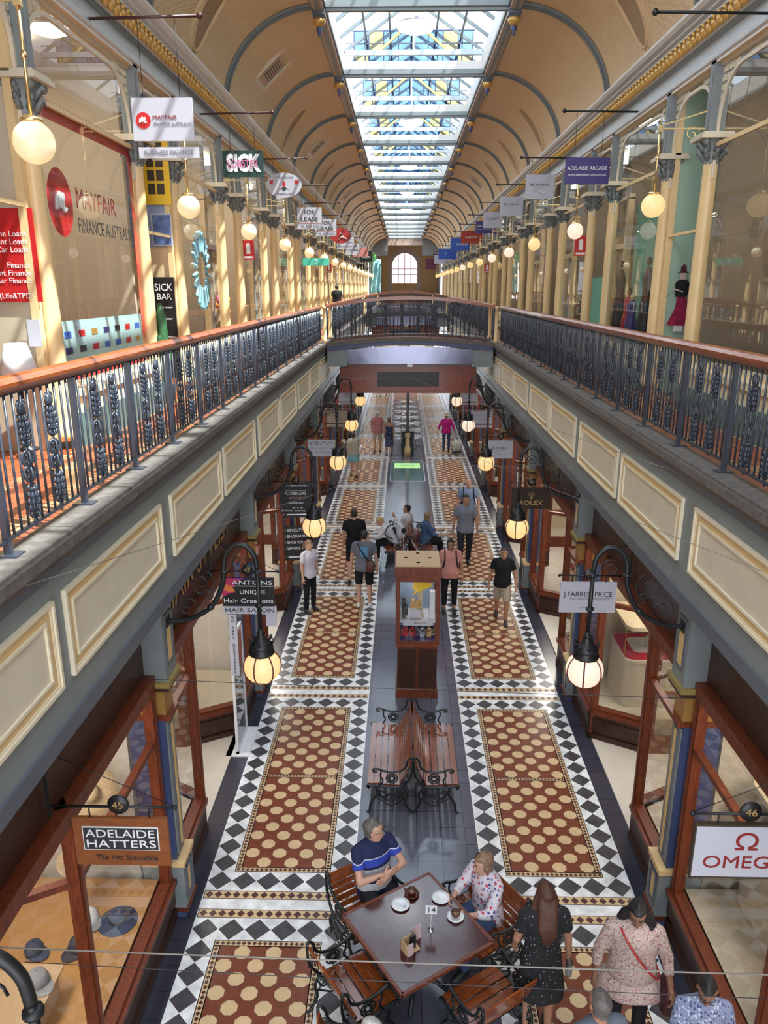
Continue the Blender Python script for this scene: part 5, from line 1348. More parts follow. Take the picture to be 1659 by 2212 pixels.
jewel_case((3.9,15.6,0),.42,.6,'glass jewellery case behind the third shop window, shaded side',1.6)
b = MB()
for i in range(14):
    for j in range(22): 
        y = 4.92+.09*j; z = .9+.12*i
        b.tube([(4.35,y+.035*cos(q*PI/3),z+.045*sin(q*PI/3)) for q in range(6)],.010,4,closed=True)
b.box(4.33,4.85,.8,4.37,4.9,2.65); b.box(4.33,6.85,.8,4.37,6.9,2.65); b.box(4.33,4.85,2.6,4.37,6.9,2.65); b.box(4.33,4.85,.02,4.37,6.9,.85)
tag(b.build('lattice_screen', M['gold']), 'pierced gold lattice screen inside the nearest jewellery shop', 'screen')
r = empty('watch_counter', (3.45,5.0,.5), 0, 'dark framed glass watch counter with round white display', 'counter')
MB().box(-.3,-.4,0,.3,.4,.04).box(-.3,-.4,.9,.3,.4,.94).box(-.3,-.4,0,-.27,-.37,.94).box(.27,-.4,0,.3,-.37,.94).box(-.3,.37,0,-.27,.4,.94).box(.27,.37,0,.3,.4,.94).build('counter_frame', M['black'], r)
MB().box(-.27,-.39,.04,.27,.39,.5).build('counter_box', M['panel'], r)
MB().lathe([(0,.94),(.15,.94),(.15,.98),(0,.98)],(0,.1,0),24).box(-.05,.05,.98,.05,.12,1.12).build('round_display', M['white'], r)
# cobbler boards
for z,lines,lab in ((2.35,['BATTERIES','AVAILABLE','Battery','Replacement','Watches &','Remotes','$15'],'black board about batteries on the cobbler shopfront'),(1.35,['KEYCUTTING','ENGRAVING','SHOE REPAIRS','LEATHER BELTS'],'black board about key cutting on the cobbler shopfront, lower')):
    r = empty('notice_board', (-2.52,16.1,z), .12, lab, 'notice board', 'black notice boards at the cobbler shop')
    MB().box(-.32,-.015,-.48,.32,.015,.30).build('board', M['black'], r); MB().box(-.02,.0,-.1,.02,.3,.0).build('bracket', M['black'], r)
    n = len(lines)
    for i,t in enumerate(lines): text(t,(0,-.02,.22-i*.56/n),.085 if n > 5 else .095,M['white_ink'],r,width=min(.5,.062*len(t)+.04))
    MB().box(-.24,-.02,-.42,.24,-.016,-.395).build('rule', M['white_ink'], r)

# ------------------------------------------------------------------ gallery window displays
# finance shop window, sunlit side
X0 = -3.83
r = empty('window_graphic', (X0,bay(0)+.84,0), 0, 'red bordered finance shop window lettering with round emblem', 'window graphic')
def yz(m, ya, yb, za, zb, name, par, x=0, t=.006): return MB().box(x-t,ya,za,x,yb,zb).build(name, m, par)
w_ = BAY-1.68
b = MB(); b.box(-.006,.10,8.40,0,w_-.1,8.58); b.box(-.006,w_-.22,5.8,0,w_-.1,8.4); b.box(-.006,.1,5.78,0,w_-.1,5.95); b.build('red_border', M['red'], r)
yz(mat('pale_blue_film',(.50,.68,.70),.4), .12, w_-.24, 5.95, 6.42, 'logo_strip', r)
b = MB(); b.poly([(.004,.62+.31*cos(2*PI*i/28),7.62+.34*sin(2*PI*i/28)) for i in range(28)]); b.build('roundel', M['red'], r)
o = m_logo(r,0,0,.22,0); o.rotation_euler = (0,0,PI/2); o.location = (.012,.62,7.62)
text('MAYFAIR',(.004,1.02,7.70),.30,M['red_ink'],r,rot=(PI/2,0,PI/2),width=1.2,align='LEFT',ext=.001); text('FINANCE AUSTRALIA',(.004,1.02,7.42),.22,M['ink'],r,rot=(PI/2,0,PI/2),width=1.75,align='LEFT',ext=.001)
cl = [('blue_sign'),('brick_red_sign'),'gold','navy','pink_ink','black']
for i in range(7):
    for j in range(2):
        mm = [bpy.data.materials['blue_sign'],M['red'],M['gold'],M['navy'],M['ink'],M['red'],bpy.data.materials['blue_sign']][(i+3*j)%7]
        yz(mm, .35+i*.37, .35+i*.37+.17, 6.24-.17*j, 6.31-.17*j, 'small_logo', r, .004)
r = empty('window_graphic', (-4.35,7.68,7.06), 0, 'red panel listing loans and finance in the nearest narrow bay', 'window graphic')
MB().box(-.62,0,-.43,.58,.012,.43).build('red_panel', M['red'], r)
for i,t in enumerate(('Home Loans','Investment Loans','Car Loans','','Finance','Equipment Finance','Car Finance','','Insurance (Life&TPD)')):
    if t: text(t,(.50,-.004,.20-i*.072),.075,M['white_ink'],r,align='RIGHT',ext=.001)
tag(MB().box(-.13,0,-.16,.0,.01,.10).build('notice_sheet', M['sign_white'], None, (-3.82,7.66,6.36)), 'white notice sheet on the glass under the red loans panel', 'notice')
# desk lamp in the finance shop
r = empty('desk_lamp', (-3.97,7.42,5.2), 0, 'white shaded lamp standing inside the finance shop', 'lamp')
MB().lathe([(.10,0),(.10,.02),(.015,.04),(.015,.75)],(0,0,0),14).build('lamp_base', M['black'], r); MB().lathe([(.20,.70),(.10,1.05)],(0,0,0),18).build('lamp_shade', M['white'], r)
# narrow bay with yellow poster
r = empty('menu_poster', (-4.0,12.43,8.3), 0, 'yellow poster with six brown pictures in a blue narrow bay', 'poster')
MB().box(-.17,0,-.32,.22,.012,.75).build('poster_sheet', M['yellow'], r)
for i in range(2):
    for j in range(4): MB().box(-.12+.14*i,-.006,-.17+.19*j,-.01+.14*i,0,-.02+.19*j).build('picture', M['soffit'], r)
r = empty('harbour_poster', (-3.95,12.43,7.62), 0, 'framed blue harbour picture under the yellow poster', 'poster')
MB().box(-.17,0,-.24,.15,.012,.24).build('frame', M['sign_white'], r); MB().box(-.145,-.006,-.215,.125,0,.215).build('picture', mat('harbour_picture',(.10,.17,.40),.4,var=.6,vscale=9), r)
r = empty('chalk_board', (-4.0,12.41,6.1), 0, 'black menu board with white script in the narrow bay', 'menu board')
MB().box(-.17,0,-.75,.17,.012,.82).build('board', M['black'], r); text('SICK',(0,-.004,.66),.15,M['white_ink'],r,width=.28); text('BAR',(0,-.004,.52),.13,M['white_ink'],r); text('Sick Lobster',(0,-.004,.36),.05,M['white_ink'],r); text('OPEN DAILY',(0,-.004,.18),.04,M['white_ink'],r); text('MAKE A BOOKING',(0,-.004,-.1),.036,M['white_ink'],r)
# cactus
r = empty('cactus', (-3.68,bay(1)-.68,5.13), 0, 'green cactus in a pot behind the railing, sunlit gallery', 'plant')
gm = mat('cactus_green',(.03,.11,.04),.5,var=.2,vscale=14)
MB().tube([(0,0,.25),(0,0,.8),(0,0,1.25),(0,0,1.42)],[.07,.085,.075,.02],12).tube(smooth([(0,0,.55),(0,.14,.58),(0,.19,.68),(0,.19,.88)]),.05,10).tube(smooth([(0,0,.7),(0,-.12,.73),(0,-.15,.85),(0,-.15,.98)]),.04,10).build('cactus_body', gm, r)
MB().lathe([(.10,0),(.14,.26),(.12,.27),(0,.26)],(0,0,0),16).build('pot', M['black'], r)
# blue ring lettering
r = empty('window_graphic', (X0,bay(1)+BAY/2,7.05), 0, 'pale blue ring of tall dripping letters on the third gallery window', 'window graphic')
lb = mat('sky_blue_vinyl',(.32,.58,.68),.4); b = MB(); nL = 22
for i in range(nL):
    a = 2*PI*(i+.5)/nL
    if abs(sin(a)) < .12: continue
    ya, yb = .58*cos(a), .34*cos(a); za, zb = .68*sin(a), .30*sin(a)
    b.tube(smooth([(.0,ya,za),(.0,(ya+yb)/2+.015,(za+zb)/2),(.0,yb,zb)],3),.034,6); 
    if i % 2: b.tube([(.0,yb,zb),(.0,.58*cos(a+2*PI/nL)*.62,.34*sin(a+2*PI/nL))],.022,5)
b.build('ring_lettering', lb, r)
# flower vase beyond
r = empty('flower_vase', (-3.98,bay(2)-.2,5.8), 0, 'vase of orange and pink flowers in the gallery window', 'flowers')
MB().lathe([(.06,0),(.09,.12),(.05,.3),(.06,.34)],(0,0,0),14).build('vase', M['soffit'], r)
b = MB(); 
for i in range(12):
    a = i*2.4; h = .45+.03*i; b.tube([(0,0,.3),(.1*cos(a),.1*sin(a),h)],.006,4,0); b.ball((.12*cos(a),.14*sin(a),h+.03),(.04,.04,.06),6,5,1+i%2)
b.build('blooms', [gm, mat('orange_petal',(.7,.2,.03),.6), mat('pink_petal',(.6,.1,.2),.6)], r)
# shaded side: green interior with tall figures, lady in red
def lady(loc, rz, label):
    """life-size printed figure of a lady mounted on board"""
    r = empty('display_figure', loc, rz, label, 'display figure')
    def flat(pts, y, t=.012):
        b = MB(); n = len(pts); b.add([(x,y,z) for x,z in pts]+[(x,y+t,z) for x,z in pts],[tuple(range(n)),tuple(range(n,2*n))[::-1]]+[(i,(i+1)%n,n+(i+1)%n,n+i) for i in range(n)]); return b
    flat([(-.14,.10),(.13,.10),(.12,.5),(.09,.62),(-.06,.62),(-.08,.4),(-.20,.12)],0).build('skirt', mat('crimson_skirt',(.30,.01,.06),.6,var=.5,vscale=9), r)
    flat([(-.10,.60),(.09,.60),(.13,.70),(.12,.84),(.06,.90),(-.05,.90),(-.12,.84),(-.11,.72)],-.006).build('jacket', M['black'], r)
    flat([(-.045,.90),(.045,.90),(.05,1.0),(.0,1.04),(-.05,1.0)],-.008).build('face', mat('pale_face',(.6,.45,.38),.6), r)
    flat([(-.11,1.01),(.10,1.01),(.05,1.04),(.04,1.12),(.0,1.16),(-.05,1.11),(-.05,1.04)],-.012).build('hat', mat('dark_hat',(.08,.01,.02),.6), r)
    flat([(-.12,.72),(.02,.68),(.02,.70),(-.12,.745),(-.16,.72)],-.014).build('hands', bpy.data.materials['pale_face'], r)
    flat([(-.26,.60),(-.12,.71),(-.12,.715),(-.265,.605)],-.015,.004).build('cane', M['ink'], r)
    flat([(-.08,.0),(.08,.0),(.07,.12),(-.07,.12)],.004).build('stand', M['white'], r)
    return r
o = lady((4.10,12.40,6.10), 0, 'printed lady in black jacket and crimson skirt on the mint green wall')
o.scale = (.9,.9,.87)
b = MB(); b.box(4.25,bay(1)+.9,5.1,4.3,bay(2)-.9,8.3); b.box(4.5,bay(2)+.9,5.1,4.55,bay(3)-.9,7.0)
tag(b.build('wall_green_backdrop', mat('sea_green_wall',(.16,.42,.32),.6)), 'sea green backdrops inside the gallery shop windows, shaded side','wall',kind='structure')
for i,(y,h,m1,lab) in enumerate(((13.75,1.45,'ink','tall dark dress on a stand, nearest in the green gallery window'),(14.55,.85,'navy','short navy dress on a stand in the green gallery window'),(14.80,.95,'darkred','short patterned dress on a stand in the green window'),(15.45,1.45,'ink','long black coat on a stand, farthest in the green window'))):
    r = empty('dress_form', (3.98,y,5.74), 0, lab, 'dress stand')
    MB().loft([(0,0,.12,.13,.15),(0,0,.5*h,.10,.13),(0,0,.62*h,.07,.09),(0,0,.8*h,.09,.13),(0,0,.9*h,.05,.1),(0,0,.94*h,.03,.035)],14).build('dress', M[m1], r)
    MB().lathe([(.12,0),(.12,.02),(.012,.03),(.012,.94*h)],(0,0,0),12).ball((0,0,h),(.05,.055,.07),10,8).build('stand', M['straw'] if i in (1,) else M['soffit'], r)
# glowing panels added to brighten the gallery shop interiors
for s in (-1,1):
    for k in range(0,8):
        b = MB(); b.box(s*5.2-.4,bay(k)+1.4,9.60,s*5.2+.4,bay(k)+3.4,9.68)
        tag(b.build('ceiling_light', mat('gallery_fill_glow' ,(1,1,1),.5,emit=(9 if s<0 else 6),ecol=(1,.93,.82)) if k == 0 else LAST), 'added fill panel inside the %s gallery shop on the %s side' % (ORD[k], SIDE[s]), 'ceiling light', 'added fill panels inside the gallery shops')
        LAST = bpy.data.objects[-1].data.materials[0] if False else [m for m in bpy.data.materials if m.name.startswith('gallery_fill_glow')][-1]
# teal hanging cloth at the far end
b = MB(); vs = []; 
for i in range(9):
    for j in range(7): vs.append((-3.4+i*.13+.03*sin(j), 78+.15*sin(i*1.9+j*.7), 9.4-j*.55-.25*sin(i*.8)*(j/6)))
b.add(vs,[(i*7+j,(i+1)*7+j,(i+1)*7+j+1,i*7+j+1) for i in range(8) for j in range(6)],0,True)
r = b.build('hanging_cloth', mat('aqua_cloth',(.30,.66,.72),.6)); tag(r,'aqua cloth draped from above at the far end of the sunlit gallery','cloth')
r.modifiers.new('t','SOLIDIFY').thickness = .01
r = MB().ball((-3.3,76,9.5),.55,18,12).build('paper_globe', ramp_mat('green_blue_paper', t_noise(2.5), [(0,(.02,.30,.35)),(.5,(.15,.5,.12))], .6, const=False)); tag(r,'round green and blue hanging globe at the far end','ornament')
MB().tube([(-3.3,76,10.0),(-3.3,76,10.9)],.01,5).build('hanging_wire', M['ink'], r)
# ------------------------------------------------------------------ people
def cloth(name, col, var=.12, vs=6): return mat(name, col, .85, var=var, vscale=vs, spec=.2)
SK = {'fair': mat('fair_skin',(.58,.33,.23),.5), 'tan': mat('tan_skin',(.42,.21,.13),.5), 'brown': mat('brown_skin',(.27,.13,.08),.5), 'light': mat('light_skin',(.62,.40,.30),.5)}
def hairm(n, c): return mat(n, c, .55, var=.35, vscale=30, bump=.5, bscale=90)
HR = {'grey': hairm('grey_hair',(.13,.115,.105)), 'white': hairm('white_hair',(.55,.53,.50)), 'black': hairm('black_hair',(.012,.010,.010)), 'brown': hairm('brown_hair',(.085,.035,.02)),
      'blond': hairm('blond_hair',(.50,.34,.17)), 'sandy': hairm('sandy_hair',(.25,.15,.09)), 'dark': hairm('dark_hair',(.03,.022,.02))}
M['eye'] = mat('eye_dark',(.02,.015,.012),.2); M['lip'] = mat('lip',(.38,.12,.10),.5); M['shoe_black'] = mat('black_shoe',(.02,.02,.022),.5); M['shoe_white'] = mat('white_shoe',(.75,.75,.75),.5); M['sandal'] = mat('tan_sandal',(.35,.2,.12),.6)
def rotx(a): return Matrix.Rotation(a, 3, 'X')
def person(label, loc, rz, h, skin, hair, top, bottom=None, *, sit=False, lean=0, armR=None, armL=None, legR=None, legL=None, head=(0,0,0), w=1.0,
           sleeve='short', leg='long', hairstyle='short', dress=None, dress_w=(.20,.24), shoe='shoe_black', vox=.009, hem=-.10, face=True, glasses=False, belly=0, group=None, hatm=None, hatk=None, hairlen=.3, curl=.35):
    k = h/1.70; S = Matrix.Scale(k, 4)
    r = empty('person', loc, rz, label, 'person', group)
    hip = Vector((0,0,.50 if sit else .93)); RL = rotx(-lean)
    T = lambda x,y,z: hip+RL @ Vector((x,y,z))
    sh = {s: T(s*.168*w, 0, .462) for s in (1,-1)}
    hipj = {s: hip+Vector((s*.088*w,0,-.02)) for s in (1,-1)}
    dn = Vector((0,0,-1))
    aR = armR or ((.10,.02,-1),(.06,.18,-1)); aL = armL or ((-.10,.02,-1),(-.06,.18,-1))
    lR = legR or (((.10,1,-.02),(0,.02,-1)) if sit else ((.03,.02,-1),(0,-.02,-1))); lL = legL or (((-.10,1,-.02),(0,.02,-1)) if sit else ((-.03,.02,-1),(0,-.02,-1)))
    J = {}
    for s,a,l in ((1,aR,lR),(-1,aL,lL)):
        e = sh[s]+Vector(a[0]).normalized()*.285; wr = e+Vector(a[1]).normalized()*.245
        kn = hipj[s]+Vector(l[0]).normalized()*.42; an = kn+Vector(l[1]).normalized()*.41
        J[s] = (e,wr,kn,an)
    def torso(b, z0, z1, ex, hemx=0):
        secs = [(-.13,.135,.10),(-.06,.165,.115),(.0,.168,.118),(.09,.148,.105),(.18,.142,.10),(.28,.158,.11),(.38,.172,.118),(.44,.160,.105),(.49,.115,.082),(.535,.070,.062)]
        out = []
        zs = sorted(set([z0,z1]+[q[0] for q in secs if z0 < q[0] < z1]))
        for z in zs:
            for (a,c) in zip(secs[:-1],secs[1:]):
                if a[0] <= z <= c[0]:
                    t = (z-a[0])/(c[0]-a[0]); rx = a[1]+(c[1]-a[1])*t; ry = a[2]+(c[2]-a[2])*t; break
            else: rx, ry = secs[0][1:] if z < secs[0][0] else secs[-1][1:]
            bl = belly*max(0,1-abs(z-.10)/.22)
            out.append((z,rx*w+ex+bl*.6+(hemx if z == z0 else 0),ry*(1+.5*(w-1))+ex+bl*.6,bl*.5))
        vs = []; fs = []; n = 18
        for z,rx,ry,yo in out:
            for j in range(n): a = 2*PI*j/n; p = T(rx*cos(a), ry*sin(a)+yo, z); vs.append(tuple(p))
        for i in range(len(out)-1):
            for j in range(n): fs.append((i*n+j,i*n+(j+1)%n,(i+1)*n+(j+1)%n,(i+1)*n+j))
        fs.append(tuple(range(n))[::-1]); fs.append(tuple((len(out)-1)*n+j for j in range(n)))
        b.add(vs, fs, 0, True)
    def limb(b, p, q, r0, r1): 
        d = q-p; mid = p+d*.35
        b.tube([p,mid,q],[r0,(r0*.62+r1*.38)*1.04,r1],12); b.ball(p,r0,10,8); b.ball(q,r1,10,8)
    # --- body
    b = MB(S); torso(b, -.13, .535, 0)
    nk0, hc = T(0,.0,.50), T(0,.022,.655)
    if lean: hc = T(0,.03,.645)
    b.tube([nk0,T(0,.005,.57),hc+Vector((0,-.01,-.03))],[.065,.054,.052],12)
    RH = Matrix.Rotation(head[0],3,'Z') @ rotx(-head[1]) @ Matrix.Rotation(head[2],3,'Y')
    Hd = lambda x,y,z: hc+RH @ Vector((x,y,z))
    hs = [(-.118,.022,.026,.048),(-.104,.042,.048,.034),(-.075,.056,.068,.020),(-.035,.065,.083,.008),(.01,.071,.092,.0),(.05,.073,.096,-.004),(.085,.060,.082,-.008),(.108,.034,.050,-.01),(.118,.008,.012,-.01)]
    def hsec(b, secs, n=18, f=None):
        vs = []; fs = []
        for z,rx,ry,yo in secs:
            for j in range(n):
                a = 2*PI*j/n; x, y = rx*cos(a), ry*sin(a)+yo
                if f: x, y = f(x,y,z,a)
                vs.append(tuple(Hd(x,y,z)))
        for i in range(len(secs)-1):
            for j in range(n): fs.append((i*n+j,i*n+(j+1)%n,(i+1)*n+(j+1)%n,(i+1)*n+j))
        fs.append(tuple(range(n))[::-1]); fs.append(tuple((len(secs)-1)*n+j for j in range(n)))
        b.add(vs, fs, 0, True)
    hsec(b, hs)
    b.tube([Hd(0,.080,.022),Hd(0,.100,-.012),Hd(0,.108,-.028),Hd(0,.088,-.036)],[.009,.011,.014,.010],8)
    b.ball(Hd(0,.078,-.062),.022,8,6); b.ball(Hd(0,.085,-.058),.012,8,6)
    for s in (1,-1): b.ball(Hd(s*.073,-.005,-.005),.017,8,6); b.ball(Hd(s*.074,-.010,.012),.014,8,6)
    for s in (1,-1):
        e, wr, kn, an = J[s]
        b.ball(sh[s],.048,10,8); b.tube([T(0,0,.515),sh[s]+Vector((0,0,.008))],[.052,.044],10); limb(b, sh[s], e, .047, .037); limb(b, e, wr, .039, .025)
        limb(b, hipj[s], kn, .082*w**.5, .054); limb(b, kn, an, .055, .034)
        b.ball(kn+(an-kn)*.28+Vector((0,-.014,0)), (.048,.048,.085) if not sit else .045, 10, 8)
        # foot (ankle to toes)
        ft = an+Vector((0,.0,-.05)); b.tube([an,an+Vector((0,.03,-.045)),an+Vector((s*.01,.13,-.062))],[.034,.034,.024],8)
        # hand
        d = (wr-e).normalized(); hint = Vector((0,1,0)) if abs(d.y) < .75 else Vector((0,0,1))
        if abs(d.x) > .7: hint = Vector((0,0,1))
        sd = (hint-d*hint.dot(d)).normalized(); n_ = Vector((-s,0,0)) if abs(d.x) < .7 else Vector((0,-1,0)); n_ = (n_-d*n_.dot(d)-sd*n_.dot(sd)); n_ = n_.normalized() if n_.length > .1 else d.cross(sd)
        b.tube([wr,wr+d*.03,wr+d*.085],[.024,.030,.028],8)
        for q in (-1,0,1): b.tube([wr+d*.015+sd*q*.012,wr+d*.09+sd*q*.025],[.015,.013],6)
        for q in range(4):
            L = (.026,.032,.034,.030)[q]; c0 = wr+d*.088+sd*(q-1.5)*.0205; ang = curl; p = c0; pts = [p]
            for g in range(3):
                v = d*cos(ang)+n_*sin(ang); p = p+v*L*(1,.8,.62)[g]; pts.append(p); ang += curl*1.1
            b.tube(pts, [.0098,.0092,.0086,.007], 6)
        tb = wr+d*.028+sd*.026; b.tube([tb,tb+(d*.55+sd*.75+n_*.3).normalized()*.036,tb+(d*.55+sd*.75+n_*.3).normalized()*.036+(d*.85+sd*.3+n_*.4).normalized()*.030],[.013,.011,.0085],6)
    o = b.build('body', skin, r)
    md = o.modifiers.new('remesh','REMESH'); md.mode = 'VOXEL'; md.voxel_size = vox*k if vox < .01 else vox; md.use_smooth_shade = True
    sm = o.modifiers.new('smooth','SMOOTH'); sm.iterations = 2; sm.factor = .5
    def finish(b, name, m, v=None, it=4):
        o = b.build(name, m, r); q = o.modifiers.new('remesh','REMESH'); q.mode = 'VOXEL'; q.voxel_size = v or max(.011, vox*1.3); q.use_smooth_shade = True
        q = o.modifiers.new('smooth','SMOOTH'); q.iterations = it; q.factor = .5; return o
    # --- face
    if face:
        for s in (1,-1):
            b = MB(S); b.ball(Hd(s*.030,.081,.014),.0100,8,6); o = b.build('eye', mat('eye_white',(.6,.57,.53),.3) if 'eye_white' not in bpy.data.materials else bpy.data.materials['eye_white'], r)
            b = MB(S); b.ball(Hd(s*.030,.0875,.013),.0056,8,6); b.build('iris', M['eye'], o)
            b = MB(S); b.tube([Hd(s*.015,.0935,.034),Hd(s*.032,.0925,.040),Hd(s*.047,.083,.034)],.0042,5); b.build('eyebrow', hair if hair else HR['grey'], r)
        b = MB(S); b.tube([Hd(-.022,.088,-.066),Hd(-.008,.099,-.061),Hd(.008,.099,-.061),Hd(.022,.088,-.066)],[.003,.0055,.0055,.003],6); b.tube([Hd(-.018,.089,-.069),Hd(0,.098,-.071),Hd(.018,.089,-.069)],[.003,.006,.003],6); b.build('lips', M['lip'], r)
    if glasses:
        b = MB(S)
        for s in (1,-1):
            b.tube([Hd(s*.032+.022*cos(q*PI/6),.104,.012+.017*sin(q*PI/6)) for q in range(12)],.0022,5,closed=True); b.tube([Hd(s*.054,.103,.018),Hd(s*.076,.02,.012)],.002,5)
        b.tube([Hd(-.010,.105,.015),Hd(.010,.105,.015)],.002,5); b.build('glasses', M['ink'], r)
    # --- hair
    if hair:
        hl = .058; ext = {'short':-.055,'bob':-.115,'long':-.115,'tail':-.06,'thin':-.03,'curly':-.085}.get(hairstyle,-.05)
        g = {'short':1.075,'bob':1.17,'long':1.15,'tail':1.09,'thin':1.05,'curly':1.2}.get(hairstyle,1.08)
        secs = [(ext,.060*g,.070*g,-.022)]+[(z,rx*g,ry*g,yo-.008) for z,rx,ry,yo in hs if z > ext+.015]; secs = secs[:-1]+[(secs[-1][0]*g+.004,.012,.016,-.012)]
        secs = [(z*(1.06 if z > .05 else 1),rx,ry,yo) for z,rx,ry,yo in secs]
        def f(x,y,z,a):
            lim = .30 if hairstyle in ('bob','long','curly') else .02
            if sin(a) > lim and z < hl: q = .80; return x*q, y*q-.005
            if sin(a) > -.05 and hairstyle in ('short','thin','tail') and z < .0: return x*.86, y*.86
            return x, y
        b = MB(S); hsec(b, secs, 24, f)
        if hairstyle == 'long':
            pts = [Hd(0,-.055,0),Hd(0,-.085,-.10),T(0,-.125,.42),T(.01,-.135,.54-hairlen*.6),T(0,-.125,.54-hairlen)]
            for dx in (-.045,-.015,.015,.045): b.tube([p+Vector((dx*(1 if i < 4 else .5),0,0)) for i,p in enumerate(pts)],[.045,.05,.045,.035,.012],10)
            hv = 1.6 if hairlen < .2 else 1
            for s in (1,-1): b.tube([Hd(s*.07,-.01,.04),Hd(s*(.07+.02*hv),-.01,-.04),Hd(s*(.07+.035*hv),.0,-.13),T(s*.115,.02,.50),T(s*.125,.06,.33)],[.02,.03*hv,.034*hv,.027*hv,.006],8)
        if hairstyle == 'tail':
            b.ball(Hd(0,-.098,.03),.026,8,6); b.tube([Hd(0,-.105,.03),Hd(0,-.135,-.03),Hd(.0,-.125,-.12),Hd(0,-.10,-.20)],[.02,.027,.022,.006],8)
        finish(b, 'hair', hair, .010, 1)
    if hatk == 'cap':
        b = MB(S); hsec(b, [(.035,.079,.103,-.006),(.07,.078,.100,-.008),(.10,.058,.078,-.01),(.124,.02,.03,-.01)], 20)
        b.build('cap_crown', hatm, r)
        b = MB(S); vs = []; 
        for i in range(9): a = PI*i/8; vs += [tuple(Hd(.076*cos(a),.06+.035*sin(a),.045)), tuple(Hd(.070*cos(a),.085+.085*sin(a),.034))]
        b.add(vs,[(2*i,2*i+2,2*i+3,2*i+1) for i in range(8)],0); o = b.build('cap_peak', hatm, r); o.modifiers.new('s','SOLIDIFY').thickness = .006
    if hatk == 'straw':
        b = MB(S); hsec(b, [(.052,.17,.19,-.006),(.060,.17,.19,-.006),(.062,.084,.108,-.006),(.10,.078,.1,-.008),(.145,.07,.09,-.01),(.15,.03,.04,-.01)], 24); b.build('straw_hat', hatm, r)
    # --- clothes
    if top:
        b = MB(S); ex = .016; torso(b, hem, .515, ex, .012)
        for s in (1,-1):
            e, wr = J[s][:2]; b.ball(sh[s],.047+ex,10,8); b.tube([T(0,0,.51),sh[s]+Vector((0,0,.008))],[.052+ex*.8,.044+ex],12)
            if sleeve == 'none': continue
            t = {'short':.62,'half':1.0,'long':1.0}[sleeve]; b.tube([sh[s],sh[s].lerp(e,t)],[.047+ex,.041+ex*1.3],12)
            if sleeve in ('half','long'):
                b.ball(e,.037+ex,10,8); b.tube([e,e.lerp(wr,.55 if sleeve == 'half' else .97)],[.038+ex,.030+ex],12)
        b.tube([T(0,0,.46),T(0,.0,.538)],[.10,.079],14)
        o = finish(b, 'shirt', top)
    if dress:
        m_, zl = dress; b = MB(S); n = 20; secs = [(.10,.150,.105),(.0,.170+.012,.125),(-.10,dress_w[0],dress_w[0]*.75),(zl-hip.z,dress_w[1],dress_w[1]*.75)]
        vs = []; fs = []
        for i,(z,rx,ry) in enumerate(secs):
            for j in range(n): a = 2*PI*j/n; rp = 1+.05*sin(a*6)*(i/3); vs.append((rx*w*cos(a)*rp, ry*sin(a)*rp, hip.z+z))
        for i in range(3):
            for j in range(n): fs.append((i*n+j,i*n+(j+1)%n,(i+1)*n+(j+1)%n,(i+1)*n+j))
        fs.append(tuple(range(n))[::-1]); fs.append(tuple(3*n+j for j in range(n)))
        b.add(vs, fs, 0, True); finish(b, 'skirt', m_, .014, 3)
    if bottom:
        b = MB(S); torso(b, -.13, .06, .010)
        for s in (1,-1):
            kn, an = J[s][2:]; ex = .012
            b.ball(hipj[s],.084*w**.5+ex,10,8)
            if leg == 'short': b.tube([hipj[s],hipj[s].lerp(kn,.5),hipj[s].lerp(kn,.93)],[.084*w**.5+ex,.078+ex,.072+ex],12)
            else:
                b.tube([hipj[s],hipj[s].lerp(kn,.5),kn],[.084*w**.5+ex,.070+ex,.056+ex],12); b.ball(kn,.056+ex,10,8); b.tube([kn,kn.lerp(an,{'long':.98,'crop':.75}[leg])],[.057+ex,.046+ex],12)
        finish(b, 'shorts' if leg == 'short' else 'trousers', bottom)
    for s in (1,-1):
        an = J[s][3]; b = MB(S); b.loft([(an.x+s*.008,an.y+.06,an.z-.088,.043,.125),(an.x+s*.008,an.y+.06,an.z-.072,.045,.128),(an.x+s*.006,an.y+.055,an.z-.045,.040,.11),(an.x,an.y+.02,an.z-.015,.040,.06),(an.x,an.y,an.z+.012,.038,.045)],14); b.build('shoe', M[shoe], r)
    return r
def gear(name, label, cat, loc, rz, h): 
    r = empty(name, loc, rz, label, cat); return r, Matrix.Scale(h/1.70,4)
def strap(b, z0, s=1, w=1, lean=0, y=.135, r_=.010):
    # diagonal loop from shoulder s to the opposite hip
    A = Vector((s*.11*w,0,z0+.515)); B = Vector((-s*.19*w,0,z0-.02)); c = (A+B)/2; mj = (A-B)/2; n = 20
    b.tube([c+mj*cos(2*PI*i/n)+Vector((0,y*sin(2*PI*i/n),0)) for i in range(n)], r_, 5, closed=True)
def sunglasses(): pass
stripe = ramp_mat('striped_polo', t_axis(2), [(0,(.015,.02,.07)),(.58,(.65,.67,.72)),(.67,(.012,.018,.06)),(.73,(.65,.67,.72)),(.83,(.012,.018,.06)),(.86,(.03,.06,.40)),(.955,(.65,.66,.7)),(.963,(.012,.018,.07))], .85)
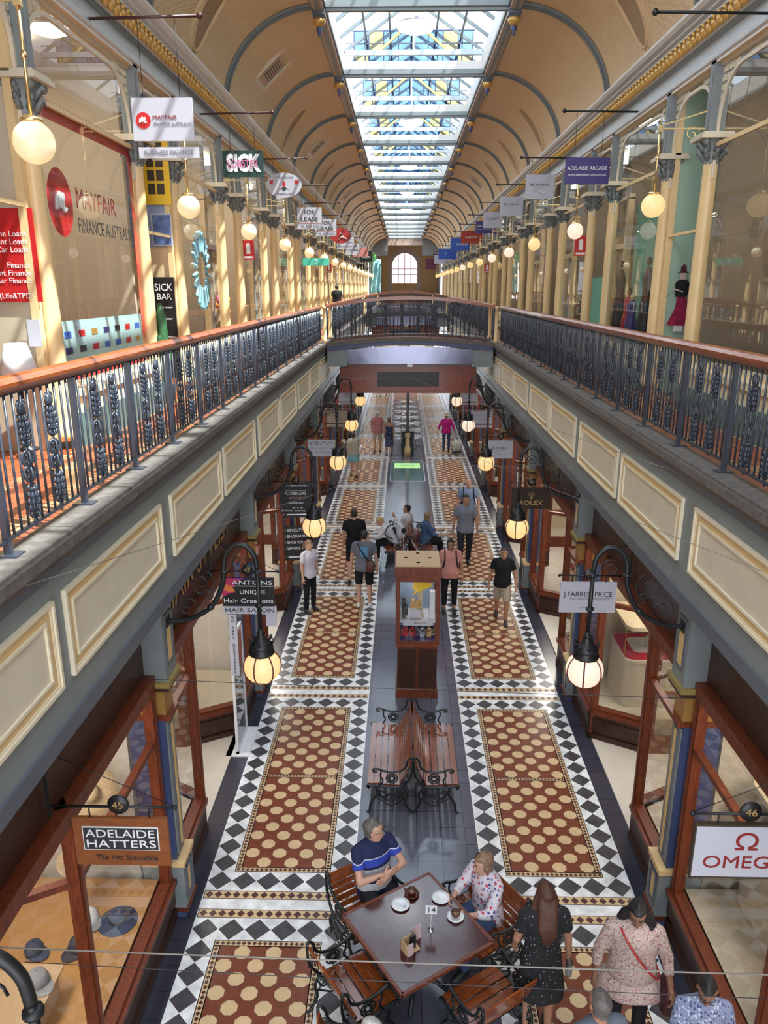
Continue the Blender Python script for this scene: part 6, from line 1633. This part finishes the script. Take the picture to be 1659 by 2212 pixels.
def floral(name, base, cs, sc_=28, thr=.30):
    m, nt, b = _m(name); tc = N(nt,'ShaderNodeTexCoord'); v = N(nt,'ShaderNodeTexVoronoi'); v.inputs['Scale'].default_value = sc_
    nt.links.new(tc.outputs['Object'], v.inputs['Vector']); s_ = N(nt,'ShaderNodeSeparateColor'); nt.links.new(v.outputs['Color'], s_.inputs[0])
    r = N(nt,'ShaderNodeValToRGB'); r.color_ramp.interpolation = 'CONSTANT'; st = [(0,base)]+cs
    while len(r.color_ramp.elements) < len(st): r.color_ramp.elements.new(.5)
    for e,(p,c) in zip(r.color_ramp.elements, st): e.position = p; e.color = (*c,1)
    nt.links.new(s_.outputs[0], r.inputs['Fac'])
    th = N(nt,'ShaderNodeMath',operation='LESS_THAN'); th.inputs[1].default_value = thr; nt.links.new(v.outputs['Distance'], th.inputs[0])
    mx = N(nt,'ShaderNodeMixRGB'); mx.inputs[1].default_value = (*base,1); nt.links.new(th.outputs[0], mx.inputs[0]); nt.links.new(r.outputs['Color'], mx.inputs[2]); nt.links.new(mx.outputs[0], b.inputs['Base Color'])
    b.inputs['Roughness'].default_value = .85; return m
fl1 = floral('floral_blouse', (.66,.62,.68), [(.25,(.55,.08,.12)),(.5,(.08,.08,.26)),(.75,(.35,.30,.45))], 26, .42)
dots = floral('polka_dot_dress', (.012,.012,.015), [(.35,(.6,.6,.6))], 34); 
for n_ in dots.node_tree.nodes:
    if n_.type == 'MATH': n_.inputs[1].default_value = .17
tunic = floral('mottled_pink_tunic', (.50,.38,.34), [(.25,(.27,.16,.13)),(.6,(.62,.50,.46)),(.85,(.40,.13,.15))], 62, .45)
bluep = floral('blue_leaf_shirt', (.22,.25,.38), [(.3,(.50,.53,.62)),(.6,(.07,.08,.18))], 42, .45)
def check_mat(name, c1, c2, c3, sc_):
    m, nt, b = _m(name); tc = N(nt,'ShaderNodeTexCoord'); sp = N(nt,'ShaderNodeSeparateXYZ'); nt.links.new(tc.outputs['Object'], sp.inputs[0]); outs = []
    for a in (0,2):
        mu = N(nt,'ShaderNodeMath',operation='MULTIPLY'); mu.inputs[1].default_value = sc_; nt.links.new(sp.outputs[a], mu.inputs[0])
        fr = N(nt,'ShaderNodeMath',operation='FRACT'); nt.links.new(mu.outputs[0], fr.inputs[0]); lt = N(nt,'ShaderNodeMath',operation='LESS_THAN'); lt.inputs[1].default_value = .5; nt.links.new(fr.outputs[0], lt.inputs[0]); outs.append(lt)
    ad = N(nt,'ShaderNodeMath',operation='ADD'); nt.links.new(outs[0].outputs[0], ad.inputs[0]); nt.links.new(outs[1].outputs[0], ad.inputs[1])
    dv = N(nt,'ShaderNodeMath',operation='MULTIPLY'); dv.inputs[1].default_value = .5; nt.links.new(ad.outputs[0], dv.inputs[0])
    r = N(nt,'ShaderNodeValToRGB'); r.color_ramp.interpolation = 'CONSTANT'; r.color_ramp.elements.new(.5)
    for e,(p,c) in zip(r.color_ramp.elements, ((0,c1),(.4,c2),(.9,c3))): e.position = p; e.color = (*c,1)
    nt.links.new(dv.outputs[0], r.inputs['Fac']); nt.links.new(r.outputs['Color'], b.inputs['Base Color']); b.inputs['Roughness'].default_value = .85; return m
blk = cloth('black_cloth',(.015,.015,.018)); khaki = cloth('khaki_cloth',(.42,.35,.27)); denim = cloth('denim_cloth',(.05,.08,.17)); dkt = cloth('dark_trouser_cloth',(.025,.027,.035))
fwd = lambda rz: Vector((-sin(rz),cos(rz),0))
NV = .0062
# A seated man, arms folded
rzA = math.atan2(-.56,-.83)
person('man in navy, blue and white striped polo sitting with folded arms, looking aside', (-.50,6.80,0), rzA, 1.80, SK['fair'], HR['grey'], stripe, dkt, sit=True, lean=-.06, w=1.1, belly=.03, head=(.95,.05,0),
       armR=((.25,.62,-.72),(-1,.26,.14)), armL=((-.25,.62,-.72),(1,.34,.02)), glasses=True, vox=NV, sleeve='short', curl=.2)
# B seated woman
rzB = math.atan2(.83,-.56)
person('woman in pink and blue floral blouse seated with hands clasped, watch on wrist', (.72,6.52,0), rzB, 1.66, SK['fair'], HR['sandy'], fl1, denim, sit=True, lean=.12, w=1.12, belly=.03, head=(-.25,.15,0),
       armR=((.18,.5,-.8),(-.48,.85,.10)), armL=((-.18,.5,-.8),(.44,.86,.06)), vox=NV, sleeve='half', hairstyle='curly', curl=.5, hem=-.12)
# C standing back, polka dots
person('woman seen from behind in a black dress with white dots and long brown hair', (1.08,5.55,0), .05, 1.68, SK['tan'], HR['brown'], dots, None, dress=(dots,.50), dress_w=(.19,.24), hairstyle='long', hairlen=.30, vox=NV, head=(.1,.12,0), sleeve='short', w=1.03, shoe='shoe_black',
       armR=((.22,.0,-1),(.12,.12,-1)), armL=((-.22,.05,-1),(.05,.5,-.8)))
b = MB(); b.lathe([(.032,0),(.034,.02),(.033,.16),(.014,.20),(.014,.23),(0,.23)],(0,0,0),16); tag(b.build('water_bottle', glass('blue_bottle_plastic',(.55,.68,.85),.15), None, (1.345,5.58,.66)), 'pale blue water bottle held by the woman in dotted dress', 'bottle')
# D
person('woman in loose mottled pink tunic with shoulder-length black hair, looking down', (1.86,5.44,0), PI-.15, 1.64, SK['brown'], HR['black'], tunic, blk, dress=(tunic,.70), dress_w=(.24,.27), w=1.22, belly=.04, hairstyle='long', hairlen=.16, vox=NV, head=(-.15,.38,0), sleeve='half',
       armR=((.38,.08,-1),(.12,.35,-1)), armL=((-.36,.1,-1),(-.12,.55,-.9)), legR=((.03,.12,-1),(0,-.08,-1)))
r, S_ = gear('shoulder_bag', 'dark maroon shoulder bag with red strap at the hip of the woman in pink', 'bag', (1.86,5.44,0), PI-.15, 1.64)
b = MB(S_); strap(b,.93,1,1.35,0,.185,.011); b.build('bag_strap', M['darkred'], r)
b = MB(S_); b.loft([(-.33,.06,.62,.06,.13),(-.33,.06,.66,.075,.155),(-.33,.06,.85,.065,.14),(-.33,.06,.92,.03,.11)],16,0,.7); b.build('bag_body', mat('maroon_leather',(.06,.018,.025),.4), r)
# E
person('woman with short black hair and glasses in blue leaf-pattern shirt, head bowed', (2.20,4.74,0), PI-.1, 1.58, SK['brown'], HR['black'], bluep, dkt, w=1.08, head=(-.25,.55,0), sleeve='half', glasses=True, vox=NV, armR=((.2,.3,-1),(-.3,.8,-.3)), armL=((-.2,.3,-1),(.3,.8,-.3)))
person('man with cropped grey hair seen from behind at the lower edge', (1.29,4.44,0), .25, 1.72, SK['tan'], HR['grey'], cloth('slate_shirt',(.12,.14,.18)), dkt, vox=.009, hairstyle='short', head=(0,.1,0))
person('white-haired elderly man in a pale checked shirt seated at the lower edge', (-.55,4.60,0), -PI/2-.3, 1.72, SK['fair'], HR['white'], check_mat('blue_check_shirt',(.7,.7,.74),(.45,.48,.62),(.2,.22,.45),36), dkt, sit=True, lean=.15, vox=.008, head=(-.2,.35,0), armR=((.15,.4,-.9),(-.2,.9,-.1)), armL=((-.15,.4,-.9),(.2,.9,-.1)))
# H, I
person('man in plain black t-shirt and dark shorts walking away', (-1.33,17.0,0), .05, 1.80, SK['fair'], HR['dark'], blk, blk, w=1.1, leg='short', hairstyle='short', vox=.009, legR=((.03,.2,-1),(0,-.15,-1)), legL=((-.03,-.12,-1),(0,-.35,-1)), armR=((.18,-.05,-1),(.05,.15,-1)), armL=((-.2,.1,-1),(-.05,.25,-1)), face=False)
person('man in navy cap and grey t-shirt walking away with a sling bag', (-1.03,15.5,0), -.05, 1.76, SK['fair'], HR['dark'], cloth('grey_tee',(.14,.15,.18)), blk, w=1.14, leg='short', vox=.009, legR=((.03,.02,-1),(0,.0,-1)), legL=((-.04,.12,-1),(0,-.12,-1)), armR=((.24,-.02,-1),(.06,.12,-1)), armL=((-.24,.05,-1),(-.05,.15,-1)), shoe='shoe_white', hatk='cap', hatm=mat('navy_cap',(.015,.02,.09),.7), face=False)
r, S_ = gear('sling_bag', 'black strap and brown pouch across the back of the man in the cap', 'bag', (-1.03,15.5,0), -.05, 1.76)
b = MB(S_); strap(b,.93,-1,1.2,0,.160,.014); b.build('bag_strap', blk, r); b = MB(S_); b.loft([(.15,-.17,.86,.07,.03),(.15,-.17,.88,.09,.045),(.15,-.17,1.06,.085,.045),(.15,-.16,1.09,.07,.03)],14,0,.6); b.build('pouch', mat('brown_leather_bag',(.10,.03,.02),.5), r)
b = MB(S_); b.box(-.06,-.140,1.18,.09,-.134,1.38); o = b.build('shirt_print', mat('blue_print',(.10,.28,.50),.6), r)
# J
person('woman in white t-shirt and black trousers standing by the cobbler boards', (-2.20,15.25,0), -PI*.72, 1.62, SK['fair'], HR['sandy'], cloth('white_tee',(.62,.60,.68),.06), blk, hairstyle='tail', vox=.009, head=(.1,.5,0), armR=((.15,.02,-1),(.05,.15,-1)), armL=((-.15,.05,-1),(-.02,.2,-1)), legR=((.1,.1,-1),(0,-.05,-1)), legL=((-.1,-.02,-1),(0,-.05,-1)), w=1.02)
tag(MB().ball((0,0,0),(.035,.02,.06),8,6).build('paper_tissue', M['white'], None, (-2.00,15.18,.79)), 'crumpled white tissue held by the woman in white t-shirt', 'tissue')
# P, Q
person('woman in pink t-shirt and glasses walking beside the display case', (.82,15.25,0), PI, 1.66, SK['tan'], HR['black'], cloth('pink_tee',(.62,.28,.24),.08), blk, leg='crop', vox=.009, w=1.12, belly=.05, hairstyle='bob', glasses=True, legR=((.03,.1,-1),(0,-.1,-1)), legL=((-.03,-.02,-1),(0,-.0,-1)), armR=((.24,.0,-1),(.1,.12,-1)), armL=((-.24,.0,-1),(-.08,.15,-1)), head=(.1,-.05,0))
r, S_ = gear('backpack', 'black backpack with straps worn over the pink t-shirt', 'backpack', (.82,15.25,0), PI, 1.66)
def pack(b, y, z0, w_=.14, h_=.42): b.loft([(0,y,z0,w_*.9,.05),(0,y,z0+.04,w_,.08),(0,y,z0+h_*.6,w_,.08),(0,y,z0+h_*.9,w_*.85,.06),(0,y,z0+h_,w_*.5,.03)],16,0,.6)
def pstraps(b, z=0, w=1):
    for s in (1,-1): b.tube(smooth([(s*.11*w,-.13,.93+.50+z),(s*.115*w,-.03,.93+.545+z),(s*.115*w,.10,.93+.47+z),(s*.125*w,.165,.93+.33+z),(s*.15*w,.15,.93+.2+z),(s*.17*w,.0,.93+.12+z),(s*.12*w,-.13,.93+.12+z)]),.017,6)
b = MB(S_); pack(b,-.2,.98); b.build('bag_body', blk, r); b = MB(S_); pstraps(b,0,1.05); b.build('shoulder_strap', blk, r)
person('man in black polo and beige shorts with sunglasses on his head, striding forward', (1.88,14.75,0), PI-.15, 1.66, SK['tan'], HR['dark'], blk, khaki, leg='short', vox=.0085, w=1.06, legR=((.03,-.25,-1),(0,-.55,-1)), legL=((-.03,.25,-1),(0,-.0,-1)), armR=((.28,.0,-1),(.12,-.02,-1)), armL=((-.30,.05,-1),(-.1,.3,-1)), head=(.15,.0,0))
r, S_ = gear('sunglasses', 'dark sunglasses resting on the hair of the man in black polo', 'sunglasses', (1.88,14.75,0), PI-.15, 1.66)
b = MB(S_); 
for s in (1,-1): b.ball((s*.035,.085,1.675),(.03,.01,.018),10,6)
b.tube([(-.07,.03,1.66),(-.035,.09,1.68),(.035,.09,1.68),(.07,.03,1.66)],.004,5); b.build('lens_pair', M['ink'], r)
# N, O
person('tall man in grey polo and dark trousers walking towards the viewer', (1.37,18.1,0), PI+.05, 1.86, SK['tan'], HR['dark'], cloth('grey_polo',(.19,.20,.25),.05), dkt, w=1.12, vox=.0095, legR=((.02,.18,-1),(0,-.02,-1)), legL=((-.02,-.12,-1),(0,-.38,-1)), armR=((.26,.0,-1),(.08,.12,-1)), armL=((-.26,.05,-1),(-.02,.25,-1)))
person('bald man in light blue shirt behind the tall man in grey polo', (1.60,20.1,0), PI, 1.77, SK['fair'], None, cloth('light_blue_shirt',(.22,.28,.42),.08), dkt, w=1.15, belly=.03, vox=.011, armR=((.24,.0,-1),(.08,.12,-1)), armL=((-.28,.05,-1),(-.05,.25,-1)))
r, S_ = gear('backpack', 'dark backpack straps worn by the bald man in blue', 'backpack', (1.60,20.1,0), PI, 1.77)
b = MB(S_); pack(b,-.2,.98); b.build('bag_body', blk, r); b = MB(S_); pstraps(b,0,1.12); b.build('shoulder_strap', blk, r)
# seated on second bench
wht = cloth('white_shirt',(.66,.64,.66),.08)
person('blond person in white shirt sitting bent over a phone', (-.40,18.55,0), PI/2, 1.70, SK['fair'], HR['blond'], wht, blk, sit=True, lean=.55, sleeve='long', vox=.010, head=(0,.55,0), armR=((.1,.55,-.85),(-.25,.95,.05)), armL=((-.1,.55,-.85),(.25,.95,.05)), shoe='shoe_white')
r = empty('phone', (-.98,18.5,.78), 0, 'dark phone in the hands of the blond person', 'phone'); MB().box(-.04,-.035,0,.04,.035,.01).build('phone_body', M['black'], r)
r = empty('backpack', (-.22,18.5,.62), 0, 'white and black backpack leaning on the back of the blond person', 'backpack')
b = MB(); b.loft([(0,0,0,.09,.15),(0,0,.06,.12,.17),(-.04,0,.30,.11,.16),(-.10,0,.42,.07,.10)],16,0,.6); b.build('bag_body', mat('pale_bag_cloth',(.60,.58,.62),.8,var=.3,vscale=9), r)
b = MB(); b.ball((.04,-.12,.22),(.07,.06,.08),10,8); b.build('front_pocket', dkt, r); b = MB(); b.tube(smooth([(-.10,-.12,.40),(-.32,-.17,.36),(-.42,-.14,.12),(-.2,-.15,.0)]),.014,6); b.build('shoulder_strap', blk, r)
person('dark-haired youth in white shirt sitting sideways on the second double bench', (-.12,19.35,0), PI/2-.5, 1.68, SK['tan'], HR['black'], wht, dkt, sit=True, lean=-.12, sleeve='long', vox=.011, head=(.2,.0,0), armR=((.55,.1,-.85),(.5,.3,-.2)), armL=((-.1,.5,-.8),(.1,.55,.9)))
person('woman in blue shirt and face mask sitting on the shaded side of the bench', (.38,18.7,0), -PI/2+.1, 1.66, SK['fair'], HR['sandy'], cloth('mid_blue_shirt',(.07,.12,.24),.2,14), blk, sit=True, lean=.1, leg='crop', w=1.15, belly=.04, sleeve='half', vox=.010, hairstyle='curly', head=(-.1,.15,0), armR=((.1,.5,-.85),(-.1,.95,-.1)), armL=((-.1,.5,-.85),(.1,.95,.0)), shoe='sandal')
tag(MB().ball((0,0,0),(.03,.055,.05),10,8).build('face_mask', mat('pale_blue_mask',(.35,.50,.72),.8), None, (.53,18.70,1.085)), 'pale blue face mask on the seated woman in blue', 'mask')
r = empty('suitcase', (.12,19.0,0), 0, 'dark red suitcase with raised handle beside the seated visitors', 'suitcase'); MB().loft([(0,0,.05,.14,.20),(0,0,.08,.16,.22),(0,0,.60,.16,.22),(0,0,.63,.14,.20)],18,0,.4).build('suitcase_body', mat('wine_case',(.12,.02,.02),.4), r)
MB().tube([(-.03,-.1,.6),(-.03,-.1,.95),(-.03,.1,.95),(-.03,.1,.6)],.009,6).build('handle', M['steel'], r); 
for s in (1,-1): MB().lathe([(.03,-.01),(.03,.01)],(s*.1,.1,.03),10).build('wheel', M['black'], r)
# far walkers
person('man in red checked shirt, khaki shorts and white cap walking away', (-1.27,31.9,0), 0, 1.74, SK['fair'], HR['white'], check_mat('red_check_shirt',(.6,.5,.5),(.42,.10,.10),(.28,.02,.03),22), khaki, leg='short', w=1.14, belly=.04, vox=.014, hatk='cap', hatm=M['white'], face=False, legR=((.03,.12,-1),(0,-.05,-1)), armR=((.2,.05,-1),(-.1,.2,-1)), armL=((-.2,.05,-1),(.1,.2,-1)), hem=-.14)
person('woman in navy and white patterned strap dress walking away', (-.75,31.2,0), 0, 1.62, SK['tan'], HR['sandy'], None, None, dress=(floral('navy_leaf_dress',(.025,.03,.09),[(.3,(.35,.38,.45))],26),.42), dress_w=(.17,.19), hairstyle='bob', vox=.014, face=False, legR=((.03,.1,-1),(0,-.05,-1)), armR=((.15,.0,-1),(.05,.0,-1)))
b = MB(Matrix.Scale(1.62/1.7,4)); b.loft([(0,0,.95,.175,.13),(0,0,1.1,.155,.115),(0,0,1.2,.165,.125),(0,0,1.31,.18,.13)],18)
o = b.build('dress_bodice', bpy.data.materials['navy_leaf_dress']); pp = [x for x in bpy.data.objects if x.get('label','').startswith('woman in navy and white')][0]; o.parent = pp
person('person in magenta blouse, jeans and straw hat walking away', (1.68,32.1,0), .1, 1.62, SK['fair'], HR['sandy'], cloth('magenta_blouse',(.48,.02,.20),.1), denim, w=1.15, belly=.03, vox=.014, lean=.08, hatk='straw', hatm=M['straw'], face=False, armL=((-.5,-.1,-1),(-.3,.1,-1)), armR=((.45,-.2,-1),(.3,-.3,-1)), sleeve='half')
r = empty('shopping_trolley', (2.08,31.5,0), 0, 'pale wheeled shopping trolley pulled by the person in magenta', 'trolley'); MB().loft([(0,0,.15,.20,.14),(0,0,.3,.24,.18),(0,0,.52,.22,.16),(0,0,.58,.12,.08)],16,0,.7).build('trolley_bag', mat('mottled_bag',(.42,.40,.34),.8,var=.5,vscale=12), r)
MB().tube(smooth([(-.1,.05,.12),(-.12,.15,.6),(-.16,.4,.82)]),.012,6).build('handle', M['black'], r); MB().box(-.2,-.15,.08,.2,.15,.12).build('wheel_frame', M['black'], r)
person('woman in cream cardigan and light blue skirt with a long ponytail', (-2.0,27.5,0), -.1, 1.66, SK['light'], HR['brown'], cloth('cream_cardigan',(.55,.50,.40),.05), None, dress=(mat('aqua_skirt',(.20,.48,.58),.8),.60), dress_w=(.18,.21), hairstyle='tail', vox=.013, sleeve='long', face=False, legR=((.08,-.15,-1),(0,-.4,-1)), legL=((-.03,.2,-1),(0,.0,-1)), hem=-.16, w=1.08)
r, S_ = gear('tote_bag', 'white tote bag on the shoulder of the woman in cream cardigan', 'bag', (-2.0,27.5,0), -.1, 1.66); b = MB(S_); b.loft([(.26,-.02,.92,.035,.12),(.26,-.02,1.18,.05,.14)],12,0,.5); b.build('bag_body', M['china'], r); b = MB(S_); b.tube(smooth([(.24,-.12,1.16),(.19,-.05,1.46),(.24,.1,1.16)]),.01,5); b.build('handle', blk, r)
person('man in black t-shirt and grey cap on the sunlit upper gallery', (-3.12,34.7,5.13), 0, 1.74, SK['tan'], HR['dark'], blk, dkt, vox=.015, hatk='cap', hatm=cloth('grey_cap2',(.25,.25,.24)), face=False)
person('distant walker in grey shorts seen only below the footbridge screen', (-1.72,48.9,0), 0, 1.75, SK['tan'], HR['dark'], dkt, khaki, leg='short', vox=.02, face=False, w=1.1)
person('second distant walker in dark trousers seen below the footbridge screen', (-1.15,49.3,0), 0, 1.70, SK['tan'], HR['dark'], blk, dkt, leg='crop', vox=.02, face=False)
# ------------------------------------------------------------------ unseen block added to cut off the sun, camera, light
b = MB(); b.box(4.2, YN-6, 13.0, 14, 95, 18.25)
tag(b.build('added_sun_blocker', M['white_trim']), 'unseen added building rising beside the arcade roof', 'blocker', kind='structure')
cam = bpy.data.cameras.new('camera'); co = bpy.data.objects.new('camera', cam); COL.objects.link(co); sc.camera = co
F, P_, Yw = 1642.12, .287608, -.0233942
cam.sensor_fit = 'VERTICAL'; cam.sensor_height = 36; cam.lens = F*36/2212
cam.clip_end = 500; cam.clip_start = .05
fw = Vector((sin(Yw)*cos(P_), cos(Yw)*cos(P_), -sin(P_))); rt = Vector((cos(Yw), -sin(Yw), 0)); up = rt.cross(fw)
co.matrix_world = Matrix(((rt.x,up.x,-fw.x,-.232),(rt.y,up.y,-fw.y,0),(rt.z,up.z,-fw.z,6.769),(0,0,0,1)))
sun = bpy.data.lights.new('sun', 'SUN'); so = bpy.data.objects.new('sun', sun); COL.objects.link(so)
sun.energy = 12.5; sun.angle = .01; sun.color = (1,.95,.86)
SD = Vector((-1, .35, -1.95)).normalized()
so.rotation_euler = SD.to_track_quat('-Z','Y').to_euler()
w = bpy.data.worlds.new('world'); sc.world = w; w.use_nodes = True
bg = w.node_tree.nodes['Background']; bg.inputs['Color'].default_value = (.86,.92,1,1); bg.inputs['Strength'].default_value = 3.5
# ground floor and gallery lamps as real point lights are provided by their emissive globes
sc.view_settings.view_transform = 'Standard'; sc.view_settings.look = 'None'; sc.view_settings.gamma = 1; sc.view_settings.exposure = .58
sc.view_settings.use_curve_mapping = False
cy = sc.cycles
cy.use_denoising = True; cy.max_bounces = 6; cy.diffuse_bounces = 3; cy.glossy_bounces = 4; cy.transmission_bounces = 4; cy.transparent_max_bounces = 12
cy.caustics_reflective = False; cy.caustics_refractive = False; cy.sample_clamp_indirect = 6
cy.use_adaptive_sampling = True; cy.adaptive_threshold = .045
bpy.context.view_layer.update()
for o, wd in TEXTS:
    d = o.dimensions.x
    if d > 1e-4: o.scale.x = wd/d
dg = bpy.context.evaluated_depsgraph_get()
for o in [x for x in bpy.data.objects if x.type == 'FONT']:
    me = bpy.data.meshes.new_from_object(o.evaluated_get(dg)); nm = o.name
    q = bpy.data.objects.new('tmp_text', me); COL.objects.link(q)
    q.parent = o.parent; q.location = o.location; q.rotation_euler = o.rotation_euler; q.scale = o.scale
    bpy.data.objects.remove(o); q.name = nm
